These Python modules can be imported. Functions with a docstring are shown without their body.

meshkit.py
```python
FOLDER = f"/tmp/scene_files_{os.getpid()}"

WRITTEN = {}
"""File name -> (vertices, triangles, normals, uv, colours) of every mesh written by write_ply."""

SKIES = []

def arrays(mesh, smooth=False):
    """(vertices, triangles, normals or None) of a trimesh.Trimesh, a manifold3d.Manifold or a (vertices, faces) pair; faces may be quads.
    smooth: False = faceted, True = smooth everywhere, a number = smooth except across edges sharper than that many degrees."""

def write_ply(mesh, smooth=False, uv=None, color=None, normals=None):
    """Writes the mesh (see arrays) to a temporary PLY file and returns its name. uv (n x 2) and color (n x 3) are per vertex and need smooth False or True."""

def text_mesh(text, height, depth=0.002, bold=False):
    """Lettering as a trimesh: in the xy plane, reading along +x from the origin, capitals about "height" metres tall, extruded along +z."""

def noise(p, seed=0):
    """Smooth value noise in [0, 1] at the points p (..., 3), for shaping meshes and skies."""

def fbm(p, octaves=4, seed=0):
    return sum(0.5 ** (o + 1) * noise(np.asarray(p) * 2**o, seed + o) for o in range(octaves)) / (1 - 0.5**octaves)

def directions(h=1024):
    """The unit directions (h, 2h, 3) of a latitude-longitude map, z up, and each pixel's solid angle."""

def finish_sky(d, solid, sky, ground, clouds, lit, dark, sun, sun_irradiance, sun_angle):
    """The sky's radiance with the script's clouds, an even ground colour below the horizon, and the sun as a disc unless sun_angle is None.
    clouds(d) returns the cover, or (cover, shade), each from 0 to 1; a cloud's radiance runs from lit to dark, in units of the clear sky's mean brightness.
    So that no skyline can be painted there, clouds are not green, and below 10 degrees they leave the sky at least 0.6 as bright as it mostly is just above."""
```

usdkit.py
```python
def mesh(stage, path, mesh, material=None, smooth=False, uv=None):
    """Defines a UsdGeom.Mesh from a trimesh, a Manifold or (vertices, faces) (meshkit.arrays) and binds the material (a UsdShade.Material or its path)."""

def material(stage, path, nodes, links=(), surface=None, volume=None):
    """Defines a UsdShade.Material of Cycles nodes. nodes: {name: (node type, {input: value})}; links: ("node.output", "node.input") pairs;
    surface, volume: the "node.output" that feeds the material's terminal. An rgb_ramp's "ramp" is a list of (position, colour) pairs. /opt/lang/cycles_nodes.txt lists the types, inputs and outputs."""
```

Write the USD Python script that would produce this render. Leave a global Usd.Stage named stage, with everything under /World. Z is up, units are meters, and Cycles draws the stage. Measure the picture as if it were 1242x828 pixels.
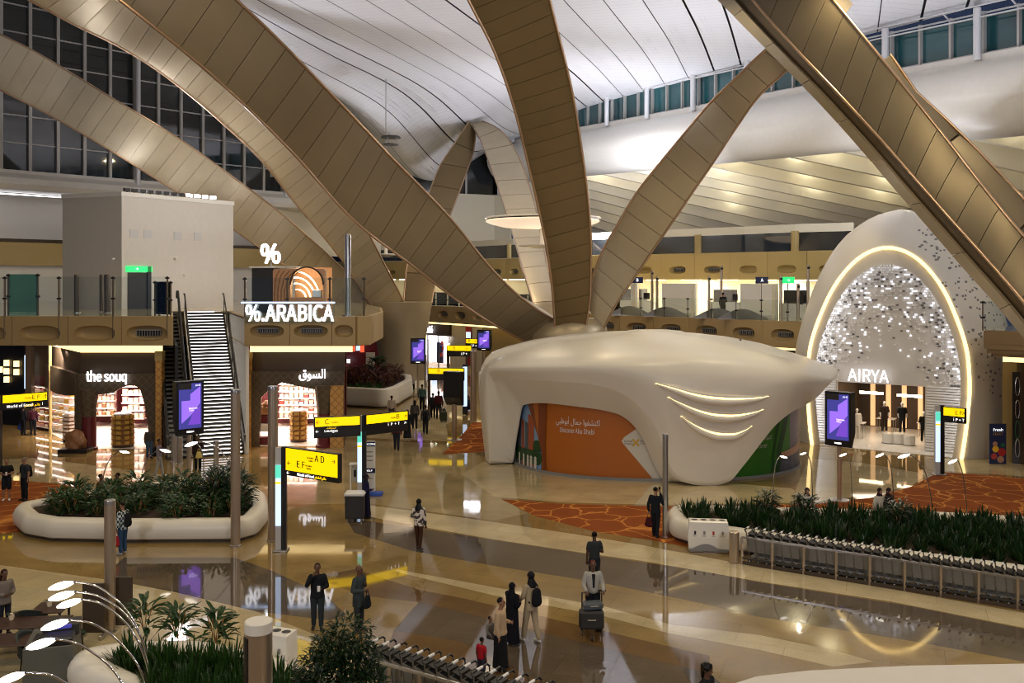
import math, random, glob, re
import numpy as np, trimesh, usdkit, meshkit
import manifold3d as m3
from pxr import Usd, UsdGeom, UsdLux, UsdShade, Gf, Sdf
from scipy.interpolate import PchipInterpolator
from shapely.geometry import Polygon, LineString, Point, box as sbox
from shapely.ops import unary_union
from shapely import affinity

stage = Usd.Stage.CreateInMemory()
UsdGeom.SetStageUpAxis(stage, 'Z'); UsdGeom.SetStageMetersPerUnit(stage, 1.0)
UsdGeom.Xform.Define(stage, '/World'); UsdGeom.Scope.Define(stage, '/World/Looks')
RND = random.Random(7)
# ---------------------------------------------------------------- camera, lights, exposure
F, EYE, CX, HY = 1150.0, 9.0, 621.0, 338.0           # focal length in pixels, eye height, horizon row (1242 x 828 frame)
cam = UsdGeom.Camera.Define(stage, '/World/camera')
cam.CreateHorizontalApertureAttr(36.0); cam.CreateVerticalApertureAttr(24.0)
cam.CreateFocalLengthAttr(36.0 * F / 1242)
cam.CreateVerticalApertureOffsetAttr(-(414 - HY) * 36.0 / 1242)
cam.CreateFStopAttr(0.0)
cam.CreateClippingRangeAttr(Gf.Vec2f(0.1, 2000))
xf = UsdGeom.Xformable(cam); xf.AddTranslateOp().Set(Gf.Vec3d(0, 0, EYE)); xf.AddRotateXYZOp().Set(Gf.Vec3f(90, 0, 0))
cam.CreateExposureAttr(0.0)

dome = UsdLux.DomeLight.Define(stage, '/World/night_sky')      # the night sky, weak and dark blue
dome.CreateIntensityAttr(0.02); dome.CreateColorAttr(Gf.Vec3f(0.35, 0.5, 1.0))

def rect_light(name, pos, target, w, h, power, color):
    """power: radiance of the lamp's face"""
    l = UsdLux.RectLight.Define(stage, '/World/' + name)
    l.CreateWidthAttr(w); l.CreateHeightAttr(h); l.CreateIntensityAttr(power); l.CreateColorAttr(Gf.Vec3f(*color))
    m = Gf.Matrix4d(); d = np.array(target, float) - np.array(pos, float)
    up = Gf.Vec3d(0, 1, 0) if abs(d[2]) > 0.9 * np.linalg.norm(d) else Gf.Vec3d(0, 0, 1)
    m.SetLookAt(Gf.Vec3d(*map(float, pos)), Gf.Vec3d(*map(float, target)), up)
    UsdGeom.Xformable(l).AddTransformOp().Set(m.GetInverse())
    return l
WARM, COOL, NEUT = (1.0, 0.80, 0.47), (0.86, 0.88, 1.0), (1.0, 0.9, 0.74)
# roof lamps of the hall (round downlights let into the roof, over and behind the viewer as well)
for i, (x, y) in enumerate([(-24, 12), (-8, 10), (8, 10), (24, 12), (-26, 30), (-9, 34), (9, 36), (26, 30), (-14, 54), (4, 56), (16, 44), (-2, 76), (-24, 64), (0, -8), (-18, -6), (18, -6)]):
    l = UsdLux.DiskLight.Define(stage, '/World/roof_lamp_%02d' % i)
    l.CreateRadiusAttr(0.55); l.CreateIntensityAttr(225.0); l.CreateColorAttr(Gf.Vec3f(*WARM))
    UsdGeom.Xformable(l).AddTranslateOp().Set(Gf.Vec3d(x, y, 23.6))
# floodlights that wash the white roof: on the white block, along the right gallery ledge, on the shop roofs and the viewer's balcony
for i, (pos, tgt, w, h, p) in enumerate([
        ((-22.5, 64.5, 15.0), (-10, 62, 27), 3.2, .6, 170), ((-27.5, 62.0, 15.2), (-22, 70, 30), 3.2, .6, 60),
        ((14, 66, 13.5), (4, 66, 27), 4, .8, 160), ((24, 50, 15.5), (12, 52, 27), 4, .8, 130),
        ((-4, 88, 12), (-6, 82, 26), 3, .8, 90), ((30, 34, 14), (16, 40, 26), 4, .8, 110), ((-16, 6, 10), (-8, 40, 27), 3, .8, 150), ((10, 4, 10), (8, 44, 27), 3, .8, 150), ((8.6, 80, 13.4), (9, 94, 22), 7, 1.0, 150), ((24, 60, 13.4), (25, 66, 21), 6, .8, 30), ((-13.2, 54.6, 10.1), (-19, 61.5, 22), 2.4, .6, 130)]):
    rect_light('roof_flood_%02d' % i, pos, tgt, w, h, p, COOL)

# ---------------------------------------------------------------- helpers: points
def at(px, py, D): return np.array([(px - CX) * D / F, D, EYE - (py - HY) * D / F])
def gp(px, py, z=0.0):
    D = F * (EYE - z) / (py - HY)
    return np.array([(px - CX) * D / F, D, z])
def nrm(v): v = np.asarray(v, float); return v / (np.linalg.norm(v, axis=-1, keepdims=True) + 1e-12)
# ---------------------------------------------------------------- helpers: prims
class T:
    def __init__(s, path, inv): s.path, s.inv = path, inv
    @property
    def prim(s): return stage.GetPrimAtPath(s.path)
USED = {}
def numbered(parent, name):
    k = (parent, name); n = USED.get(k, 0); USED[k] = n + 1
    return '%s/%s' % (parent, name if n == 0 else '%s_%03d' % (name, n))
def tag(t, label=None, cat=None, group=None, kind=None):
    p = t.prim
    for k, v in (('label', label), ('category', cat), ('group', group), ('kind', kind)):
        if v: p.SetCustomDataByKey(k, v)
    return t
def matrix(loc, rotz):
    c, s = math.cos(rotz), math.sin(rotz); m = np.eye(4); m[:2, :2] = [[c, -s], [s, c]]; m[:3, 3] = loc; return m
def thing(name, label, cat, loc=(0, 0, 0), rotz=0.0, group=None, kind=None):
    path = numbered('/World', name)
    x = UsdGeom.Xform.Define(stage, path); x.AddTranslateOp().Set(Gf.Vec3d(*map(float, loc)))
    if rotz: x.AddRotateZOp().Set(math.degrees(rotz))
    return tag(T(path, np.linalg.inv(matrix(loc, rotz))), label, cat, group, kind)
def obj(name, mesh, mat, parent=None, world=True, smooth=False, label=None):
    """one Mesh prim. world=True: the mesh is given in world coordinates and moved into its parent's frame"""
    if hasattr(mesh, 'to_mesh'):
        q = mesh.to_mesh(); mesh = trimesh.Trimesh(q.vert_properties[:, :3], q.tri_verts, process=False)
    path = numbered(parent.path if parent else '/World', name)
    inv = parent.inv if parent else np.eye(4)
    m = mesh.copy()
    if parent is not None and world: m.apply_transform(inv)
    usdkit.mesh(stage, path, m, mat, smooth)
    t = T(path, inv)
    if label: tag(t, label)
    return t
def dup(src, loc, rotz=0.0, label=None, group=None, scale=None):
    was = src.prim.GetCustomData()
    base = re.sub(r'_\d{3}$', '', src.path.split('/')[-1])
    t = thing(base, label or was['label'], was['category'], loc, rotz, group or was.get('group'))
    if scale: UsdGeom.Xformable(t.prim).AddScaleOp().Set(Gf.Vec3f(*([scale] * 3 if np.ndim(scale) == 0 else scale)))
    t.prim.GetReferences().AddInternalReference(src.path); t.prim.SetInstanceable(True)
    return t
# ---------------------------------------------------------------- helpers: meshes
def fix(m):
    if m.volume < 0: m.invert()
    return m
def cat(ms): return trimesh.util.concatenate([m for m in ms if m is not None])
def box(x0, y0, z0, x1, y1, z1):
    m = trimesh.creation.box([abs(x1 - x0), abs(y1 - y0), abs(z1 - z0)]); m.apply_translation([(x0 + x1) / 2, (y0 + y1) / 2, (z0 + z1) / 2]); return m
def rotz(m, a, c=(0, 0, 0)): m.apply_transform(trimesh.transformations.rotation_matrix(a, [0, 0, 1], c)); return m
def hull(pts):
    q = m3.Manifold.hull_points(np.asarray(pts, float)).to_mesh(); return trimesh.Trimesh(q.vert_properties[:, :3], q.tri_verts, process=False)
def rbox(c, s, rz=0.0, b=0.02):
    """box centred at c, with chamfered edges"""
    hx, hy, hz = np.array(s) / 2; b = min(b, hx * .9, hy * .9, hz * .9); P = []
    for i in (-1, 1):
        for j in (-1, 1):
            for k in (-1, 1): P += [(i * (hx - b), j * (hy - b), k * hz), (i * (hx - b), j * hy, k * (hz - b)), (i * hx, j * (hy - b), k * (hz - b))]
    m = hull(P)
    if rz: rotz(m, rz)
    m.apply_translation(c); return m
def bar(p, q, w, h, up=(0, 0, 1)):
    """a straight bar of section w (sideways) x h (up)"""
    p, q = np.asarray(p, float), np.asarray(q, float); t = nrm(q - p); s = np.cross(t, up)
    s = np.array([1., 0, 0]) if np.linalg.norm(s) < 1e-6 else nrm(s); u = np.cross(s, t)
    return hull([a + i * s * w / 2 + j * u * h / 2 for a in (p, q) for i in (-1, 1) for j in (-1, 1)])
def tube(pts, r, n=8):
    p = np.asarray(pts, float); r = np.broadcast_to(r, (len(p),)); t = nrm(np.gradient(p, axis=0))
    a = np.cross(t[0], [0, 0, 1.0]); a = np.array([1., 0, 0]) if np.linalg.norm(a) < 1e-3 else nrm(a); V = []
    ang = np.arange(n) * 2 * np.pi / n
    for i in range(len(p)):
        a = nrm(a - t[i] * (a @ t[i])); b = np.cross(t[i], a)
        V.append(p[i] + r[i] * (np.cos(ang)[:, None] * a + np.sin(ang)[:, None] * b))
    V = np.vstack(V + [p[:1], p[-1:]]); k = len(p) * n; Fc = []
    for i in range(len(p) - 1):
        for j in range(n):
            A, B, C, D = i * n + j, i * n + (j + 1) % n, (i + 1) * n + (j + 1) % n, (i + 1) * n + j; Fc += [(A, B, C), (A, C, D)]
    for j in range(n): Fc += [(k, (j + 1) % n, j), (k + 1, (len(p) - 1) * n + j, (len(p) - 1) * n + (j + 1) % n)]
    return fix(trimesh.Trimesh(V, Fc, process=False))
def cyl(p, q, r, n=16, r2=None): return tube([p, q], [r, r if r2 is None else r2], n)
def lathe(prof, n=24, c=(0, 0, 0)):
    """prof: (radius, z) from bottom to top, closed with caps where the radius is not 0"""
    pr = list(prof)
    if pr[0][0] > 1e-6: pr = [(0, pr[0][1])] + pr
    if pr[-1][0] > 1e-6: pr = pr + [(0, pr[-1][1])]
    m = trimesh.creation.revolve(np.array(pr, float), sections=n); m.apply_translation(c); return fix(m)
def extr(poly, h, z0=0.0):
    ms = [trimesh.creation.extrude_polygon(g, h, engine='earcut') for g in getattr(poly, 'geoms', [poly]) if g.geom_type == 'Polygon' and g.area > 1e-5]
    m = cat(ms); m.apply_translation([0, 0, z0]); return m
def slab(P, N):
    """closed plate between the grid P (m x n x 3) and P + N"""
    P = np.asarray(P, float); Q = P + N; a, b = P.shape[:2]; V = np.vstack([P.reshape(-1, 3), Q.reshape(-1, 3)]); k = a * b; Fc = []
    I = lambda i, j: i * b + j
    for i in range(a - 1):
        for j in range(b - 1):
            q = (I(i, j), I(i, j + 1), I(i + 1, j + 1), I(i + 1, j)); Fc += [(q[0], q[1], q[2]), (q[0], q[2], q[3]), (k + q[0], k + q[2], k + q[1]), (k + q[0], k + q[3], k + q[2])]
    rim = [I(0, j) for j in range(b)] + [I(i, b - 1) for i in range(1, a)] + [I(a - 1, j) for j in range(b - 2, -1, -1)] + [I(i, 0) for i in range(a - 2, 0, -1)]
    for x, y in zip(rim, rim[1:] + rim[:1]): Fc += [(x, k + x, k + y), (x, k + y, y)]
    return fix(trimesh.Trimesh(V, Fc, process=False))
def quad(a, b, c, d, n):
    return slab(np.array([[a, b], [d, c]], float), np.asarray(n, float))
def prism(pts, off):
    """flat polygon of 3-D points (any outline) extruded by the vector off"""
    pts = np.asarray(pts, float); o = pts[0]; n = nrm(off); u = pts[1] - o; u = nrm(u - n * (u @ n)); v = np.cross(n, u)
    m = trimesh.creation.extrude_polygon(Polygon([((p - o) @ u, (p - o) @ v) for p in pts]).buffer(0), float(np.linalg.norm(off)), engine='earcut')
    M = np.eye(4); M[:3, 0], M[:3, 1], M[:3, 2], M[:3, 3] = u, v, n, o; m.apply_transform(M); return m
def wall(p, q, z0, z1, t):
    """upright plate from plan point p to q, thickness t to the left of p->q"""
    p, q = np.array(p[:2], float), np.array(q[:2], float); d = nrm(q - p); n = np.array([-d[1], d[0]]) * t
    return hull([(*x, z) for x in (p, q, p + n, q + n) for z in (z0, z1)])
def spl(P, k):
    """smooth resampling of the polyline P at parameters k in 0..1"""
    P = np.asarray(P, float); s = np.r_[0, np.cumsum(np.linalg.norm(np.diff(P, axis=0), axis=1))]; s /= s[-1]
    return PchipInterpolator(s, P, axis=0)(np.asarray(k))
def smooth_curve(P, n): return spl(P, np.linspace(0, 1, n))
# ---------------------------------------------------------------- helpers: lettering
FONTS = {}
def font(which):
    from PIL import ImageFont
    if which not in FONTS: FONTS[which] = ImageFont.truetype(glob.glob('/opt/blender-*/*/datafiles/fonts/' + which)[0], 96)
    return FONTS[which]
AR = 'NotoSansArabic*.woff2'; LAT = 'Noto Sans CJK*.woff2'; ARROW = 'Inter.woff2'
TEXTS = {}
def text_poly(txt, which=LAT, bold=0):
    if which == LAT and txt in '→←↑↗': which = ARROW
    key = (txt, which, bold)
    if key in TEXTS: return TEXTS[key]
    from PIL import Image, ImageDraw
    f = font(which); x0, y0, x1, y1 = f.getbbox(txt, anchor='ls', stroke_width=bold)
    im = Image.new('L', (x1 - x0 + 8, y1 - y0 + 8)); ImageDraw.Draw(im).text((4 - x0, 4 - y0), txt, 255, f, anchor='ls', stroke_width=bold)
    on = np.pad(np.asarray(im) > 127, ((0, 0), (1, 1))).astype(np.int8)
    r, s = np.nonzero(np.diff(on, axis=1) == 1); e = np.nonzero(np.diff(on, axis=1) == -1)[1]
    g = unary_union([sbox(a, -q - 1, b, -q) for a, b, q in zip(s, e, r)]).buffer(.6).buffer(-.6).simplify(.9)
    TEXTS[key] = affinity.affine_transform(g, [1 / 70, 0, 0, 1 / 70, -4 / 70, (4 - y0) / 70])
    return TEXTS[key]
def text(txt, h, o, right, up, depth=.01, which=LAT, bold=0, align=0.0, width=None):
    """lettering of capital height h; o: the start of its baseline (align .5: its middle), extruded towards right x up"""
    g = text_poly(txt, which, bold); b = g.bounds; sx = h if width is None else width / (b[2] - b[0])
    m = extr(affinity.translate(g, -b[0], 0), 1.0); r, u = nrm(right), nrm(up); n = np.cross(r, u); M = np.eye(4)
    M[:3, 0], M[:3, 1], M[:3, 2] = r * sx, u * h, n * depth; M[:3, 3] = np.asarray(o, float) - r * sx * (b[2] - b[0]) * align
    m.apply_transform(M); return m
def arabic(*codes): return ''.join(chr(c) if c > 99 else ' ' for c in reversed(codes))
AR_SOUQ = arabic(0xFE8D, 0xFEDF, 0xFEB4, 0xFEEE, 0xFED5)
AR_DISC = arabic(0xFE8D, 0xFEDB, 0xFE98, 0xFEB8, 0xFED4, 0xFEEE, 0xFE8D, 32, 0xFE9F, 0xFEE4, 0xFE8E, 0xFEDD, 32, 0xFE83, 0xFE91, 0xFEEE, 0xFEC7, 0xFE92, 0xFEF2)
AR_FOOD = arabic(0xFECB, 0xFE8E, 0xFEDF, 0xFEE2, 32, 0xFE8D, 0xFEDF, 0xFEC4, 0xFECC, 0xFE8E, 0xFEE1)
AR_REST = arabic(0xFE8D, 0xFEB3, 0xFE98, 0xFEAE, 0xFE8D, 0xFEA3, 0xFE8E, 0xFE95)
# ---------------------------------------------------------------- materials
def mat(name, color, rough=.5, metal=0.0, vary=0.0, vscale=3.0, bump=0.0, bscale=20.0, spec=.5, coat=0.0, aniso=0.0):
    n = {'p': ('principled_bsdf', {'base_color': color, 'roughness': rough, 'metallic': metal, 'specular_ior_level': spec, 'coat_weight': coat})}; L = []
    if vary or bump: n['g'] = ('texture_coordinate', {})
    if vary:
        n['n'] = ('noise_texture', {'scale': vscale, 'detail': 4.0}); L.append(('g.object', 'n.vector'))
        n['r'] = ('rgb_ramp', {'ramp': [(.3, tuple(c * (1 - vary) for c in color)), (.7, tuple(min(1, c * (1 + vary)) for c in color))]})
        L += [('n.fac', 'r.fac'), ('r.color', 'p.base_color')]
    if bump:
        n['bn'] = ('noise_texture', {'scale': bscale, 'detail': 3.0}); n['b'] = ('bump', {'strength': bump, 'distance': .02})
        L += [('g.object', 'bn.vector'), ('bn.fac', 'b.height'), ('b.normal', 'p.normal')]
    return usdkit.material(stage, '/World/Looks/' + name, n, L, surface='p.BSDF')
def emit(name, color, strength):
    return usdkit.material(stage, '/World/Looks/' + name, {'p': ('principled_bsdf', {'base_color': color, 'roughness': .4, 'emission_color': color, 'emission_strength': strength})}, [], surface='p.BSDF')
def glass(name, tint=(.9, .97, .95), refl=.06, rough=.02, ior=1.5):
    n = {'t': ('transparent_bsdf', {'color': tint}), 'g': ('glossy_bsdf', {'color': (.95, 1, .98), 'roughness': rough}),
         'f': ('fresnel', {'IOR': ior}), 'm': ('math', {'math_type': 'add', 'value2': refl}), 'x': ('mix_closure', {})}
    return usdkit.material(stage, '/World/Looks/' + name, n, [('f.fac', 'm.value1'), ('m.value', 'x.fac'), ('t.BSDF', 'x.closure1'), ('g.BSDF', 'x.closure2')], surface='x.closure')
# ---------------------------------------------------------------- materials in use
BRONZE = (.45, .375, .25)
M = {}
def addm(k, *a, **kw): M[k] = mat(k, *a, **kw)
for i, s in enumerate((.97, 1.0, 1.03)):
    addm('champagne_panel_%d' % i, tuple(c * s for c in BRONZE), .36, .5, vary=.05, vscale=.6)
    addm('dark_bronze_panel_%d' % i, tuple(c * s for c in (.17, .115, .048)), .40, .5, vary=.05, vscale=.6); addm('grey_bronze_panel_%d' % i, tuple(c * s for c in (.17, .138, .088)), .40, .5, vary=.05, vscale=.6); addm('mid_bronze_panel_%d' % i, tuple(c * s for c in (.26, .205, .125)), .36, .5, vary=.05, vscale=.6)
    addm('roof_panel_%d' % i, tuple(c * s for c in (.78, .78, .8)), .55)
    addm('fascia_%d' % i, tuple(c * s for c in (.42, .30, .14)), .5, .15)
addm('bronze_core', (.12, .085, .045), .5, .5)
addm('bronze_trim', (.50, .34, .22), .3, .85)
addm('white_gloss', (.80, .77, .70), .28, vary=.02)
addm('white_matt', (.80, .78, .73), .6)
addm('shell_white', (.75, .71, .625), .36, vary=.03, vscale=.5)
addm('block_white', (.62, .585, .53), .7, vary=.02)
addm('cream', (.78, .72, .56), .5)
addm('tan_wall', (.46, .34, .13), .55)
addm('black', (.012, .012, .013), .35)
addm('dark', (.03, .028, .027), .5)
addm('dark_brown', (.06, .04, .025), .5)
addm('steel', (.55, .53, .5), .28, .9)
addm('chrome', (.8, .79, .77), .12, 1.0)
addm('post_bronze', (.52, .42, .32), .32, .75)
addm('post_dark', (.13, .10, .07), .4, .6)
addm('mullion', (.50, .48, .45), .45, .2)
addm('white_post', (.75, .75, .76), .35, .2)
addm('soil', (.05, .03, .018), .95, bump=.6)
addm('wood', (.34, .16, .05), .45, vary=.3, vscale=9)
addm('yellow_paint', (.9, .55, .02), .5)
addm('green_pipe', (.01, .16, .06), .4)
addm('grey', (.25, .25, .25), .5)
addm('light_grey', (.55, .55, .54), .5)
addm('navy', (.015, .025, .10), .5)
addm('red', (.45, .02, .02), .5)
addm('blue', (.03, .10, .5), .5)
addm('white_plastic', (.8, .8, .79), .35)
addm('beige_fabric', (.45, .38, .28), .8)
addm('night_glass', (.028, .032, .034), .04, spec=1.0, vary=.5, vscale=.25)
addm('teal_glass', (.012, .075, .085), .06, spec=.7, vary=.45, vscale=.22)
M['glass'] = glass('glass', (.95, .985, .975), .03)
M['glass_green'] = glass('glass_green', (.62, .80, .74), .05)
M['em_cove'] = emit('em_cove', (1.0, .76, .36), 1.6)
M['em_gold'] = emit('em_gold', (1.0, .72, .30), 2.4)
M['em_warm'] = emit('em_warm', (1.0, .80, .50), 5.0)
M['em_lamp'] = emit('em_lamp', (1.0, .90, .66), 12.0)
M['em_cool'] = emit('em_cool', (.80, .84, 1.0), 6.0)
M['em_white'] = emit('em_white', (.93, .93, 1.0), 1.9)
M['em_sign'] = emit('em_sign', (1.0, .66, .0), 1.0)
M['em_blueish'] = emit('em_blueish', (.55, .72, 1.0), 1.2)
M['em_green'] = emit('em_green', (.02, .75, .16), 1.3)
M['em_pink'] = emit('em_pink', (1.0, .80, .68), 6.0)
M['em_purple'] = emit('em_purple', (.16, .06, .55), .9)
M['em_violet'] = emit('em_violet', (.28, .14, .80), 1.0)
M['em_navy'] = emit('em_navy', (.05, .05, .30), .8)
M['em_red'] = emit('em_red', (.8, .10, .04), 1.2)
M['em_text'] = emit('em_text', (1, 1, 1), 1.3)

def stone(name, c, rough=.04, vary=.16):
    """polished stone: cloudy tone, speckle and thin joints"""
    lo, hi = tuple(x * (1 - vary) for x in c), tuple(min(1, x * (1 + vary)) for x in c)
    return usdkit.material(stage, '/World/Looks/' + name, {
        'g': ('geometry', {}), 'map': ('mapping', {'rotation': (0, 0, .38)}), 'n': ('noise_texture', {'scale': .55, 'detail': 6.0, 'roughness': .65}),
        'r': ('rgb_ramp', {'ramp': [(.32, lo), (.68, hi)]}),
        's': ('noise_texture', {'scale': 26.0, 'detail': 2.0}), 'sr': ('rgb_ramp', {'ramp': [(.4, (.86, .86, .86)), (.6, (1.06, 1.05, 1.02))]}), 'sm': ('mix', {'mix_type': 'multiply', 'fac': .8}),
        'b': ('brick_texture', {'scale': 1.0, 'brick_width': 2.4, 'row_height': 1.2, 'mortar_size': .006, 'color1': (1, 1, 1), 'color2': (.93, .93, .93), 'mortar': (.62, .6, .56)}),
        'x': ('mix', {'mix_type': 'multiply', 'fac': 1.0}),
        'rn': ('noise_texture', {'scale': 1.3, 'detail': 3.0}), 'rr': ('map_range', {'from_min': .3, 'from_max': .7, 'to_min': rough * .6, 'to_max': rough * 1.6}),
        'p': ('principled_bsdf', {'specular_ior_level': .95})},
        [('g.position', 'map.vector'), ('g.position', 'n.vector'), ('g.position', 's.vector'), ('g.position', 'rn.vector'), ('map.vector', 'b.vector'), ('n.fac', 'r.fac'), ('s.fac', 'sr.fac'),
         ('r.color', 'sm.color1'), ('sr.color', 'sm.color2'), ('sm.color', 'x.color1'), ('b.color', 'x.color2'), ('x.color', 'p.base_color'),
         ('rn.fac', 'rr.value'), ('rr.result', 'p.roughness')], surface='p.BSDF')
M['stone_tan'] = stone('stone_tan', (.30, .205, .075))
M['stone_cream'] = stone('stone_cream', (.55, .455, .265))
M['stone_grey'] = stone('stone_grey', (.115, .088, .062))
M['stone_brown'] = stone('stone_brown', (.16, .092, .036))
M['stone_beige'] = stone('stone_beige', (.42, .335, .18))
M['stone_white'] = stone('stone_white', (.64, .54, .34))
def carpet(name):
    return usdkit.material(stage, '/World/Looks/' + name, {
        'g': ('geometry', {}), 'dn': ('noise_texture', {'scale': .9, 'detail': 2.0}), 'add': ('vector_math', {'math_type': 'multiply_add', 'vector2': (1.1, 1.1, 0)}),
        'v': ('voronoi_texture', {'feature': 'distance_to_edge', 'scale': .85}), 'lr': ('rgb_ramp', {'ramp': [(0.0, (.62, .27, .06)), (.02, (.48, .18, .04)), (.045, (.27, .075, .02)), (1.0, (.21, .058, .015))]}),
        'n': ('noise_texture', {'scale': 90.0}), 'bp': ('bump', {'strength': .5, 'distance': .01}), 'p': ('principled_bsdf', {'roughness': .95, 'specular_ior_level': .1})},
        [('g.position', 'dn.vector'), ('dn.color', 'add.vector1'), ('g.position', 'add.vector3'), ('add.vector', 'v.vector'), ('v.distance', 'lr.fac'), ('lr.color', 'p.base_color'),
         ('g.position', 'n.vector'), ('n.fac', 'bp.height'), ('bp.normal', 'p.normal')], surface='p.BSDF')
M['carpet'] = carpet('rust_carpet')

# ---------------------------------------------------------------- floor: stone bands and carpets, each a piece of its own
def pxpoly(pts): return Polygon([tuple(gp(*p)[:2]) for p in pts]).buffer(0)
floor = thing('floor', 'polished stone hall floor with cream, tan and grey sweeping bands', 'floor', kind='structure')
BANDS = [
    ('carpet', 'carpet_field', [(-60, 581), (30, 583), (80, 588), (130, 599), (215, 614), (225, 640), (20, 645), (-60, 655)]),
    ('carpet', 'carpet_field', [(608, 605), (680, 611), (800, 614), (990, 611), (1060, 603), (1105, 590), (1126, 579), (1140, 572), (1180, 575), (1320, 587), (1320, 700), (1000, 682), (840, 664), (790, 655), (720, 644), (650, 626)]),
    ('carpet', 'carpet_field', [(536, 551), (560, 528), (573, 512), (606, 512), (606, 545), (582, 548)]),
    ('stone_white', 'stone_band', [(445, 612), (520, 622), (600, 633), (700, 648), (780, 661), (922, 688), (1080, 714), (1242, 743), (1330, 760), (1330, 778), (1242, 761), (1080, 729), (922, 705), (780, 680), (700, 669), (600, 654), (520, 640), (445, 626)]),
    ('stone_cream', 'stone_band', [(480, 690), (600, 712), (733, 735), (813, 757), (922, 770), (1010, 788), (1060, 802), (1010, 808), (922, 788), (813, 768), (733, 747), (600, 722), (480, 693)]),
    ('stone_cream', 'stone_band', [(-60, 680), (0, 685), (140, 704), (213, 718), (310, 741), (400, 776), (470, 806), (440, 860), (-100, 860), (-100, 690)]),
    ('stone_grey', 'stone_band', [(150, 676), (285, 676), (330, 692), (395, 722), (420, 745), (400, 752), (310, 741), (213, 718), (125, 701)]),
    ('stone_grey', 'stone_band', [(420, 628), (520, 642), (600, 655), (733, 675), (850, 692), (922, 706), (1100, 734), (1330, 780), (1330, 830), (1242, 802), (1100, 776), (922, 748), (850, 731), (733, 707), (600, 686), (500, 668), (430, 646)]),
    ('stone_grey', 'stone_band', [(508, 730), (560, 742), (660, 768), (760, 792), (860, 816), (900, 850), (700, 850), (560, 778), (478, 764)]),
    ('stone_brown', 'stone_band', [(478, 764), (560, 778), (700, 850), (600, 850), (470, 790)]),
    ('stone_brown', 'stone_band', [(380, 700), (430, 690), (508, 715), (560, 725), (660, 748), (860, 795), (860, 816), (760, 792), (660, 768), (560, 742), (508, 730), (440, 722)]),
    ('stone_cream', 'stone_band', [(-60, 560), (40, 555), (120, 565), (230, 580), (330, 590), (330, 612), (215, 611), (130, 597), (80, 586), (-60, 579)]),
    ('stone_cream', 'stone_band', [(980, 556), (1045, 561), (1126, 575), (1105, 588), (1060, 600), (990, 608), (960, 606)]),
    ('stone_cream', 'stone_band', [(1135, 556), (1330, 560), (1330, 584), (1180, 573), (1140, 570)]),
    ('stone_cream', 'stone_band', [(585, 560), (960, 592), (985, 609), (800, 612), (680, 609), (600, 602), (560, 575)]),
    ('stone_cream', 'stone_band', [(418, 508), (540, 512), (545, 535), (420, 530)]),
    ('stone_beige', 'stone_band', [(335, 575), (418, 533), (540, 538), (582, 552), (604, 600), (612, 606), (640, 622), (600, 631), (520, 620), (445, 610), (335, 612)]),
    ('stone_white', 'stone_band', [(500, 505), (512, 470), (545, 462), (575, 470), (560, 505), (530, 520)]),
]
taken = None
for i, (mk, nm, pts) in enumerate(BANDS):
    g = pxpoly(pts)
    if taken is not None: g = g.difference(taken.buffer(.004))
    taken = g if taken is None else taken.union(g)
    if g.area > .05: obj(nm, extr(g, .3, -.3 + (.004 if mk == 'carpet' else 0)), M[mk], floor)
whole = sbox(-62, -14, 62, 130)
obj('stone_field', extr(whole.difference(taken.buffer(.004)), .3, -.3), M['stone_tan'], floor)

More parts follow.
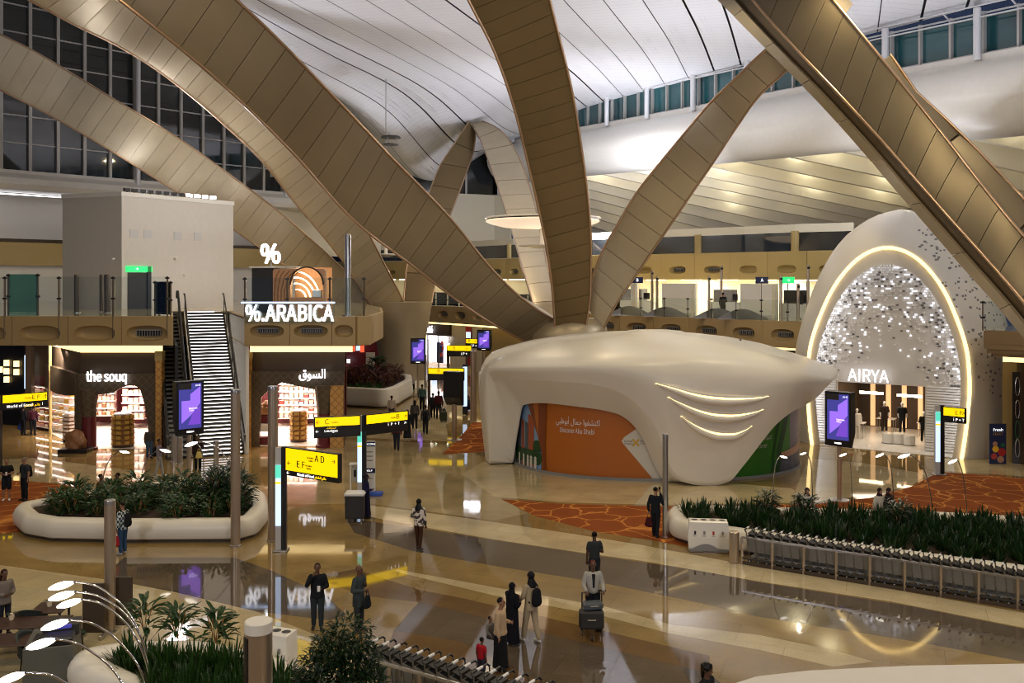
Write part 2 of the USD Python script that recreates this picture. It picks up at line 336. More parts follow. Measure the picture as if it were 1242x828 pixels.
# ---------------------------------------------------------------- ceiling: long white panels between dark joints, a soft dip towards the far column head
PR0, PR1 = np.array([7.7, 99.0]), np.array([29.7, 55.0])      # foot line of the right clerestory in plan
PL0, PL1 = np.array([-42.1, 78.0]), np.array([-24.8, 98.0])   # foot line of the left clerestory
dR, dL = nrm(PR1 - PR0), nrm(PL1 - PL0); nR = np.array([-.894, -.447])
def roof_z(x, y):
    x, y = np.asarray(x, float), np.asarray(y, float)
    r = np.hypot(x + 13, y - 109)
    z = 27.2 - 6.2 * np.exp(-(r / 11.5) ** 2)
    left = np.clip((-x - 14) / 26, 0, 1); z = z + 7.5 * left ** 1.4
    t = np.array([.32, .947]); s = (x + 21) * .947 - (y - 72) * .32        # a valley running to the column head
    z = z - 1.5 * np.exp(-(s / 2.2) ** 2) * np.clip((y - 55) / 20, 0, 1)
    near = (x - PR0[0]) * nR[0] + (y - PR0[1]) * nR[1]                      # distance from the right clerestory
    return z - np.clip(1 - near / 10, 0, 1) ** 2 * (.2 + .035 * np.clip(99 - y, 0, 60))
hall = Polygon([(-2.2, 119), PR0, PR1, (48, 18.4), (55, -12), (-62, -12), (-62, 55), PL0, PL1, (-16, 112)])
dS = nrm(np.array([.33, 1.0])); uS = np.array([dS[1], -dS[0]])
ROOFM = []
def roofmat(i, s):
    c = (.76 * s, .76 * s, .78 * s)
    return usdkit.material(stage, '/World/Looks/roof_sheet_%d' % i, {
        'g': ('geometry', {}), 'm': ('mapping', {'rotation': (0, 0, math.atan2(dS[0], dS[1]))}), 'w': ('wave_texture', {'wave_type': 'bands', 'bands_direction': 'y', 'profile': 'saw', 'scale': .42}),
        'r': ('rgb_ramp', {'ramp': [(0, tuple(x * .80 for x in c)), (.06, tuple(x * .84 for x in c)), (.09, c), (1, c)]}), 'p': ('principled_bsdf', {'roughness': .5})},
        [('g.position', 'm.vector'), ('m.vector', 'w.vector'), ('w.fac', 'r.fac'), ('r.color', 'p.base_color')], surface='p.BSDF')
for i, s in enumerate((.97, 1.0, 1.03)): ROOFM.append(roofmat(i, s))
ceil = thing('ceiling', 'white metal roof of long curved panels with dark joints', 'ceiling', kind='structure')
k = 0
for a in np.arange(-75, 60, 2.45):
    gap = .12 if k % 6 == 3 else .035
    strip = Polygon([tuple(uS * (a + gap) + dS * v) for v in (-60, 150)] + [tuple(uS * (a + 2.45 - gap) + dS * v) for v in (150, -60)]).intersection(hall)
    k += 1
    for g in getattr(strip, 'geoms', [strip]):
        if g.area < .5: continue
        v, f = trimesh.creation.triangulate_polygon(g.segmentize(2.2), engine='earcut')
        v3, f = trimesh.remesh.subdivide_to_size(np.c_[v, np.zeros(len(v))], f, 3.0)
        tri = trimesh.Trimesh(v3, f); v3 = tri.vertices.copy(); f = tri.faces
        v3[:, 2] = roof_z(v3[:, 0], v3[:, 1]); lo = v3; hi = v3 + [0, 0, .12]
        obj('roof_panel', trimesh.Trimesh(lo, f, process=False), ROOFM[k % 3], ceil, smooth=True)
    if k % 1 == 0: pass
gg = hall.buffer(1.0); v, f = trimesh.creation.triangulate_polygon(gg.segmentize(4), engine='earcut')
v3, f = trimesh.remesh.subdivide_to_size(np.c_[v, np.zeros(len(v))], f, 5.0); v3 = v3.copy(); v3[:, 2] = roof_z(v3[:, 0], v3[:, 1]) + .28
obj('roof_deck', trimesh.Trimesh(v3, f), M['dark'], ceil)
# ---------------------------------------------------------------- clerestories, their ledges and the walls below
def clerestory(name, label, P0, d, length, z0f, z1f, step, rows, gmat, n_in, colevery, mm, pane_gap=.06):
    t = thing(name, label, 'window', (*P0, z0f(0)), kind='structure')
    n = int(length / step); n3 = np.array([*n_in, 0])
    for i in range(n):
        a, b = P0 + d * (i * step + .07), P0 + d * ((i + 1) * step - .07)
        for r in range(rows):
            f = lambda s, q: z0f(s) + (z1f(s) - z0f(s)) * q
            z = [f(i * step, r / rows) + pane_gap, f((i + 1) * step, r / rows) + pane_gap, f((i + 1) * step, (r + 1) / rows) - pane_gap, f(i * step, (r + 1) / rows) - pane_gap]
            obj('pane', quad((*a, z[0]), (*b, z[1]), (*b, z[2]), (*a, z[3]), -n3 * .04), M[gmat], t)
    for i in range(n + 1):
        q = P0 + d * i * step; z0, z1 = z0f(i * step), z1f(i * step)
        obj('mullion', bar((*(q + n_in * .1), z0 - .3), (*(q + n_in * .1), z1 + .3), .26 if rows > 1 else .15, .34, up=(*n_in, 0)), M[mm], t)
        if i % colevery == 2: obj('column', cyl((*(q + n_in * .75), z0 - .5), (*(q + n_in * .75), z1 + .4), .23, 12), M['white_post'], t, smooth=50)
    for r in range(rows + 1):
        f = lambda s: z0f(s) + (z1f(s) - z0f(s)) * r / rows
        obj('transom', bar((*(P0 + n_in * .06), f(0)), (*(P0 + d * n * step + n_in * .06), f(n * step)), .14, .1), M[mm], t)
    return t
LL0 = PL0 - dL * 9.2
nL = np.array([dL[1], -dL[0]])
clerestory('window_1', 'tall dark night windows with grey mullions on the left, behind the arches', LL0, dL, 41.4, lambda s: 18.0, lambda s: 34.1, 2.3, 7, 'night_glass', nL, 7, 'mullion')
RR0 = PR0 - dR * 20
zs = lambda s: 24.9 - (s - 20) * .049
clerestory('window_2', 'band of teal clerestory windows under the roof edge on the right', RR0, dR, 92, zs, lambda s: zs(s) + 2.75 - .008 * s, 2.3, 1, 'teal_glass', nR, 3, 'mullion')
tr = thing('trim_1', 'thin silver pipe rails along the right roof edge', 'trim', (*RR0, 27), kind='structure')
for h, o, r in ((2.85, .5, .06), (3.25, .9, .05), (2.6, .7, .05)):
    obj('rail', tube([(*(RR0 + dR * s + nR * o), zs(s) + h - .008 * s) for s in np.arange(0, 93, 4.6)], r, 6), M['white_post'], tr)
for s in np.arange(0, 93, 4.6): obj('bracket', bar((*(RR0 + dR * s + nR * .1), zs(s) + 2.75 - .008 * s), (*(RR0 + dR * s + nR * .95), zs(s) + 3.3 - .008 * s), .08, .08), M['white_post'], tr)
def sweep_profile(P0, d, n_in, length, prof, zf, steps, thick=.0):
    """profile points (outwards, up) swept along a plan line; a closed outline"""
    V = []; S = np.linspace(0, length, steps)
    for s in S:
        for o, h in prof: q = P0 + d * s + n_in * o; V.append((*q, zf(s) + h))
    m = len(prof); Fc = []
    for i in range(steps - 1):
        for j in range(m): A, B, C, D = i * m + j, i * m + (j + 1) % m, (i + 1) * m + (j + 1) % m, (i + 1) * m + j; Fc += [(A, B, C), (A, C, D)]
    for j in range(1, m - 1): Fc += [(0, j + 1, j), ((steps - 1) * m, (steps - 1) * m + j, (steps - 1) * m + j + 1)]
    return fix(trimesh.Trimesh(V, Fc, process=False))
BULGE = [(0, 0), (.5, 0), (.55, -.45), (1.1, -.8), (1.75, -1.5), (2.05, -2.3), (1.95, -3.0), (1.5, -3.9), (.9, -4.6), (.2, -5.0), (-.8, -5.0), (-.8, 0)]
wr = thing('wall_right', 'smooth white curved ledge under the teal windows on the right', 'wall', (*RR0, 19), kind='structure')
obj('ledge', sweep_profile(RR0, dR, nR, 92, BULGE, lambda s: zs(s) - .1, 40), M['white_gloss'], wr, smooth=30)
# ribbed lower ceiling behind the ledge: deep cream ribs with lamps between them
zb = lambda s: zs(s) - 5.0
rib = thing('wall_back', 'ribbed cream gallery ceiling falling towards the far gallery', 'ceiling', (20, 80, 18), kind='structure')
oR = -nR
def ribpt(s, o, h): q = RR0 + dR * s + oR * o; return np.array([*q, zb(s) + h - o * (.165 + .004 * max(0., 30 - s))])
obj('upper_ceiling', slab(np.array([[ribpt(s, o, 2.4) for o in (0, 13, 27, 42)] for s in np.linspace(-34, 92, 40)]), np.array([0, 0, .2])), M['cream'], rib, smooth=30)
for s in np.arange(-32, 92, 5.4):
    P = np.array([[ribpt(s + .28 * o, o, h) for o in np.linspace(.1, 40, 9)] for h in (0, 1.2, 2.4)])
    obj('rib', slab(P, np.array([dR[0] * .35, dR[1] * .35, 0])), M['cream'], rib)
for i, s in enumerate(np.arange(-8, 90, 5.4)):
    for o in ((3.2, 9.5, 16.0) if i % 2 else (6.0, 13.0, 20.0)):
        c = ribpt(s + 1.1 + .28 * o, o, 1.9); e = ribpt(s + 1.1 + .28 * (o + 1.4), o + 1.4, 1.9)
        obj('lamp_bar', bar(c, e, .22, .1), M['em_lamp'], rib)
for i, (s, o) in enumerate(((14, 3), (14, 10), (14, 18), (19.4, 7), (19.4, 14), (24.8, 3), (24.8, 11), (30.2, 6), (30.2, 15), (35.6, 3), (35.6, 10), (35.6, 17), (41, 5), (41, 13), (46.4, 3.5), (46.4, 9), (51.8, 6), (62.6, 3), (68, 4))):
    s0 = -32 + 5.4 * round((s + 32) / 5.4); c = ribpt(s0 + .75 + .28 * o, o, 1.9); l = UsdLux.SphereLight.Define(stage, '/World/rib_lamp_%02d' % i); l.CreateRadiusAttr(.09); l.CreateIntensityAttr(420.0); l.CreateColorAttr(Gf.Vec3f(1, .93, .72)); UsdGeom.Xformable(l).AddTranslateOp().Set(Gf.Vec3d(*map(float, c)))
# left ledge, lit recess, tan band and lower white wall
wl = thing('wall_left', 'left hall wall: white curved ledge, lit recess and tan band', 'wall', (*LL0, 12), kind='structure')
obj('ledge', sweep_profile(LL0, dL, nL, 41.4, [(0, 0), (.6, 0), (.7, -.3), (1.2, -.7), (1.35, -1.2), (1.1, -1.6), (.2, -1.8), (-2.8, -1.8), (-2.8, 0)], lambda s: 18.0, 12), M['white_gloss'], wl, smooth=30)
obj('recess_wall', wall(LL0 - nL * 2.8, LL0 + dL * 41.4 - nL * 2.8, 12.0, 16.3, .2), M['white_matt'], wl)
obj('recess_shelf', sweep_profile(LL0, dL, nL, 41.4, [(-2.8, 12.3), (1.0, 12.3), (1.0, 12.0), (-2.8, 12.0)], lambda s: 0, 3), M['dark_brown'], wl)
obj('cove_lamp', sweep_profile(LL0, dL, nL, 30, [(-.5, 16.1), (-.2, 16.1), (-.2, 16.0), (-.5, 16.0)], lambda s: 0, 3), M['em_white'], wl)
obj('tan_band', wall(LL0 + nL * 1.0, LL0 + dL * 41.4 + nL * 1.0, 10.1, 12.3, .25), M['tan_wall'], wl)
obj('lower_wall', wall(LL0 + nL * .5, LL0 + dL * 41.4 + nL * .5, 6.0, 10.1, .25), M['white_matt'], wl)

we = thing('wall_end', 'far end wall behind the pointed ribs: dark glass over a cream band', 'wall', (-10, 114, 12), kind='structure')
for a, b in ((PL1, np.array([-16, 112.])), (np.array([-16, 112.]), np.array([-2.2, 119.])), (np.array([-2.2, 119.]), RR0 + np.array([1., .5]))):
    obj('glass_band', wall(a, b, 19.5, 31, .15), M['night_glass'], we); obj('cream_band', wall(a, b, 11.5, 19.5, .3), M['cream'], we)
    for q in np.linspace(0, 1, 5): p = a + (b - a) * q; obj('mullion', box(p[0] - .12, p[1] - .3, 19.5, p[0] + .12, p[1] - .05, 31), M['mullion'], we)
# ---------------------------------------------------------------- the great arches: bronze clad ribs, each panel a plate
def arch(name, label, pairs, n, T=1.6, mats='champagne_panel', side=None, trim='bronze_trim', z_gap=.012, ref=None):
    """pairs: (pxL, pyL, pxR, pyR, D) along the rib; side: (px, py, D) of the lower far edge of a visible flank"""
    L = np.array([at(a, b, D) for a, b, _, _, D in pairs]); R = np.array([at(c, d, D) for _, _, c, d, D in pairs]); C = (L + R) / 2
    s = np.r_[0, np.cumsum(np.linalg.norm(np.diff(C, axis=0), axis=1))]; s /= s[-1]
    fL, fR = PchipInterpolator(s, L, axis=0), PchipInterpolator(s, R, axis=0)
    def back(k):
        l, r = fL(k), fR(k); v = nrm((l + r) / 2 - np.array([0, 0, EYE])); return v
    K = np.linspace(0, 1, n + 1); t = thing(name, label, 'arch', C[len(C) // 2])
    fS = PchipInterpolator(s, np.array([at(*q) for q in side]), axis=0) if side else None
    tan = nrm(fL(np.clip(K + .01, 0, 1)) - fL(np.clip(K - .01, 0, 1)))
    def frame(k):
        l, r = fL(k), fR(k); a, b = max(k - .01, 0), min(k + .01, 1); tg = nrm((fL(b) + fR(b) - fL(a) - fR(a)) / 2)
        w = nrm(r - l); nn = np.cross(w, tg); nn = nrm(nn) * (1 if nn @ back(k) > 0 else -1)   # into the rib, away from the viewer
        return l, r, nn, w
    KK = np.linspace(0, 1, 2 * n + 1); ring = []
    for k in KK:
        l, r, nn, w = frame(k); wd = np.linalg.norm(r - l)
        lb = fS(k) if side else l + nn * T + w * wd * .12
        rb = r + nn * T - w * wd * .12
        ring.append([l + nn * .09 + w * .05, r + nn * .09 - w * .05, rb, lb + (w * .06 if side else 0)])
    ring = np.array(ring); m = 4; Fc = []
    for i in range(len(ring) - 1):
        for j in range(m): A, B, Cc, Dd = i * m + j, i * m + (j + 1) % m, (i + 1) * m + (j + 1) % m, (i + 1) * m + j; Fc += [(A, B, Cc), (A, Cc, Dd)]
    e = (len(ring) - 1) * m; Fc += [(0, 2, 1), (0, 3, 2), (e, e + 1, e + 2), (e, e + 2, e + 3)]
    obj('core', fix(trimesh.Trimesh(ring.reshape(-1, 3), Fc, process=False)), M['bronze_core' if side else mats + '_0'], t, smooth=25)
    for i in range(n):
        ks = np.linspace(K[i] + z_gap / n, K[i + 1] - z_gap / n, 4); P = []; N = []
        for k in ks:
            l, r, nn, w = frame(k)
            P.append([l + (r - l) * q - nn * .05 * (1 - (2 * q - 1) ** 4) for q in (.012, .15, .5, .85, .988)]); N.append([nn * .13] * 5)
        obj('panel', slab(np.array(P), np.array(N)), M['%s_%d' % (mats, RND.randrange(3))], t, smooth=35)
        if side and i % 2 == 0:
            ks = np.linspace(K[i], K[min(i + 2, n)] - .02 / n, 5); P = []
            for k in ks: l = fL(k); b = fS(k); P.append([l + (b - l) * .52, l + (b - l) * .99])
            P = np.array(P); nn = nrm(np.cross(P[1, 0] - P[0, 0], P[0, 1] - P[0, 0])); nn = nn * (1 if nn @ (P[0, 0] - np.array([0, 0, EYE])) < 0 else -1)
            obj('side_panel', slab(P, nn * .12), M['champagne_panel_%d' % RND.randrange(3)], t, smooth=35)
    for f in (fL, fR): obj('edge_trim', tube([f(k) for k in np.linspace(0, 1, 3 * n)], .07, 6), M[trim], t, smooth=60)
    return t
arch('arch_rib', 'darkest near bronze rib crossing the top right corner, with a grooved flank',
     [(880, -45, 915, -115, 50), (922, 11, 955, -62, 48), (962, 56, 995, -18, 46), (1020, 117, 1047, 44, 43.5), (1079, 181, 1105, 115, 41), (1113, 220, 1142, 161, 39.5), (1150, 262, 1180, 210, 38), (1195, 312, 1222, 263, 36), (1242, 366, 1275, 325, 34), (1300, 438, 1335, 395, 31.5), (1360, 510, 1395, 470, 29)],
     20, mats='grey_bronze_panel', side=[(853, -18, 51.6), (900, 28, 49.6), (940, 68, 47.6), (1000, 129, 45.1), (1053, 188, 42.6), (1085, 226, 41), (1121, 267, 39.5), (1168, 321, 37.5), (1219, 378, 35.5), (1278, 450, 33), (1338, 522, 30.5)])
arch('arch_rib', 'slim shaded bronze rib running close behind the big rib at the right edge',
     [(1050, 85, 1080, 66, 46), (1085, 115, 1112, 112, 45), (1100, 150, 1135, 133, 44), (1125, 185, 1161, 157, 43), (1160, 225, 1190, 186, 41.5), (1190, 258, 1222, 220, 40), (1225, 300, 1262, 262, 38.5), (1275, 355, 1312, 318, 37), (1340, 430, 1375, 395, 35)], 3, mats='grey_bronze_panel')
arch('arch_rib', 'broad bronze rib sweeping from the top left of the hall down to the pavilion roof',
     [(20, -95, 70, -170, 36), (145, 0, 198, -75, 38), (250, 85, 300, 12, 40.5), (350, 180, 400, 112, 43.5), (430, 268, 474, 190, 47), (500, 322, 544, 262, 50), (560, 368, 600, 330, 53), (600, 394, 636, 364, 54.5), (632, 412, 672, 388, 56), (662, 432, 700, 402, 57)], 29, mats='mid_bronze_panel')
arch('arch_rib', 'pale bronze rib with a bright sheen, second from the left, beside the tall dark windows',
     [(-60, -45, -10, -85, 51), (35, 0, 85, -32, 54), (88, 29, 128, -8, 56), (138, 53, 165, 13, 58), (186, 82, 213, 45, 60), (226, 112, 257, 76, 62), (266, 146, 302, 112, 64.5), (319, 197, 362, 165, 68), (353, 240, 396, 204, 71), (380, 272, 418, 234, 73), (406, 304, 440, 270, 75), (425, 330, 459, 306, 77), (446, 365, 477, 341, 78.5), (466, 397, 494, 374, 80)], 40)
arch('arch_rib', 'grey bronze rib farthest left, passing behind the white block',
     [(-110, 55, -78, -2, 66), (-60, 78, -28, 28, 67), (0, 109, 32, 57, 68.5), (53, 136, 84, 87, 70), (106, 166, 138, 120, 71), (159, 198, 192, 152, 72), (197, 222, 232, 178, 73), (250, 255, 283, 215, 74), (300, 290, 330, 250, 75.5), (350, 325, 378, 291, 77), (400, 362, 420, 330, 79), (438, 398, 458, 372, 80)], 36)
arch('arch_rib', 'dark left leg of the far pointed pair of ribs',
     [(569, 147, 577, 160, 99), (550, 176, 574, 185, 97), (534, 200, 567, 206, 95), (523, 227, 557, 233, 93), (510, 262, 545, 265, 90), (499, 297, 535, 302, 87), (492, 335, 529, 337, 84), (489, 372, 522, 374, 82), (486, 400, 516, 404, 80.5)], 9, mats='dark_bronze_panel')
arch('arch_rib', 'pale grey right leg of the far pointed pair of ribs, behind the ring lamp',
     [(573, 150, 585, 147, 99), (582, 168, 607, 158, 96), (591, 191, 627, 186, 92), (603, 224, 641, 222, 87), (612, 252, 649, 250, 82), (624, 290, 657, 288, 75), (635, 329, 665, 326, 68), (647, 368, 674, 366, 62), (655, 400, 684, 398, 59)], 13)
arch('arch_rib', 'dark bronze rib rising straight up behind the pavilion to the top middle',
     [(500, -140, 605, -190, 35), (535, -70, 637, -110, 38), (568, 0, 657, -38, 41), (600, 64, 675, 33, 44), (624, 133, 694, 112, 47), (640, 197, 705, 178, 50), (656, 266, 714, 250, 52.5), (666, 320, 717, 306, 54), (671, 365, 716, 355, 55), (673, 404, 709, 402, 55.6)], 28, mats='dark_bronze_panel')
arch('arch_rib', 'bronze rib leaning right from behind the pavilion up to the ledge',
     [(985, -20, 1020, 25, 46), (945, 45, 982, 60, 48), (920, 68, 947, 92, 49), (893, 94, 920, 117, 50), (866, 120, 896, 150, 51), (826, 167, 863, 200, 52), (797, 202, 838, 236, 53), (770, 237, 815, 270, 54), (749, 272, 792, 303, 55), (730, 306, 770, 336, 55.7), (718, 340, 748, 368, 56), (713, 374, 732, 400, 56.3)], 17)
def trunk(name, label, rows, D, mk):
    """column foot lofted through ellipses: (px left, px right, py) at depth D"""
    P = []; a = np.linspace(0, 2 * np.pi, 25)[:-1]; c0 = None
    for x0, x1, y in rows:
        c = at((x0 + x1) / 2, y, D); r = (x1 - x0) / 2 * D / F; P.append(c + np.c_[np.cos(a) * r, np.sin(a) * r * .8, np.zeros(24)])
    V = np.vstack(P); n = len(rows); Fc = []
    for i in range(n - 1):
        for j in range(24): A, B, C, Dd = i * 24 + j, i * 24 + (j + 1) % 24, (i + 1) * 24 + (j + 1) % 24, (i + 1) * 24 + j; Fc += [(A, B, C), (A, C, Dd)]
    for j in range(1, 23): Fc += [(0, j + 1, j), ((n - 1) * 24, (n - 1) * 24 + j, (n - 1) * 24 + j + 1)]
    c = at((rows[-1][0] + rows[-1][1]) / 2, rows[-1][2], D)
    t = thing(name, label, 'column', (c[0], c[1], 0)); m = fix(trimesh.Trimesh(V, Fc, process=False))
    obj('shaft', m, M[mk], t, smooth=50); obj('foot_ring', lathe([((rows[-1][1] - rows[-1][0]) / 2 * D / F + .25, 0), ((rows[-1][1] - rows[-1][0]) / 2 * D / F + .1, .5)], 28, (c[0], c[1], 0)), M['cream'], t)
trunk('column_foot', 'bronze column foot where the left ribs meet, beside the far planter', [(447, 524, 366), (446, 522, 380), (450, 519, 395), (456, 516, 412), (459, 515, 430), (461, 515, 448), (461, 516, 467.4)], 80, 'champagne_panel_1')
trunk('column_foot', 'bronze column foot behind the pavilion where five ribs meet', [(655, 728, 386), (648, 735, 394), (640, 738, 404), (640, 735, 415), (648, 730, 440), (650, 728, 480), (650, 728, 519)], 57, 'champagne_panel_1')
# ---------------------------------------------------------------- left gallery deck, its fascia, rails, stair and the white block
ZM = 7.05
def P2(px, D): return np.array([(px - CX) * D / F, D])
def onl(px, A, B):
    """plan point where the sight line of column px meets the line A-B"""
    k = (px - CX) / F; A, B = np.array(A[:2], float), np.array(B[:2], float); d = B - A
    t = (k * A[1] - A[0]) / (d[0] - k * d[1]); return A + d * t
def fascia(t, p, q, z0, z1, hole=None, grille=False, mk=None, depth=.5):
    """panel from plan p to q with an oval recess; outward is to the right of p->q"""
    p, q = np.array(p, float), np.array(q, float); L = np.linalg.norm(q - p); d = (q - p) / L; n = np.array([d[1], -d[0]])
    Mx = np.eye(4); Mx[:3, 0] = [*d, 0]; Mx[:3, 1] = [0, 0, 1]; Mx[:3, 2] = [*n, 0]; Mx[:3, 3] = [*p, z0]
    if np.linalg.det(Mx[:3, :3]) < 0: Mx[:3, 2] *= -1; 
    rect = sbox(.012, 0, L - .012, z1 - z0); mk = mk or 'fascia_%d' % RND.randrange(3)
    a = np.linspace(0, 2 * np.pi, 33)[:-1]; sup = lambda c, e: np.sign(c) * np.abs(c) ** e
    if hole:
        w, h, cz = hole; el = np.c_[L / 2 + w / 2 * sup(np.cos(a), .75), cz + h / 2 * sup(np.sin(a), .8)]
        rect = rect.difference(Polygon(el))
    m = extr(rect, .14); m.apply_transform(Mx); pan = obj('fascia_panel', m, M[mk], t)
    if hole:
        c = np.array([L / 2, cz]); V = []; rings = [(1.02, .135), (.97, .02), (.88, -.16), (.72, -.24), (0.02, -.26)]
        for s, dz in rings: V.append(np.c_[c + (el - c) * s, np.full(32, dz)])
        V = np.vstack(V); Fc = [f for i in range(4) for j in range(32) for f in ((i * 32 + j, i * 32 + (j + 1) % 32, (i + 1) * 32 + (j + 1) % 32), (i * 32 + j, (i + 1) * 32 + (j + 1) % 32, (i + 1) * 32 + j))]
        m = trimesh.Trimesh(V, Fc, process=False); m.apply_transform(Mx); obj('recess', m, M[mk], pan, smooth=60)
        if grille:
            g = [box(c[0] - w * .3, cz - h * .16, -.2, c[0] + w * .3, cz + h * .16, -.12)]; m = cat(g); m.apply_transform(Mx); obj('vent', m, M['black'], pan)
            m = cat([box(c[0] - w * .3 + i * w * .066, cz - h * .16, -.12, c[0] - w * .3 + i * w * .066 + .03, cz + h * .16, -.09) for i in range(10)] + [box(c[0] - w * .32, cz + h * .16, -.2, c[0] + w * .32, cz + h * .24, -.05)]); m.apply_transform(Mx); obj('vent_louvre', m, M['grey'], pan)
    return pan
A1, B1 = P2(-90, 49.3), P2(210, 49.3); A2, B2 = P2(297, 48.7), P2(431, 48.7)
deckpoly = Polygon([(-56, 49.35), (B1[0], 49.35), (-20.4, 57), (-17.0, 57), (A2[0], 48.75), (B2[0] - .2, 48.75), (-7.45, 49.6), (-7.6, 56), (-8.8, 64), (-12, 76), (-24, 92), (-40, 79), (-56, 62)])
deck = thing('gallery_deck', 'tan gallery deck with oval recesses above the two shops on the left', 'gallery', (-30, 60, 5.5), kind='structure')
obj('slab', extr(deckpoly.intersection(affinity.translate(deckpoly, 0, .55)), 1.44, 5.57), M['fascia_1'], deck); obj('edge_cap', cat([extr(deckpoly, .06, ZM - .07), extr(deckpoly, .05, 5.54)]), M['fascia_1'], deck); obj('deck_floor', extr(deckpoly.buffer(-.15), .02, ZM - .01), M['stone_white'], deck)
for a, b in ((-48, 16), (16, 84), (84, 148.5), (148.5, 210)):
    fascia(deck, P2(a, 49.3), P2(b, 49.3), 5.54, ZM, (2.1, .82, .63), grille=(a > 140))
for a, b, g in ((297, 352, 1), (352, 403, 1), (403, 432, 0)):
    fascia(deck, P2(a, 48.7), P2(b, 48.7), 5.6, ZM, ((1.75 if g else .95), .62, .72), grille=g)
fascia(deck, (B2[0] + .0, 48.72), (-7.45, 49.6), 5.6, ZM)
obj('light_cornice', cat([wall(P2(98, 49.95), P2(196, 49.95), 5.12, 5.5, .15), wall(P2(62, 55), P2(98, 49.95), 5.12, 5.5, .15)]), M['em_cove'], deck)
obj('light_cornice', wall(P2(303, 50.2), P2(427, 50.2), 5.12, 5.56, .15), M['em_cove'], deck)
def balustrade(label, pts, z0, h, step, post='post_dark', gmat='glass', over=.0, pr=.05):
    """glass panels between posts along a plan polyline"""
    c = np.mean(pts, 0); t = thing('glass_balustrade', label, 'railing', (*pts[0], z0))
    pts = np.array(pts, float); s = np.r_[0, np.cumsum(np.linalg.norm(np.diff(pts, axis=0), axis=1))]; n = max(1, round(s[-1] / step))
    Q = np.c_[np.interp(np.linspace(0, s[-1], n + 1), s, pts[:, 0]), np.interp(np.linspace(0, s[-1], n + 1), s, pts[:, 1])]
    for i in range(n): obj('glass_panel', wall(Q[i] + (Q[i + 1] - Q[i]) * .03, Q[i + 1] - (Q[i + 1] - Q[i]) * .03, z0 + .05, z0 + h, .03), M[gmat], t)
    for q in Q:
        obj('post', cyl((*q, z0 - over), (*q, z0 + h + .03), pr, 8), M[post], t)
        for hh in (.45, .97): obj('clamp', rbox((*q, z0 + h * hh), (.2, .14, .09)), M['black'], t)
    return t
balustrade('tall clear glass balustrade on dark posts along the left gallery edge', [P2(-60, 49.2), P2(203, 49.2)], ZM, 2.05, 2.9, over=1.15)
balustrade('glass balustrade around the right end of the left gallery, behind the lit coffee sign', [P2(297, 48.62), P2(425, 48.62), (-7.75, 49.6)], ZM, 2.0, 2.4)
balustrade('low green glass screen standing beside the green lit exit door', [P2(188, 51), P2(207, 50.6)], ZM, 1.8, 1.6, gmat='glass_green')
balustrade('dark green glass lift screen at the far left of the gallery', [P2(10, 51), P2(46, 51), P2(46, 54), P2(10, 54)], ZM, 2.2, 1.6, gmat='glass_green')
for i, (px, D, w) in enumerate(((93, 54, 6), (123, 55.5, 4.5), (130, 54, 7))):
    t = thing('bronze_pillar', 'short bronze pillar in front of the white block, %s' % ('on its own at the left', 'slimmer one of the close pair', 'thicker one of the close pair')[i], 'pillar', (*P2(px, D), ZM))
    c = P2(px, D); obj('shaft', lathe([(w * D / F / 2, ZM), (w * D / F / 2, ZM + 2.15), (w * D / F / 2 - .04, ZM + 2.2)], 20, (*c, 0)), M['post_dark'], t, smooth=40); obj('foot', lathe([(w * D / F / 2 + .06, ZM), (w * D / F / 2 + .06, ZM + .05)], 20, (*c, 0)), M['steel'], t)
t = thing('steel_pole', 'tall steel pole on the gallery at the right of the coffee stand', 'pole', (*P2(422, 50), ZM)); c = P2(422, 50)
obj('shaft', lathe([(.17, ZM), (.17, 11.3), (.12, 11.36)], 18, (*c, 0)), M['steel'], t, smooth=40); obj('foot', lathe([(.3, ZM), (.3, ZM + .06)], 18, (*c, 0)), M['steel'], t)
# white block
BC, BL, BR = np.array([-24.7, 60.0]), np.array([-29.3, 61.8]), np.array([-19.9, 67.7]); ZB = 14.5
blk = thing('white_block', 'large plain white windowless block standing on the left gallery', 'building', (*BC, ZM))
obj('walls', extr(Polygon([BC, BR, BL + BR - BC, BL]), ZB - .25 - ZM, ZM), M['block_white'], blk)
obj('parapet', extr(Polygon([BC, BR, BL + BR - BC, BL]).buffer(.05, join_style=2).difference(Polygon([BC, BR, BL + BR - BC, BL]).buffer(-.2)), .27, ZB - .26), M['white_matt'], blk)
dB = nrm(BR - BC); nB = np.array([dB[1], -dB[0]])
def onB(px, z0, z1, w, off=.03):
    c = onl(px, BC, BR); return hull([(*(c + dB * i * w / 2 + nB * k), z) for i in (-1, 1) for k in (-.02, off) for z in (z0, z1)])
for px, y in ((162.5, 283), (179, 284), (215.5, 286), (240, 287)):
    c = onl(px, BC, BR); z = EYE - (y - HY) * c[1] / F; obj('vent', onB(px, z - .27, z + .27, .62), M['light_grey'], blk)
for w, a, b, mk, nm, off in ((1.75, ZM, ZM + 2.35, 'dark', 'door', .04), (.28, ZM, ZM + 2.75, 'black', 'door_jamb', .12)):
    obj(nm, onB(169 if nm == 'door' else 180, a, b, w, off), M[mk], blk)
obj('exit_light', onB(168, ZM + 2.4, ZM + 2.75, 1.9, .12), M['em_green'], blk)
obj('exit_arrow', text('→', .2, [*(onl(163, BC, BR) + nB * .14), ZM + 2.5], [*dB, 0], (0, 0, 1)), M['em_text'], blk)
for px, z in ((223, 9.3), (212, 10.4), (136, 10.3)): obj('camera_dome', lathe([(.02, z - .12), (.1, z - .06), (.12, z)], 10, (*(onl(px, BC, BR) + nB * .1), 0)), M['white_plastic'], blk)
t = thing('floodlight_row', 'row of small bright floodlights on top of the white block', 'lamp', (*onl(250, BC, BR), ZB))
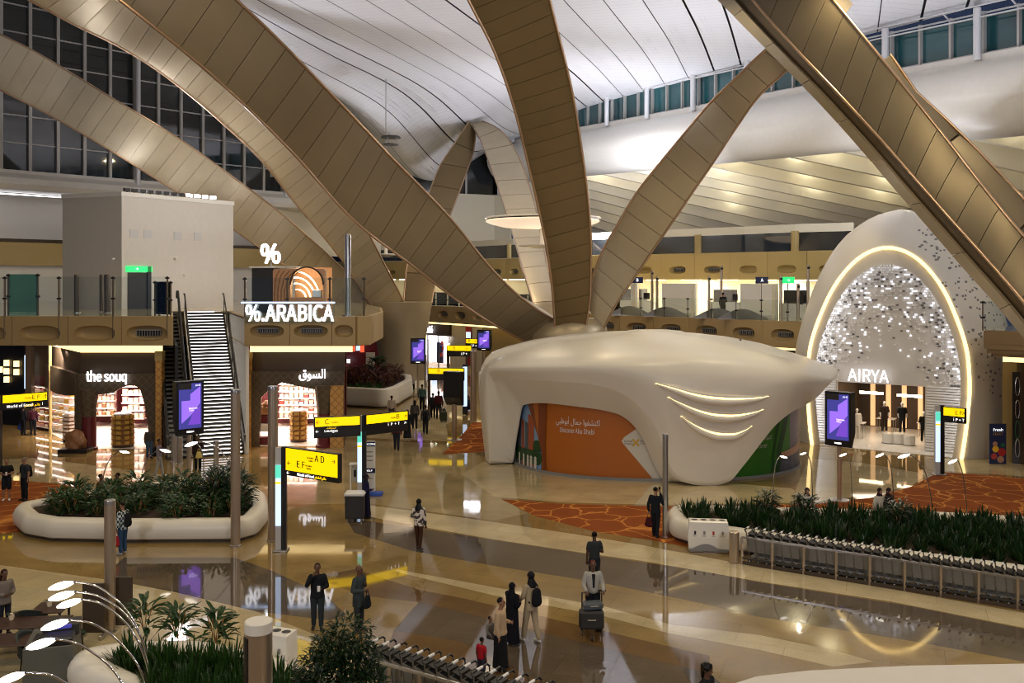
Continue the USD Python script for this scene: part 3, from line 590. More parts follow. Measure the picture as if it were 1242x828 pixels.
for px in np.arange(158, 268, 9.5):
    c = onl(px, BC, BR) + nB * -.35; obj('flood_head' , rbox((*c, ZB + .2), (.42, .2, .22), math.atan2(dB[1], dB[0])), M['em_cool' if px > 225 else 'dark'], t)
    obj('bracket', box(c[0] - .04, c[1] - .04, ZB, c[0] + .04, c[1] + .04, ZB + .1), M['dark'], t)
# stair
S0, S1 = np.array([-14.75, 48.2]), np.array([-18.5, 57.0]); dT = nrm(S1 - S0); lT = np.linalg.norm(S1 - S0); nT = np.array([dT[1], -dT[0]])
st = thing('staircase', 'steep white-edged staircase rising between the two shops', 'staircase', (*S0, 0)); NS = 42
for i in range(NS):
    z = (i + 1) * ZM / NS; a = S0 + dT * lT * i / NS; b = S0 + dT * lT * (i + 1) / NS
    obj('tread', hull([(*(p + nT * k * 1.05), q) for p in (a, b + dT * .02) for k in (-1, 1) for q in (z - .05, z)]), M['white_matt'], st)
    obj('riser', hull([(*(a + dT * o + nT * k * 1.03), q) for o in (.03, .06) for k in (-1, 1) for q in (z - ZM / NS, z - .05)]), M['dark'], st)
    obj('nosing_light', hull([(*(a + dT * o + nT * k * 1.0), q) for o in (-.012, .0) for k in (-1, 1) for q in (z - .045, z - .005)]), M['em_white'], st)
for k in (-1, 1):
    e = nT * k * 1.12
    obj('stringer', hull([(*(S0 + e), 0), (*(S0 + e + dT * .5), 0), (*(S0 + e), .5), (*(S1 + e), ZM + .15), (*(S1 + e), ZM - .5), (*(S0 + e + nT * .06 * k), 0.01), (*(S0 + e + nT * .06 * k), .5), (*(S1 + e + nT * .06 * k), ZM + .15), (*(S1 + e + nT * .06 * k), ZM - .5)]), M['mullion'], st)
    obj('handrail', tube([(*(S0 + e - dT * .3), 1.0), (*(S0 + e), 1.05), (*(S1 + e), ZM + 1.05), (*(S1 + e + dT * .5), ZM + 1.05)], .045, 8), M['dark'], st)
    for q in np.linspace(.02, .98, 8): p = S0 + (S1 - S0) * q + e; obj('baluster', cyl((*p, ZM * q + .1), (*p, ZM * q + 1.05), .025, 6), M['dark'], st)
t = thing('escalator', 'steel sided escalator with black handrail on the left of the staircase', 'escalator', (*(S0 - nT * 2.0), 0))
for k, nm in ((-1.5, 'inner_skirt'), (-2.6, 'outer_skirt')):
    e = nT * k
    obj(nm, hull([(*(S0 + e + nT * o), z) for o in (0, .1) for z in (.05, .75)] + [(*(S1 + e + nT * o), z) for o in (0, .1) for z in (ZM, ZM + .7)]), M['steel'], t)
    obj('handrail', tube([(*(S0 + e - dT * .5), .8), (*(S0 + e - dT * .3), 1.1), (*(S0 + e), 1.2), (*(S1 + e), ZM + 1.2), (*(S1 + e + dT * .7), ZM + 1.2), (*(S1 + e + dT * .9), ZM + .8)], .07, 8), M['black'], t)
obj('truss', hull([(*(S0 + nT * k), z) for k in (-2.7, -1.4) for z in (0, .1)] + [(*(S1 + nT * k), z) for k in (-2.7, -1.4) for z in (ZM - 1.0, ZM - .1)]), M['black'], t)
for q in np.linspace(0, .97, 34):
    p = S0 + (S1 - S0) * q; obj('step', hull([(*(p + dT * a + nT * k), z + ZM * q) for a in (0, .26) for k in (-2.45, -1.55) for z in (.12, .22)]), M['grey'], t)
wb = thing('wall_stair', 'plain beige wall closing the right side of the staircase', 'wall', (A2[0], 48.7, 0), kind='structure')
obj('wall_face', wall((-17.0, 57), (A2[0], 48.9), 0, 6.9, .15), M['white_matt'], wb)
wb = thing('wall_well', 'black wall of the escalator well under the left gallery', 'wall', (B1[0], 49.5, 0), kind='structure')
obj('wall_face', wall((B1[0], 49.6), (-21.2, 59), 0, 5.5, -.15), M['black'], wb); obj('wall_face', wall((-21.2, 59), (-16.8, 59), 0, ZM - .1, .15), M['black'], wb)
# ---------------------------------------------------------------- shops under the deck
def facade(t, A, B, z1, z0, opening, mk, thick=.25, name='facade_panel'):
    """upright plate A->B with an opening given as (px, py) points on its plane"""
    A, B = np.array(A, float), np.array(B, float); d = nrm(B - A); L = np.linalg.norm(B - A); R = sbox(0, z0, L, z1)
    if opening:
        O = []
        for px, py in opening: c = onl(px, A, B); O.append(((c - A) @ d, EYE - (py - HY) * c[1] / F))
        R = R.difference(Polygon(O).buffer(.12).buffer(-.12))
    n = np.array([d[1], -d[0]]); m = extr(R, thick); Mx = np.eye(4); Mx[:3, 0] = [*d, 0]; Mx[:3, 1] = [0, 0, 1]; Mx[:3, 2] = [*n, 0]; Mx[:3, 3] = [*A, 0]
    m.apply_transform(Mx); return obj(name, m, M[mk], t)
def relief(name, col, line):
    """dark panel with a raised diamond lattice"""
    return usdkit.material(stage, '/World/Looks/' + name, {'g': ('texture_coordinate', {}), 'm': ('mapping', {'rotation': (0, .785, 0)}), 'c': ('brick_texture', {'offset': 0.0, 'scale': 1.0, 'brick_width': .3, 'row_height': .3, 'mortar_size': .02, 'color1': col, 'color2': tuple(c * .88 for c in col), 'mortar': line}), 's': ('separate_xyz', {}), 'cb': ('combine_xyz', {}),
        'p': ('principled_bsdf', {'roughness': .5})}, [('g.object', 'm.vector'), ('m.vector', 's.vector'), ('s.x', 'cb.x'), ('s.z', 'cb.y'), ('cb.vector', 'c.vector'), ('c.color', 'p.base_color')], surface='p.BSDF')
M['lattice'] = relief('lattice_brown', (.085, .062, .035), (.13, .095, .055)); M['wood_lattice'] = relief('lattice_wood', (.60, .33, .09), (.32, .15, .04))
F1a, F1b = P2(97, 50.2), P2(193, 50.2); F1c = P2(60, 55.6)
sh1 = thing('souk_shop', 'brown shop front with a wavy opening under the left part of the gallery', 'shop', (*F1a, 0))
facade(sh1, F1a, F1b, 4.0, 0, [(117, 560), (117, 478), (138, 476), (148, 470), (156, 467), (166, 467), (172, 471), (177, 487), (181, 508), (187, 560)], 'lattice')
facade(sh1, F1c, F1a, 4.0, 0, [(52, 560), (62, 470), (74, 477), (86, 479), (96.3, 479), (96.3, 560)], 'lattice')
obj('head_band', cat([wall(F1a, F1b, 4.0, 5.1, .2), wall(F1c, F1a, 4.0, 5.1, .2)]), M['dark_brown'], sh1)
obj('corner_pillar', cat([lathe([(.34, 1.75), (.5, 3.2)], 14, (*P2(107.5, 50.0), 0))]), M['lattice'], sh1); obj('pillar_base', lathe([(.46, 0), (.46, .12), (.38, .14), (.34, 1.75)], 14, (*P2(107.5, 50.0), 0)), M['red_dark'] if 'red_dark' in M else M.setdefault('red_dark', mat('red_dark', (.12, .012, .015), .4)), sh1)
obj('shop_sign', text('the souq', .52, [*P2(105, 49.85), 3.62], (1, 0, 0), (0, 0, 1), .10, bold=1, width=49 * 49.9 / F), M['em_white'], sh1)
obj('shop_floor', extr(Polygon([F1c, F1a, F1b, P2(193, 59), P2(60, 62)]), .015, 0), M['white_gloss'], sh1)
obj('back_wall', wall(P2(40, 60.5), P2(196, 58.5), 0, 5.3, .2), M['red_dark'], sh1); obj('side_wall', wall(P2(190, 51), P2(192, 58.5), 0, 5.3, .2), M['red_dark'], sh1)
obj('shop_ceiling', extr(Polygon([F1c, F1a + [.3, .3], F1b + [-.1, .3], P2(193, 59), P2(60, 62)]), .1, 5.2), M['white_matt'], sh1)
obj('light_tube', cat([box(*(P2(p, D)), 3.0, *(P2(p, D) + [.15, .15]), 4.6) for p, D in ((143, 55),)]), M['em_white'], sh1)
rect_light('shop_lamp_a', (*P2(140, 54), 5.0), (*P2(140, 54.2), 0), 4.5, 3.5, 20, (1, .80, .70)); rect_light('shop_lamp_b', (*P2(82, 53.6), 5.0), (*P2(80, 56.5), 1), 2.4, 1.6, 40, (1, .84, .72))
F2a, F2b = P2(303, 51), P2(418, 51)
sh2 = thing('souk_shop', 'brown shop front with a slanted opening under the right part of the gallery', 'shop', (*F2a, 0))
facade(sh2, F2a, F2b, 4.05, 0, [(314, 560), (318, 481), (330, 470), (343, 463), (360, 467), (383, 471.5), (386, 500), (388, 560)], 'lattice')
obj('head_band', wall(F2a, F2b, 4.05, 5.1, .2), M['dark_brown'], sh2)
obj('corner_pillar', lathe([(.34, 1.8), (.5, 3.3)], 14, (*P2(393, 50.85), 0)), M['lattice'], sh2); obj('pillar_base', lathe([(.46, 0), (.46, .12), (.36, .14), (.34, 1.8)], 14, (*P2(393, 50.85), 0)), M['red_dark'], sh2)
obj('shop_sign', text(AR_SOUQ, .50, [*P2(363, 50.65), 3.70], (1, 0, 0), (0, 0, 1), .10, AR, bold=1, width=32 * 50.6 / F), M['em_white'], sh2)
obj('shop_floor', extr(Polygon([F2a, F2b, P2(418, 60), P2(303, 60)]), .015, 0), M['white_gloss'], sh2)
obj('back_wall', wall(P2(300, 59), P2(420, 59), 0, 5.3, .2), M['red_dark'], sh2)
obj('side_wall', wall(P2(415, 51.4), P2(417, 59), 0, 5.3, .2), M['wood'], sh2)
obj('shop_ceiling', extr(Polygon([F2a + [0, .3], F2b + [0, .3], P2(418, 60), P2(303, 60)]), .1, 5.2), M['white_matt'], sh2)
rect_light('shop_lamp_c', (*P2(358, 55), 5.0), (*P2(358, 55.2), 0), 4.0, 4.5, 20, (1, .82, .74))
for px, D in ((193.5, 49.9), (300.5, 50.6)):
    c = P2(px, D); t = thing('wood_pilaster', 'golden wood pilaster with honeycomb carving at the %s edge of the staircase' % ('left' if px < 250 else 'right'), 'pillar', (*c, 0))
    obj('shaft', box(c[0] - .16, c[1] - .15, .0, c[0] + .16, c[1] + .3, 4.7), M['wood_lattice'], t); obj('cap', box(c[0] - .19, c[1] - .18, 4.7, c[0] + .19, c[1] + .3, 5.2), M['tan_wall'], t)
wp = P2(409, 50.8); obj('end_panel', box(wp[0] - .35, wp[1] - .2, 0, wp[0] + .35, wp[1] - .07, 3.3), M['wood_lattice'], sh2)
# shelves and goods
good_src = {}
def goods(label, group, spots, tones, prefix='packet'):
    for i, (c, s) in enumerate(spots):
        k = (prefix, RND.randrange(len(tones)))
        if k not in good_src:
            t = thing('goods_' + prefix, label, 'package', c, 0, group); obj('carton', rbox((0, 0, .5), (1, 1, 1), b=.06), M[tones[k[1]]], t, world=False); obj('lid', rbox((0, 0, .97), (1.03, 1.03, .1), b=.02), M[tones[(k[1] + 1) % len(tones)]], t, world=False)
            UsdGeom.Xformable(t.prim).AddScaleOp().Set(Gf.Vec3f(*map(float, s))); good_src[k] = t
        else: dup(good_src[k], c, 0, label, group, scale=tuple(map(float, s)))
for k, c in (('g_pink', (.75, .42, .38)), ('g_cream', (.8, .66, .45)), ('g_brown', (.30, .14, .06)), ('g_white', (.8, .76, .7)), ('g_teal', (.05, .35, .42)), ('g_gold', (.6, .38, .08)), ('g_red', (.5, .06, .05))): addm(k, c, .4)
def shelf_unit(label, A, B, z0, z1, rows, n, tones, glabel, group, depth=.5, back='white_matt', pfx='packet', hfrac=.6):
    A, B = np.array(A, float), np.array(B, float); d = nrm(B - A); L = np.linalg.norm(B - A); nn = np.array([d[1], -d[0]])
    t = thing('shelf_unit', label, 'shelf', (*A, z0)); obj('back_panel', wall(A, B, z0, z1, .06), M[back], t); spots = []
    H = (z1 - z0) / rows
    for r in range(rows + 1):
        z = z0 + r * H; obj('shelf_board', hull([(*(p + nn * o), zz) for p in (A, B) for o in (0, depth) for zz in (z, z + .04)]), M['white_gloss'], t)
        if r < rows:
            obj('shelf_light', hull([(*(p + nn * o), zz) for p in (A, B) for o in (depth * .75, depth * .85) for zz in (z + H - .03, z + H)]), M['em_pink'], t)
            for i in range(n):
                w = L / n; h = H * hfrac * RND.uniform(.7, 1.15); q = A + d * (i + .5) * w + nn * depth * .5; spots.append(((*q, z + .04), (w * .78, depth * .6, h)))
    for i in range(3): q = A + d * L * i / 2; obj('upright', box(q[0] - .03, q[1] - .03, z0, q[0] + .03, q[1] + .03, z1), M['red_dark'], t)
    goods(glabel, group, spots, tones, pfx); return t
shelf_unit('long white lit shelves of packets seen through the left side of the souk shop', P2(45, 57.6), P2(97, 54.8), .15, 2.55, 6, 9, ['g_cream', 'g_white', 'g_pink', 'g_gold'], 'small packet on the long lit shelves at the left of the souk shop', 'packets on the long lit shelves')
shelf_unit('tall square-celled white shelf above the long shelves in the left shop', P2(77, 56.6), P2(97, 55.6), 2.62, 4.0, 3, 3, ['g_white', 'g_pink', 'g_red'], 'packet in the square cells high in the left shop', 'packets in the high square cells', pfx='box')
shelf_unit('low lit shelves of sweets at the back of the wavy shop opening', P2(117, 57.8), P2(142, 57.8), .7, 3.0, 5, 5, ['g_cream', 'g_pink', 'g_brown'], 'box of sweets on the shelves at the back of the wavy opening', 'sweets behind the wavy opening', pfx='sweet')
shelf_unit('dark red gift shelf with white cartons right of the wavy opening', P2(151, 57.2), P2(178, 57.2), .6, 3.0, 5, 4, ['g_white', 'g_pink', 'g_white', 'g_cream'], 'white gift carton on the dark red shelf right of the wavy opening', 'gift cartons on the dark red shelf', back='red_dark', pfx='gift')
shelf_unit('white shelf wall crowded with souvenirs in the right shop', P2(340, 58), P2(388, 58), .5, 3.4, 7, 8, ['g_white', 'g_pink', 'g_cream', 'g_white', 'g_red'], 'souvenir on the crowded white shelves of the right shop', 'souvenirs on the white shelf wall', pfx='souvenir')
def tier_display(label, c, r, h, n, mk, name='display_tower'):
    t = thing(name, label, 'display', (*c, 0)); obj('plinth', lathe([(r * .9, 0), (r * .9, .12)], 14, (*c, 0)), M['dark_brown'], t)
    for i in range(n):
        z = .12 + (h - .12) * i / n; dz = (h - .12) / n; obj('tier', lathe([(r * .8, z), (r, z + dz * .1), (r, z + dz * .2), (r * .75, z + dz * .25), (r * .75, z + dz)], 14, (*c, 0)), M['wood'], t)
        obj('stacked_boxes', cat([rotz(box(c[0] + r * .62, c[1] - .12, z + dz * .25, c[0] + r * .92, c[1] + .12, z + dz * .85), a, (*c, 0)) for a in np.linspace(0, 6.28, 9)[:-1]]), M[mk], t)
    obj('top', lathe([(r * .8, h), (r * .7, h + .06)], 14, (*c, 0)), M['light_grey'], t)
tier_display('round brown display tower stacked with boxes in the wavy shop opening', P2(149, 50.9), .62, 1.75, 6, 'g_gold')
tier_display('dark spinner rack of cards standing in front of the long lit shelves', P2(84, 52.5), .36, 1.55, 7, 'g_white', 'card_spinner')
tier_display('brown display tower of boxes inside the right shop', P2(362, 52.5), .5, 1.7, 6, 'g_gold')
t = thing('camel_ornament', 'dark sculpted mound ornament on a black plinth at the corner pillar of the shop', 'ornament', (*P2(92, 49.3), 0)); c = P2(92, 49.3)
obj('plinth', rbox((*c, .1), (1.5, .9, .2)), M['black'], t)
m = trimesh.creation.icosphere(3, .6); m.vertices = m.vertices * [.95, .55, .95] * (1 + .9 * (meshkit.fbm(m.vertices * 2.6, 3, 4)[:, None] - .5)); m.apply_translation([*c, .55]); m.vertices[:, 2] = np.maximum(m.vertices[:, 2], .2); obj('mound', m, M['g_brown'], t, smooth=True)
t = thing('luggage_scale', 'white pedestal shelf of bright jars left of the tall pole in the right shop', 'display', (*P2(323, 51.6), 0)); c = P2(323, 51.6)
for i, (z, mk) in enumerate(((.0, 'red_dark'), (.75, 'white_gloss'), (1.2, 'red_dark'), (1.65, 'wood'))): obj('tier', rbox((*c, z + .2), (.9 - .12 * i, .6, .42)), M[mk], t)
obj('crown', lathe([(.16, 2.05), (.26, 2.2), (.05, 2.4)], 12, (*c, 0)), M['wood'], t)
# dark shop at the far left
t = thing('dark_shop', 'dark shop with small glowing niches at the far left under the gallery', 'shop', (*P2(0, 58), 0))
obj('back_wall', wall(P2(-60, 60), P2(30, 58), 0, 5.5, .2), M['black'], t); obj('brown_pier', box(*P2(31, 56.5), 0, *(P2(38, 56.5) + [0, .4]), 5.5), M['dark_brown'], t)
obj('red_wall', wall(P2(38, 57.5), P2(60, 56), 0, 3.2, .15), M['red_dark'], t); obj('brown_wall', wall(P2(36, 57.6), P2(60, 56), 3.2, 5.5, .2), M['dark_brown'], t)
for px, y in ((9, 440), (9, 450), (21, 441), (21, 451), (1, 448), (9, 460)): c = onl(px, P2(-60, 60), P2(30, 58)); z = EYE - (y - HY) * c[1] / F; obj('niche', box(c[0] - .14, c[1] - .2, z - .18, c[0] + .14, c[1] - .02, z + .18), M['em_gold'], t)
obj('light_strip', box(*P2(29.5, 57), 2.4, *(P2(31, 57) + [0, .1]), 4.4), M['em_blueish'], t)
obj('tan_post', cyl((*P2(61, 54.5), 0), (*P2(61, 54.5), 5.5), .09, 10), M['tan_wall'], t)
# ---------------------------------------------------------------- coffee stand on the deck
k0 = P2(316, 54); cs = thing('coffee_stand', 'coffee stand with a glowing striped arch niche on the left gallery', 'kiosk', (*P2(350, 54), ZM))
Y = 54.0
def X(px, D=Y): return (px - CX) * D / F
def Zy(py, D=Y): return EYE - (py - HY) * D / F
obj('dark_booth', rbox(((X(305) + X(332)) / 2, Y + .8, (ZM + Zy(325)) / 2), (X(332) - X(305), 1.5, Zy(325) - ZM)), M['dark'], cs)
obj('roof_plate', rbox(((X(303) + X(360)) / 2, Y + .7, Zy(324)), (X(360) - X(303), 1.8, .1)), M['white_matt'], cs)
a = np.linspace(0, np.pi, 17); archp = [(X(353) , ZM + .9)] + [((X(353) + X(393)) / 2 - (X(393) - X(353)) / 2 * np.cos(q), Zy(345) + 1.0 * np.sin(q)) for q in a] + [(X(393), ZM + .9)]
pan = sbox(X(332), ZM, X(395.5), Zy(326)).buffer(-.15).buffer(.15).difference(Polygon(archp))
m = extr(pan, .5); m.apply_transform(np.array([[1, 0, 0, 0], [0, 0, -1, Y + .3], [0, 1, 0, 0], [0, 0, 0, 1.]])); addm('kiosk_wood', (.66, .36, .18), .4); obj('wood_front', m, M['kiosk_wood'], cs)
for j in range(5): px = 334 + j * 4; obj('wood_rib', tube([(X(px), Y - .22, ZM), (X(px), Y - .22, Zy(352)), (X(px + j * 1.2 + 2), Y - .22, Zy(335)), (X(px + 6 + j * 2.2), Y - .22, Zy(328))], .03, 6), M['wood'], cs)
obj('niche_back', wall((X(350), Y + 1.6), (X(396), Y + 1.6), ZM, Zy(324), .1), M['kiosk_wood'], cs)
for j in range(4):
    r0 = .42 + j * .24; cx, cz = X(360) - .25, Zy(362) - .1
    obj('light_arc', tube([(cx + r0 * 1.25 * math.cos(q), Y + 1.2 - .2 * j, cz + r0 * 1.45 * math.sin(q)) for q in np.linspace(.15, 1.75, 12)], .05, 6), M['em_warm'], cs)
obj('arch_rim', tube([(p[0], Y - .22, p[1]) for p in archp[1:-1]], .05, 6), M['dark_brown'], cs)
obj('counter', rbox(((X(353) + X(393)) / 2, Y + .2, ZM + .45), (X(393) - X(353), .7, .9)), M['light_grey'], cs)
obj('coffee_machine', rbox((X(384), Y + .25, ZM + 1.1), (.5, .4, .42)), M['steel'], cs)
rect_light('coffee_lamp', (X(372), Y - .05, Zy(330)), (X(372), Y + 1, Zy(360)), 1.2, .3, 16, (1, .62, .3))
t = thing('percent_sign', 'white glowing percent sign standing on the roof of the coffee stand', 'sign', (X(328), 54, Zy(324)))
obj('symbol', text('%', 1.02, [X(328), 54.1, Zy(318.5)], (1, 0, 0), (0, 0, 1), .12, bold=3, align=.5, width=1.15), M['em_white'], t); obj('stem', cyl((X(328), 54.15, Zy(324.5)), (X(328), 54.15, Zy(317)), .03, 6), M['steel'], t)
t = thing('name_sign', 'long white glowing coffee sign along the gallery rail', 'sign', (*P2(380, 48.5), ZM))
Y = 48.45
obj('backing', box(X(330), Y + .04, Zy(386), X(427.5), Y + .1, Zy(365)), M['glass'], t)
obj('lettering', text('%.ARABICA', .80, [X(331), Y + .02, Zy(383.8)], (1, 0, 0), (0, 0, 1), .06, bold=2, width=X(427) - X(331)), M['em_white'], t)
obj('top_bar', box(X(326), Y, Zy(365), X(428), Y + .1, Zy(363)), M['em_blueish'], t)
# ---------------------------------------------------------------- far gallery: fascia, rail, booths, upper band
GP = [(330, 112), (430, 105), (520, 96), (600, 87), (640, 82), (690, 76), (750, 70), (810, 67), (870, 64), (930, 61), (985, 58.5), (1040, 57)]
gx, gd = zip(*GP)
def gal(px, off=0.0): return P2(px, float(PchipInterpolator(gx, gd)(px)) + off)
gt = thing('gallery_deck', 'far tan gallery across the hall with dark vents in oval recesses', 'gallery', (*gal(750), 4.6), kind='structure')
pxs = np.linspace(330, 1035, 60); line = np.array([gal(p) for p in pxs]); s = np.r_[0, np.cumsum(np.linalg.norm(np.diff(line, axis=0), axis=1))]
def galcut(off, step):
    line = np.array([gal(p, off) for p in pxs]); s = np.r_[0, np.cumsum(np.linalg.norm(np.diff(line, axis=0), axis=1))]; n = int(s[-1] / step)
    return np.c_[np.interp(np.linspace(0, s[-1], n + 1), s, line[:, 0]), np.interp(np.linspace(0, s[-1], n + 1), s, line[:, 1])]
Q = galcut(0, 2.9)
for i in range(len(Q) - 1): fascia(gt, Q[i], Q[i + 1], 4.65, 6.3, (1.7, .75, .8), grille=True)
body = Polygon(list(galcut(.55, 5)) + list(galcut(16, 5))[::-1]).buffer(0)
obj('slab', extr(body, 1.6, 4.68), M['fascia_1'], gt); obj('deck_floor', extr(body.buffer(-.2), .03, 6.28), M['stone_white'], gt)
wf = thing('wall_far', 'far wall: tan upper band, strip of dark windows and cream top', 'wall', (*gal(750, 9), 8.9), kind='structure')
Q9 = galcut(9, 3.1)
for i in range(len(Q9) - 1): fascia(wf, Q9[i], Q9[i + 1], 8.95, 11.0, (1.5, .6, .75), grille=(i % 4 < 2), mk='tan_wall')
Q10 = galcut(10.2, 4)
for i in range(len(Q10) - 1):
    obj('window_strip', wall(Q10[i], Q10[i + 1], 11.0, 12.4, .1), M['night_glass'], wf)
    if i % 2 == 0: obj('pier', cyl((*Q10[i], 11), (*Q10[i], 12.5), .3, 10), M['tan_wall'], wf)
    obj('cream_top', wall(Q10[i], Q10[i + 1], 12.4, 13.0, .3), M['cream'], wf)
    obj('ledge', wall(Q9[min(i, len(Q9) - 1)], Q9[min(i + 1, len(Q9) - 1)], 11.0, 11.06, .8), M['cream'], wf) if i % 1 == 0 else None
obj('gallery_back', cat([wall(a, b, 6.3, 9.2, .2) for a, b in zip(galcut(15, 5)[:-1], galcut(15, 5)[1:])]), M['cream'], wf)
obj('gallery_soffit', extr(Polygon(list(galcut(9.1, 5)) + list(galcut(16, 5))[::-1]).buffer(0), .12, 8.95), M['white_matt'], wf)
lamps = cat([rbox((*q, 8.9), (1.6, .3, .06)) for q in galcut(11.5, 3.2)]); obj('soffit_lamps', lamps, M['em_lamp'], wf)
for px in (560, 700, 800, 900): rect_light('gallery_lamp_%d' % px, (*gal(px, 11), 8.8), (*gal(px, 11.1), 6), 9, 2, 11, (1, .92, .76))
obj('under_light', cat([wall(a, b, 4.45, 4.62, .12) for a, b in zip(galcut(.5, 5)[:-1], galcut(.5, 5)[1:])]), M['em_cove'], gt)
balustrade('long clear glass balustrade along the edge of the far gallery', [gal(p, -.02) for p in np.linspace(500, 1030, 30)], 6.3, 1.35, 2.0, pr=.03)
for i, (p0, p1, off) in enumerate(((803, 842, 4), (898, 940, 4), (731, 741, 5), (765, 771, 3.0), (1000, 1020, 4))):
    a, b = gal(p0, off), gal(p1, off); t = thing('security_booth', ('white security booth left of the standing guard', 'white security booth under the blue sign', 'narrow white cabinet by the leaning rib on the far gallery', 'slim white machine with black screen on the far gallery', 'white booth on the far gallery, partly behind the egg pavilion')[i], 'booth', (*a, 6.3))
    obj('front', wall(a, b, 6.3, 8.65, .2), M['white_matt'], t); obj('side', wall(b, gal(p1 + 4, off + 2), 6.3, 8.65, .2), M['cream'], t); obj('plinth', wall(a - [0, .05], b - [0, .05], 6.3, 6.5, .1), M['light_grey'], t)
for i, (p0, p1) in enumerate(((744, 790), (860, 896), (945, 982), (640, 665))):
    a, b = gal(p0, 6), gal(p1, 6); t = thing('scanner_lane', ('grey scanner lane near the leaning rib on the far gallery', 'grey scanner lane beside the standing guard', 'dark scanner lane under the green sign', 'white tiled scanner screen behind the pale rib')[i], 'machine', (*a, 6.3))
    obj('conveyor', wall(a, b, 6.3, 7.3, .9), M['white_plastic'], t); obj('tunnel', wall(a + (b - a) * .15, a + (b - a) * .75, 7.3, 8.2, .8), M['grey' if i < 2 else ('dark' if i == 2 else 'white_plastic')], t); obj('monitor', wall(a + (b - a) * .8, a + (b - a) * .95, 7.4, 7.9, .08), M['black'], t)
for i, (px, h) in enumerate(((791, 9.6), (797, 9.2), (860, 9.2), (875, 9.9), (947, 9.2), (968, 8.7), (980, 9.9))):
    c = gal(px, 1.6); t = thing('gallery_post', 'slim bronze camera post on the far gallery, ' + ('left of the pair by a sign', 'right of the pair by a sign', 'left of the standing guard', 'tall one close to the standing guard', 'before the exit sign', 'short one right of the exit sign', 'tallest, beside the egg pavilion')[i], 'post', (*c, 6.3)); obj('shaft', cyl((*c, 6.3), (*c, h), .1, 8), M['post_bronze'], t); obj('camera', rbox((c[0], c[1] - .12, h - .2), (.16, .2, .14)), M['black'], t)
for i, px in enumerate((763, 807, 870, 900)):
    c = gal(px, .7); t = thing('dune_screen', 'low grey dune-shaped screen on the far gallery, ' + ('nearest the leaning rib', 'second from the leaning rib', 'left of the standing guard', 'right of the standing guard')[i], 'screen', (*c, 6.3))
    a = np.linspace(-1, 1, 13); m = extr(Polygon([(q * 1.7, .0) for q in (-1, 1)][::1] + [(q * 1.7, .08 + .62 * math.cos(q * 1.57) ** 1.3) for q in a[::-1]]), .08); m.apply_transform(np.array([[1, 0, 0, c[0]], [0, 0, -1, c[1]], [0, 1, 0, 6.3], [0, 0, 0, 1.]])); obj('board', m, M['grey'], t); obj('foot', box(c[0] - 1.6, c[1] - .2, 6.3, c[0] + 1.6, c[1] + .1, 6.36), M['steel'], t)
for i, (px, D0, txt, mk) in enumerate(((773, 2.5, 'B', 'navy'), (924, 2.5, 'A', 'navy'), (956, 6, '→', 'em_green'))):
    c = gal(px, D0); t = thing('overhead_sign', ('small navy sign near the leaning rib on the far gallery', 'navy and white sign above the white booth on the far gallery', 'green lit exit sign on the far gallery')[i], 'sign', (*c, 8.7))
    obj('board', rbox((*c, 8.9), (.85, .12, .45)), M[mk], t); obj('lettering', text(txt, .22, [c[0], c[1] - .065, 8.8], (1, 0, 0), (0, 0, 1), .01, align=.5), M['em_text'], t); obj('hanger', cyl((c[0], c[1] + .1, 6.3), (c[0], c[1] + .1, 8.75), .03, 6), M['steel'], t)
# what stands below the far gallery
uw = thing('wall_under', 'lower far wall below the far gallery with brown and cream bays', 'wall', (*gal(560, 2), 0), kind='structure')
for p0, p1, mk, off in ((330, 500, 'dark', 6), (500, 506, 'tan_wall', 2), (546, 585, 'cream', 2.5), (585, 700, 'tan_wall', 2.2), (700, 1035, 'dark_brown', 2)):
    for a in np.arange(p0, p1, 40): obj('bay', wall(gal(a, off), gal(min(a + 40, p1), off), 0, 4.6, .2), M[mk], uw)
obj('cafe_back', wall(gal(504, 6), gal(548, 6), 0, 4.6, .2), M['white_matt'], uw)
cf = thing('cafe', 'far café with a white lit sign over a bright glass front', 'shop', (*gal(525, 2), 0))
a, b = gal(506, 2), gal(545, 2); e = nrm(b - a)
obj('sign_band', wall(a, b, 3.2, 4.4, .3), M['dark_brown'], cf); obj('sign', text('café', .62, [*(gal(514, 1.7)), 3.45], [*e, 0], (0, 0, 1), .08, bold=2), M['em_white'], cf)
obj('light_band', cat([wall(gal(517, 1.9), gal(543, 1.9), 2.75, 3.15, .1)]), M['em_white'], cf); obj('yellow_band', wall(gal(506, 1.8), gal(516, 1.8), 2.75, 3.15, .1), M['em_sign'], cf)
for p in (506, 519, 532, 545): obj('frame', box(*(gal(p, 1.9) - .06), 0, *(gal(p, 1.9) + .06), 3.2), M['dark'], cf)
for i, (p, mk) in enumerate(((510, 'em_white'), (524, 'em_blueish'), (538, 'em_pink'), (530, 'navy'))): obj('display', wall(gal(p, 4.5 - .3 * i), gal(p + 7, 4.5 - .3 * i), .3, 2.4, .1), M[mk], cf)
for i, (px, z) in enumerate(((534, 1.0), (536, 1.7), (535, 2.2))): obj('stock', box(*gal(px, 3), z, *(gal(px + 2.5, 3) + [0, .2]), z + .4), M['g_red'], cf)
rect_light('cafe_lamp', (*gal(525, 4), 4.4), (*gal(525, 4.1), 0), 3, 2.5, 25, (1, .88, .95))
t = thing('red_banner', 'narrow red hanging banner on the cream bay right of the café', 'banner', (*gal(568, 2.2), 1.5)); obj('cloth', wall(gal(564.5, 2.1), gal(571, 2.1), .5, 4.3, .05), M['red'], t); obj('print', wall(gal(565, 2.0), gal(570.5, 2.0), 3.2, 3.8, .05), M['em_blueish'], t)
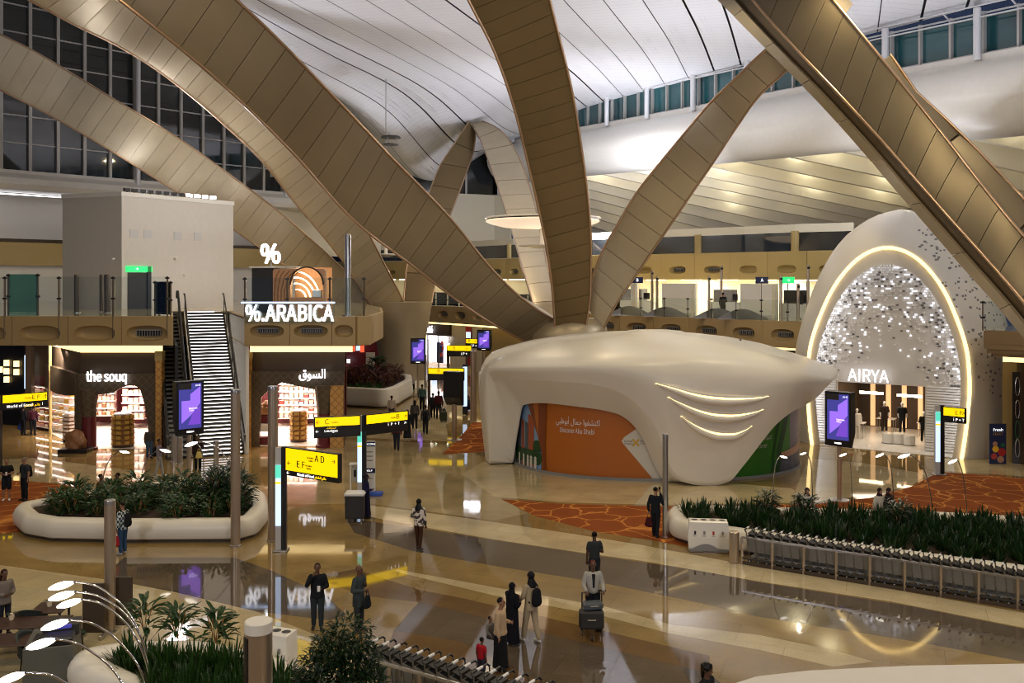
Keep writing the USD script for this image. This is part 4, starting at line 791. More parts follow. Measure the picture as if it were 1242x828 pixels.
# dim red lounge left of the column foot
t = thing('red_lounge', 'dim red-lit lounge with screens behind the far planter', 'lounge', (*P2(440, 90), 0))
obj('back_wall', wall(P2(415, 93), P2(470, 93), 0, 5, .2), M['red_dark'], t)
for p0, p1, y0, y1, mk in ((425, 431, 416, 426, 'em_red'), (432, 437, 415, 425, 'em_blueish'), (437, 442, 416, 427, 'em_red'), (419, 423, 418, 424, 'em_blueish'), (416, 425, 435, 440, 'em_white'), (413.5, 416, 441, 455, 'em_white'), (444, 455, 427, 446, 'cream')):
    D = 92; obj('screen', box((p0 - CX) * D / F, D - .1, EYE - (y1 - HY) * D / F, (p1 - CX) * D / F, D, EYE - (y0 - HY) * D / F), M[mk], t)
# ---------------------------------------------------------------- balcony at the right edge
rb = thing('gallery_deck', 'brown rounded balcony end at the right edge, overlapping the egg pavilion', 'gallery', (*P2(1193, 44), 5.4), kind='structure')
rp = Polygon([P2(1193, 44.0), P2(1330, 41), P2(1400, 48), P2(1240, 49), P2(1203, 46.6)])
prof = [(0, 5.9), (.05, 5.65), (.2, 5.45), (.5, 5.32)]
obj('slab', cat([extr(rp.buffer(-q), .3, z) for q, z in ((.0, 6.3), (.0, 6.0), (.02, 5.75), (.12, 5.55), (.35, 5.4))]), M['fascia_0'], rb)
obj('deck_floor', extr(rp.buffer(-.1), .02, 6.6), M['stone_white'], rb)
obj('under_light', wall(P2(1216, 45.2), P2(1330, 43), 5.05, 5.38, .1), M['em_cove'], rb)
balustrade('slanted glass balustrade on the brown balcony at the right edge', [P2(1192, 44.0), P2(1330, 41.0)], 6.6, 1.35, 1.9, pr=.03)
ws = thing('wall_side', 'tan lower wall under the balcony at the right edge', 'wall', (*P2(1214, 46.4), 0), kind='structure')
obj('wall_face', wall(P2(1216, 46.8), P2(1340, 45), 0, 5.1, .2), M['tan_wall'], ws); obj('pier', box(*P2(1239, 46.0), 0, *(P2(1243, 46) + [0, .4]), 5.1), M['dark_brown'], ws)
t = thing('door_panel', 'tall black panel with green and white loop ornaments at the right edge', 'panel', (*P2(1233, 46.2), 0)); a, b = P2(1228, 46.3), P2(1238.5, 46.15)
obj('board', wall(a, b, 0, 4.45, .06), M['black'], t); cx = (a + b) / 2
for z0, mk in ((3.3, 'steel'), (2.2, 'steel'), (1.2, 'green_pipe'), (.3, 'steel')): obj('loop', tube([(cx[0] + .11 * math.sin(q), cx[1] - .07, z0 + .45 - .45 * math.cos(q)) for q in np.linspace(.3, 5.98, 16)], .018, 5), M[mk], t)
# ---------------------------------------------------------------- white organic pavilion
PC, PA, PB = np.array([7.1, 48.3]), 8.55, 7.3
def pe(phi, s=1.0):
    c, q = np.cos(phi), np.sin(phi); e = .86
    return np.stack([PC[0] + s * PA * np.sign(c) * np.abs(c) ** e, PC[1] + s * PB * np.sign(q) * np.abs(q) ** e], -1)
PHI = np.linspace(np.pi, 2 * np.pi, 2001)
def phi_of(px, s=1.0):
    p = pe(PHI, s); u = CX + F * p[:, 0] / p[:, 1]; k = np.argmin(u); j = np.argmax(u)
    return float(np.interp(px, u[k:j + 1], PHI[k:j + 1]))
def curve_of(rows): x = [phi_of(p) for p, z in rows]; return PchipInterpolator(x, [z for p, z in rows])
zc = curve_of([(583, .02), (592, .05), (597, 4.0), (606, 4.3), (650, 4.42), (700, 4.4), (738, 4.2), (760, 3.85), (780, 3.25), (797, 2.4), (808, 1.2), (822, .35), (845, .05), (866, .0), (885, .12), (905, .85), (925, 1.75), (945, 2.6), (965, 3.1), (985, 3.4), (1000, 3.75)])
zb = curve_of([(583, .0), (592, .02), (599, 1.6), (607, 3.0), (650, 3.28), (700, 3.2), (740, 3.0), (757, 2.7), (774, 2.1), (788, 1.2), (798, .5), (812, .02), (845, 0), (866, 0), (890, .02), (905, .7), (925, 1.6), (945, 2.45), (965, 3.0), (985, 3.3), (1000, 3.7)])
ze = curve_of([(583, 4.75), (650, 5.2), (740, 5.45), (830, 5.4), (900, 5.2), (960, 4.9), (1000, 4.5)])
p_lo, p_hi = phi_of(583.5), phi_of(1003)
def section(phi):
    f = np.clip(phi, p_lo, p_hi); front = p_lo <= phi <= p_hi
    a, b, e = float(zc(f)), float(zb(f)), float(ze(f))
    if not front:
        far = (phi if phi > np.pi else phi + 2 * np.pi) - p_hi; w = min(1, (p_lo - phi) * 4) if phi < p_lo and phi > 2.6 else float(np.clip((far - 1.3) * 3, 0, 1)); f2 = p_hi if w < 1 and far < 2.2 else f
        a, b, e = float(zc(f2)) * (1 - w), float(zb(f2)) * (1 - w), float(ze(f2)) + (.5 * min(1, max(0, far)) if far < 2.2 else .3)
    tip = .055 * math.exp(-((phi - 6.18) / .16) ** 2)
    lobe = math.exp(-((phi - phi_of(868)) / .30) ** 2)
    rows = [(.85, b + .5), (.857, b + .02), (.865, b)]
    for q in (.33, .66): rows.append((.865 + (.99 - .865) * q, b + (a - b) * q))
    rows.append((.99 - .015 * lobe, a))
    for q, k in ((.04, .002), (.25, .015), (.5, .030), (.72, .038), (.88, .026), (.97, .0)): rows.append((.99 - .015 * lobe * (1 - q) ** 2 + k + tip * q - .04 * lobe * math.sin(3.14 * q) * 0, a + (e - a) * q))
    for s, h in ((.955, .14), (.88, .36), (.74, .64), (.55, .86), (.3, 1.0), (.02, 1.05)): rows.append((s + tip * max(0, s - .7) * 2, e + h - (e - 5.35) * (1 - s) * .9))
    return rows
NP_ = 180; phis = np.unique(np.r_[np.linspace(np.pi - .05, 2 * np.pi + .05, NP_), np.linspace(.1, np.pi - .1, 40)])
V = []; m_ = len(section(4.0))
for ph in phis:
    for s, z in section(ph): V.append([*pe(ph % (2 * np.pi), s), z])
V = np.array(V); n_ = len(phis); Fc = []
for i in range(n_):
    for j in range(m_ - 1): A, B, C, D = i * m_ + j, i * m_ + j + 1, ((i + 1) % n_) * m_ + j + 1, ((i + 1) % n_) * m_ + j; Fc += [(A, B, C), (A, C, D)]
pav = thing('pavilion', 'white organic pavilion with a drooping lobe and wide poster openings, mid hall', 'pavilion', (*PC, 0))
shell_grid = V.reshape(n_, m_, 3)
obj('shell', fix(trimesh.Trimesh(V, Fc, process=False)), M['shell_white'], pav, smooth=20)
# lit crescent slots, laid on the shell
proj = np.stack([CX + F * shell_grid[..., 0] / shell_grid[..., 1], HY + F * (EYE - shell_grid[..., 2]) / shell_grid[..., 1]], -1)
from scipy.interpolate import griddata
sel = (phis > p_lo) & (phis < 2 * np.pi); G = proj[sel][:, 5:13].reshape(-1, 2); W3 = shell_grid[sel][:, 5:13].reshape(-1, 3)
def on_shell(pts, off=.03):
    q = griddata(G, W3, np.array(pts, float)); d = nrm(q - np.array([0, 0, EYE])); return q - d * off
for k, (main, tail) in enumerate((
        ([(795, 465), (815, 470), (838, 477), (862, 481.5), (890, 483), (912, 482.5), (932, 480.5)], [(775, 461), (795, 465)]),
        ([(810, 481.5), (828, 490), (848, 498), (868, 502.5), (888, 503.5), (908, 501), (926, 496.5)], [(802, 478), (810, 481.5)]),
        ([(826, 504.5), (840, 514), (856, 521.5), (872, 525.5), (888, 526), (902, 522), (912, 516.5)], [(823, 502), (826, 504.5)]))):
    c = smooth_curve(on_shell(main, .02), 25); w = np.sin(np.linspace(0, np.pi, 25)) ** .6
    obj('light_slot', tube(c, .02 + .075 * w, 8), M['em_gold'], pav, smooth=60)
    lip = c + np.array([0, -.14, -.17])[None] * w[:, None]; obj('slot_lip', tube(lip, .01 + .12 * w, 8), M['shell_white'], pav, smooth=60)
    brow = c + np.array([0, -.05, .085])[None] * w[:, None]; obj('slot_brow', tube(brow, .01 + .05 * w, 8), M['shell_white'], pav, smooth=60)
obj('roof_marks', cat([lathe([(.05, 0), (.05, .06)], 8, (*p, z)) for p, z in ((gp(712, 411, 5.9)[:2], 5.95), (gp(770, 415, 5.9)[:2], 5.95), (gp(819, 414, 5.9)[:2], 5.95), (gp(865, 415, 5.9)[:2], 5.9), (gp(898, 414, 5.8)[:2], 5.85))]), M['dark'], pav)
# poster wall: a curved drum set back under the shell
SW = .835
def drum(px0, px1, z0, z1, off, n=14):
    a = np.linspace(phi_of(px0, SW), phi_of(px1, SW), n); o = pe(a, SW + off); i = pe(a, SW + off - .004 - .0)
    P = np.array([[(*o[k], z) for z in (z0, z1)] for k in range(n)]); d = np.array([[(*(nrm(PC - o[k]) * .03), 0)] * 2 for k in range(n)]); return slab(P, d)
ARC = np.linspace(np.pi, 2 * np.pi, 1500); AP = pe(ARC, SW); AL = np.r_[0, np.cumsum(np.linalg.norm(np.diff(AP, axis=0), axis=1))]
def arclen(px): return float(np.interp(phi_of(px, SW), ARC, AL))
def on_drum(poly, off, thick=.012):
    """flat print: polygon in (arc length, height) laid on the drum"""
    out = []
    for g in getattr(poly, 'geoms', [poly]):
        if g.geom_type != 'Polygon' or g.area < 1e-6: continue
        v, f = trimesh.creation.triangulate_polygon(g.segmentize(.5), engine='earcut'); v3, f = trimesh.remesh.subdivide_to_size(np.c_[v, np.zeros(len(v))], f, .8)
        ph = np.interp(v3[:, 0], AL, ARC); p = pe(ph, SW); nn = nrm(p - PC); p = p + nn * off; out.append(trimesh.Trimesh(np.c_[p, v3[:, 1]], f, process=False))
    return cat(out)
def pz(px, py):
    """height on the drum of picture point"""
    p = pe(phi_of(px, SW), SW); return EYE - (py - HY) * p[1] / F
def dp(pts): return Polygon([(arclen(a), pz(a, b)) for a, b in pts]).buffer(0)
addm('print_orange', (.44, .125, .012), .45); addm('print_white', (.62, .59, .52), .45); addm('print_green', (.03, .17, .012), .45); addm('print_sky', (.22, .36, .58), .45); addm('print_tower', (.07, .085, .10), .45)
addm('print_rust', (.35, .075, .02), .45); addm('print_curtain', (.21, .05, .01), .45); addm('print_dgreen', (.012, .06, .014), .45); addm('print_sand', (.5, .27, .17), .45); addm('print_dusk', (.19, .16, .21), .45); addm('print_sea', (.06, .07, .10), .45)
pw = thing('poster_wall', 'curved poster wall under the white pavilion with orange and green fields', 'wall', (*PC, 0))
obj('drum', drum(606.5, 984, 0, 4.2, -.012, 60), M['print_white'], pw)
_a = np.linspace(phi_of(984, SW), 2 * np.pi + 1.9, 30); _o = pe(_a, SW - .012); obj('drum_back', slab(np.array([[(*q, z) for z in (0, 4.2)] for q in _o]), np.array([[(*(nrm(PC - q) * .03), 0)] * 2 for q in _o])), M['print_white'], pw)
obj('city_print', drum(609, 656, 0, 3.6, .0), M['print_sky'], pw, label='printed city view of towers behind a curtain')
for p0, p1, top, mk in ((609, 613, 488, 'print_tower'), (616, 620.5, 488, 'print_tower'), (625, 632, 495, 'print_tower'), (633, 636, 507, 'print_rust'), (637.5, 640.5, 510, 'print_tower'), (641, 648, 502, 'print_rust'), (634, 640, 540, 'print_rust')):
    obj('tower_print', on_drum(dp([(p0, top), (p1, top + 3), (p1, 566), (p0, 564)]), .02), M[mk], pw)
obj('tree_print', on_drum(unary_union([Point(arclen(p), .62).buffer(.34) for p in range(612, 655, 5)] + [Point(arclen(652), 1.15).buffer(.3)]), .03), M['print_dgreen'], pw)
obj('crowd_print', on_drum(unary_union([sbox(arclen(p) - .09, .05, arclen(p) + .09, .5).union(Point(arclen(p), .58).buffer(.09)) for p in (612, 616, 621, 626, 631, 636, 641, 645, 650)]), .04), M['print_white'], pw)
obj('orange_field', drum(657, 800, 0, 4.0, .0, 24), M['print_orange'], pw)
for i, (p0, p1) in enumerate(((642, 650), (649, 657), (656, 664))):
    obj('curtain_fold', on_drum(dp([(p0 - 2, 486), (p1, 487), (661 + i * .6, 538), (663, 582), (658 + i, 582), (660 - i, 548), (654, 532)]), .03 + .012 * i), M['print_curtain' if i != 1 else 'print_orange'], pw)
obj('diamond_panel', on_drum(dp([(783, 512), (800, 520), (812, 560), (812, 590), (800, 590), (757, 539), (754, 535), (757, 530)]), .02), M['print_white'], pw)
obj('orange_edge', on_drum(dp([(800, 520), (783, 512), (775, 500), (812, 500)]), .019), M['print_white'], pw)
def drum_text(txt, px, py, h, which=LAT, width_px=None, bold=0):
    g = text_poly(txt, which, bold); b = g.bounds; a0 = arclen(px); w = (arclen(px + width_px) - a0) if width_px else (b[2] - b[0]) * h
    return on_drum(affinity.affine_transform(g, [w / (b[2] - b[0]), 0, 0, h, a0 - b[0] * w / (b[2] - b[0]), pz(px, py)]), .035)
obj('title_arabic', drum_text(AR_DISC, 675, 512.5, .27, AR, 53), M['white_plastic'], pw); obj('title', drum_text('Discover Abu Dhabi', 680, 523.5, .22, LAT, 41), M['white_plastic'], pw)
obj('logo_mark', on_drum(unary_union([LineString([(arclen(768), pz(768, 533)), (arclen(771), pz(771, 536.5)), (arclen(768), pz(768, 540))]).buffer(.045), LineString([(arclen(774.5), pz(774, 533)), (arclen(771.5), pz(771, 536.5)), (arclen(774.5), pz(774, 540))]).buffer(.045)]), .03), M['g_gold'], pw)
for i, (px, y, tx) in enumerate(((757, 535.5, 'Abu Dhabi'), (757.5, 538.5, 'Culture'), (776, 535.5, 'Experience'), (776.5, 538.5, 'Culture'))): obj('logo_text', drum_text(tx, px, y, .075, LAT, 10), M['dark'], pw)
obj('green_field', drum(868, 958, 0, 3.6, .0, 20), M['print_green'], pw)
for i in range(3): obj('curtain_fold', on_drum(dp([(944 + i * 4, 495), (949 + i * 4, 494), (943 + i * 2, 545), (938 + i * 3, 582), (934 + i * 3, 582), (937 + i * 2, 545)]), .02 + .01 * i), M['print_dgreen' if i != 1 else 'print_green'], pw)
obj('green_title', drum_text(AR_DISC, 915, 534, .2, AR, 20), M['print_white'], pw); obj('green_title', drum_text('Discover', 912, 544, .2, LAT, 18), M['print_white'], pw)
obj('beach_print', drum(958, 984, 0, 3.4, .0, 8), M['print_dusk'], pw); obj('shore_print', on_drum(dp([(946, 549), (962, 541), (983, 530), (983, 539), (965, 548), (946, 556)]), .03), M['print_sand'], pw); obj('sea_print', on_drum(dp([(945, 556), (965, 549), (983, 540), (983, 578), (942, 584)]), .025), M['print_sea'], pw)
obj('skirting', drum(606.5, 984, 0, .12, .012, 50), M['grey'], pw)
for i, x in enumerate((0.2, 0.75, 1.3)): pass
# ---------------------------------------------------------------- egg pavilion
EC = np.array([21.75, 53.0]); n_e = nrm(np.array([-.55, -.835])); t_e = np.array([-n_e[1], n_e[0]])
t_e = t_e if t_e[0] > 0 else -t_e
er = PchipInterpolator([0, 3, 4.8, 7.5, 9.8, 11.3, 12.04, 12.6, 12.9], [5.75, 5.8, 5.67, 5.0, 4.05, 3.05, 2.2, 1.2, .01])
dcut = lambda z: 4.35 - .075 * z
def egg(sc, ztop=12.9, n=56):
    z = np.r_[np.linspace(0, 11, 30), 11.5, 12, 12.35, 12.6, 12.78, 12.9]; m = trimesh.creation.revolve(np.c_[np.r_[0, er(z) * sc, 0], np.r_[0, z, 12.9] - (0 if sc == 1 else .0) * 1], sections=96); m.apply_translation([*EC, 0]); return fix(m)
def man(m): return m3.Manifold(m3.Mesh(np.asarray(m.vertices, np.float32), np.asarray(m.faces, np.uint32)))
def eggman(sc, dz=0.0):
    z = np.r_[np.linspace(0, 11, 30), 11.5, 12, 12.35, 12.6, 12.78]; pts = np.r_[[(0, 0)], np.c_[er(z) * sc, z * (1 if sc == 1 else (12.9 - dz) / 12.9)], [(0, 12.9 - dz)]]
    return m3.Manifold.revolve(m3.CrossSection([pts]), 96).translate((*EC, 0))
def halfspace(d0, d1, lean=-.075, h=14, w=9):
    """prism between the leaning planes d0 and d1 (along n_e)"""
    return m3.Manifold.hull_points(np.array([[*(EC + n_e * (d + lean * z) + t_e * k), z] for d in (d0, d1) for z in (-1, h) for k in (-w, w)]))
outer, inner = eggman(1.0), eggman(.945, .55)
portal = m3.Manifold.hull_points(np.array([[*(EC + n_e * d + t_e * k), z] for d in (-8, 8) for z in (-1, 3.35) for k in (-2.75, 1.75)]))
shell = outer - halfspace(4.35, 12) - inner - halfspace(-12, -9)
ep = thing('egg_pavilion', 'tall white egg-shaped pavilion with a gold-rimmed arch, right of the hall', 'pavilion', (*EC, 0))
obj('egg_shell', shell, M['shell_white'], ep, smooth=35)
zz = np.linspace(0, 14, 4)
zpk = float(np.interp(0, -(er(np.linspace(6, 12, 400)) - dcut(np.linspace(6, 12, 400))), np.linspace(6, 12, 400)))
zv = np.r_[np.linspace(0, zpk - .6, 24), zpk - .4, zpk - .22, zpk - .1, zpk - .03, zpk]
def rim(off, shrink): return lambda z, k: np.array([*(EC + n_e * (dcut(z) + off) + t_e * k * max(0, math.sqrt(max(0, er(z) ** 2 - dcut(z) ** 2)) - shrink)), z])
R0 = rim(.03, .06); pts = [R0(z, -1) for z in zv] + [R0(z, 1) for z in zv[::-1][1:]]; obj('gold_rim', tube(smooth_curve(pts, 90), .09, 8), M['em_gold'], ep, smooth=60)
def rim2(off, shrink):
    out = []
    for k, zl in ((-1, zv), (1, zv[::-1])):
        for z in zl:
            d = dcut(z) + off; w = math.sqrt(max(0, (er(z) * .93) ** 2 - d ** 2)) - shrink
            if w > .3: out.append(np.array([*(EC + n_e * d + t_e * k * w), z - .25]))
    return out
obj('cool_light', tube(smooth_curve(rim2(-.45, .05), 80), .07, 6), M.setdefault('em_edge', emit('em_edge', (.86, .88, 1.0), 6.0)), ep, smooth=60)
nich = (inner ^ halfspace(2.95, 3.1)) - portal; addm('niche_grey', (.62, .58, .52), .5); addm('niche_dark', (.16, .145, .13), .5); obj('niche_wall', nich, M['niche_grey'], ep)
# tiles of the niche: proud white and dark squares, dense towards the rim
tw, td, tl = [], [], []; rr = random.Random(5)
for iz in range(int(zpk / .125)):
    z = .1 + iz * .125
    w = math.sqrt(max(.01, (er(z) * .93) ** 2 - (dcut(z) - 1.25) ** 2)); wr = math.sqrt(max(0.01, er(z) ** 2 - dcut(z) ** 2)) - .3
    for ix in range(int(-w / .155), int(w / .155) + 1):
        x = ix * .155 + (.077 if iz % 2 else 0)
        if abs(x) > w - .12 or (z < 3.45 and -2.8 < x < 1.8): continue
        edge = max(abs(x) / max(wr, .2), z / zpk * .98) ** 2.0 if z > 3 else abs(x) / wr
        e2 = min(1, math.hypot(x / 4.1, max(0, z - 1.5) / (zpk - 1.5)))
        u = rr.random(); pr = np.clip((e2 - .42) * 1.55, 0.0, .85)
        if z < 3.4: pr = .75
        if z < 3.4 or (x < .3 and x > -2.7 and z < 4.4): continue
        if u > pr: continue
        c = EC + n_e * (dcut(z) - 1.25 + .03) + t_e * x
        h = rr.random(); size = (.062, .042)
        m = hull([(*(c + t_e * a * size[0] + n_e * b), z + q * size[1]) for a in (-1, 1) for b in (-.03, .035) for q in (-1, 1)])
        (td if (h < .16 and z > 2.5) else (tl if h > .80 else tw)).append(m)
for iz in range(24):
    z = .1 + iz * .14; w = math.sqrt((er(z) * .93) ** 2 - (dcut(z) - 1.25) ** 2) - .15; c = EC + n_e * (dcut(z) - 1.2)
    for k0, k1 in ((-w, -2.82), (1.82, w)): obj('wall_slat', hull([(*(c + t_e * k + n_e * b), z + q) for k in (k0, k1) for b in (-.05, .05) for q in (0, .1)]), M['white_gloss'], ep)
for nm, lst, mk in (('white_tiles', tw, 'white_gloss'), ('dark_tiles', td, 'niche_dark'), ('lit_tiles', tl, 'em_tile')):
    if mk not in M: M[mk] = emit('em_tile', (.9, .92, 1.0), .75)
    o = obj(nm, cat(lst), M[mk], ep); tag(o, kind='stuff')
for x, z in ((.1, 7.4), (.75, 6.6), (-.3, 6.2), (1.3, 6.0), (-1.0, 6.1), (-.2, 5.4), (1.5, 5.3), (.8, 5.2), (-1.3, 5.5), (-.9, 5.3), (2.0, 4.9), (1.2, 4.9), (-1.8, 5.0)):
    c = EC + n_e * (dcut(z) - 1.2) + t_e * (x - .3); obj('star_light', trimesh.creation.icosphere(1, .045).apply_translation([*c, z]), M['em_white'], ep)
marks = []
for i in range(240):
    z = rr.uniform(3, 11.8); a = rr.gauss(.30, .32) - math.pi / 2 + rr.choice((0, 0, .35)); q = np.array([math.cos(a), math.sin(a)])
    if q @ n_e * er(z) > dcut(z) - .05: continue
    c = EC + q * (er(z) + .005); t2 = np.array([-q[1], q[0]]); s_ = rr.uniform(.03, .07); marks.append(hull([(*(c + t2 * u * s_ + q * b), z + v * s_) for u in (-1, 1) for v in (-1, 1) for b in (-.02, .012)]))
o = obj('shell_marks', cat(marks), M['grey'], ep); tag(o, kind='stuff')
obj('name', text('AIRYA', .66, [*(EC + n_e * (dcut(3.8) - .92) + t_e * (-2.45 + .35)), 3.47], [*t_e, 0], (0, 0, 1), .05, width=2.1), M['em_white'], ep)
# store inside
si = thing('store_interior', 'warm store interior with gold columns behind the egg portal', 'shop', (*EC, 0))
pt = lambda d, k, z: (*(EC + n_e * d + t_e * k), z)
obj('floor_plate', hull([pt(d, k, z) for d in (-4.2, 4.2) for k in (-3.2, 3.2) for z in (0, .02)]), M['white_gloss'], si)
obj('back_wall', hull([pt(d, k, z) for d in (-4.3, -4.2) for k in (-3.3, 3.3) for z in (0, 3.5)]), M['dark_brown'], si)
obj('room_ceiling', hull([pt(d, k, z) for d in (-4.2, 2.8) for k in (-3.3, 3.3) for z in (3.4, 3.5)]), M['dark'], si)
for k in (-3.3, 3.2): obj('side_wall', hull([pt(d, k + o, z) for d in (-4.2, 2.8) for o in (0, .1) for z in (0, 3.5)]), M['dark_brown'], si)
for k in (-2.4, -1.5, -.6, .3, 1.2, 2.1): obj('gold_column', hull([pt(d, k + o, z) for d in (-4.1, -3.9) for o in (-.12, .12) for z in (.1, 3.3)]), M['em_gold2'] if 'em_gold2' in M else M.setdefault('em_gold2', emit('em_gold2', (1, .6, .28), .8)), si)
for k, d in ((-1.6, 0), (.5, .3)): obj('lamp_bar', hull([pt(d + a, k + o, z) for a in (-.06, .06) for o in (-.65, .65) for z in (2.45, 2.6)]), M['em_warm'], si); [obj('lamp_wire', cyl(pt(d, k + o, 2.6), pt(d, k + o, 3.4), .01, 4), M['black'], si) for o in (-.5, .5)]
rect_light('store_lamp', pt(0.5, -.4, 3.35), pt(0.5, -.39, 0), 3.5, 3.0, 5, (1, .8, .6))
for k, d, r in ((-.35, 1.6, .32), (.1, 1.4, .38), (.75, 1.7, .3)):
    t = thing('display_plinth', 'low round white plinth under the mannequins inside the egg store, %s' % {-.35: 'the left one', .1: 'the middle one', .75: 'the right one'}[k], 'plinth', pt(d, k, 0)); obj('drum', lathe([(r, .02), (r, .55), (r - .03, .58)], 20, pt(d, k, 0)), M['white_gloss'], t, smooth=40); obj('foot', lathe([(r + .02, .02), (r + .02, .06)], 20, pt(d, k, 0)), M['grey'], t)
for k, d in ((-2.3, .6), (1.1, -1.5), (-1.2, -2)):
    t = thing('clothes_table', {-2.3: 'thin legged table with folded clothes at the left of the egg store', 1.1: 'thin legged table at the back right of the egg store', -1.2: 'thin legged table at the back of the egg store'}[k], 'table', pt(d, k, 0)); obj('top', hull([pt(d + a, k + o, z) for a in (-.35, .35) for o in (-.5, .5) for z in (.84, .88)]), M['white_gloss'], t)
    for a in (-.3, .3):
        for o in (-.45, .45): obj('leg', cyl(pt(d + a, k + o, .02), pt(d + a, k + o, .84), .018, 6), M['steel'], t)
    obj('folded_clothes', hull([pt(d + a, k + o, z) for a in (-.2, .2) for o in (-.3, .1) for z in (.88, 1.0)]), M['g_red'], t)
# ---------------------------------------------------------------- ring lamps hanging behind the ribs
def ring_lamp(label, px, py, rpx, D, h):
    c = at(px, py, D); r = rpx * D / F; t = thing('ring_lamp', label, 'lamp', tuple(c))
    obj('upper_rim', lathe([(r * .3, c[2] + h * .7), (r, c[2] + h * .55), (r * 1.01, c[2] + h * .42), (r * .97, c[2] + h * .38)], 48, (c[0], c[1], 0)), M['white_gloss'], t, smooth=40)
    obj('dark_gap', lathe([(r * .96, c[2] + h * .25), (r * .96, c[2] + h * .4)], 48, (c[0], c[1], 0)), M['dark'], t)
    obj('glow_bowl', lathe([(r * .30, c[2] - h * .6), (r * .7, c[2] - h * .45), (r * .92, c[2] - h * .1), (r * .99, c[2] + h * .12), (r * .97, c[2] + h * .26)], 48, (c[0], c[1], 0)), M['em_bowl'] if 'em_bowl' in M else M.setdefault('em_bowl', emit('em_bowl', (1, .80, .58), .75)), t, smooth=40)
    obj('stem', cyl((c[0], c[1], c[2] - h * 2.6), (c[0], c[1], c[2] - h * .5), .16, 10), M['white_gloss'], t)
    obj('lower_plate', lathe([(r * .12, c[2] - h * 2.75), (r * .42, c[2] - h * 2.5), (r * .42, c[2] - h * 2.4)], 32, (c[0], c[1], 0)), M['white_gloss'], t)
    z = float(roof_z(c[0], c[1])); obj('cable', cyl((c[0], c[1], c[2] + h * .6), (c[0], c[1], z), .04, 6), M['steel'], t)
ring_lamp('large white ring lamp glowing warm underneath, behind the middle rib', 658, 270, 70, 63, .62)
ring_lamp('pale ring lamp with a square lantern seen between the left ribs', 468, 282, 34, 86, .8)
t = thing('roof_hatch', 'dark double-disc smoke hatch let into the white roof', 'vent', (*P2(474, 90), 21)); c = at(474, 172, 84)
obj('upper_disc', lathe([(.9, c[2] + .35), (.8, c[2] + .5)], 24, (c[0], c[1], 0)), M['dark'], t); obj('lower_disc', lathe([(.62, c[2] - .3), (.7, c[2] - .2)], 24, (c[0], c[1], 0)), M['dark'], t)
for q in (0, 2.1, 4.2): obj('strut', cyl((c[0] + .5 * math.cos(q), c[1] + .5 * math.sin(q), c[2] - .25), (c[0] + .5 * math.cos(q), c[1] + .5 * math.sin(q), c[2] + .4), .04, 6), M['steel'], t)
# ---------------------------------------------------------------- planters
def offset_loop(pts, n=120):
    p = np.array(pts); p = np.vstack([p, p[:1]]); s = np.r_[0, np.cumsum(np.linalg.norm(np.diff(p, axis=0), axis=1))]
    from scipy.interpolate import CubicSpline
    g = Polygon(pts).buffer(.6).buffer(-1.2).buffer(.6); g = max(getattr(g, 'geoms', [g]), key=lambda q: q.area); c = np.array(g.exterior.coords)
    s = np.r_[0, np.cumsum(np.linalg.norm(np.diff(c, axis=0), axis=1))]; k = np.linspace(0, s[-1], n + 1)[:-1]
    return np.c_[np.interp(k, s, c[:, 0]), np.interp(k, s, c[:, 1])]
def planter(label, pts, h=.75, tiers=1):
    t = thing('planter', label, 'planter', (*np.mean(pts, 0), 0)); q = offset_loop(pts); g = Polygon(q)
    prof = [(-.06, .10), (.0, .16), (.04, .34), (.03, .5), (-.04, h - .10), (-.14, h - .02), (-.26, h), (-.46, h), (-.56, h - .05), (-.6, h - .16), (-.6, .10)]
    tg = nrm(np.roll(q, -1, 0) - np.roll(q, 1, 0)); nn = np.c_[tg[:, 1], -tg[:, 0]]; nn = nn if not Polygon(q).exterior.is_ccw is False else -nn
    if not Polygon(q + nn * .1).area > g.area: nn = -nn
    V = np.vstack([np.c_[q + nn * o, np.full(len(q), z)] for o, z in prof]); n, m = len(q), len(prof)
    Fc = [f for j in range(m) for i in range(n) for f in ((j * n + i, j * n + (i + 1) % n, ((j + 1) % m) * n + (i + 1) % n), (j * n + i, ((j + 1) % m) * n + (i + 1) % n, ((j + 1) % m) * n + i))]
    obj('wall', fix(trimesh.Trimesh(V, Fc, process=False)), M['shell_white'], t, smooth=50)
    obj('toe_kick', extr(g.buffer(-.12), .11, 0), M['dark_brown'], t); obj('soil', extr(g.buffer(-.5), h - .28, .1), M['soil'], t)
    return t, g
g2 = lambda pts, z=0: [tuple(gp(a, b, z)[:2]) for a, b in pts]
pl1, G1 = planter('long cream planter with rounded ends and leafy shrubs beside the rust carpet on the left', g2([(16, 640), (28, 651), (60, 657), (150, 659), (290, 658), (313, 651), (325, 636), (322, 618), (300, 606), (200, 604), (120, 612), (60, 625), (22, 632)]))
pl2, G2 = planter('very long cream planter with low dark plants behind the right trolley row', g2([(808, 645), (815, 655), (840, 663), (880, 669), (1000, 688), (1242, 722), (1345, 740), (1345, 662), (1242, 650), (1100, 642), (900, 637), (830, 634), (812, 637)]))
pl3, G3 = planter('cream planter full of grassy plants in the bottom left foreground', g2([(76, 795), (85, 787), (107, 781), (160, 773), (250, 773), (332, 791), (400, 815), (480, 850), (470, 905), (150, 905), (139, 828), (100, 808)], .75))
pl4, G4 = planter('white two-tier planter with red and green plants near the far column foot', g2([(400, 492), (440, 494), (468, 496), (484, 491), (500, 481), (500, 474), (480, 472), (400, 472)]), 1.35)
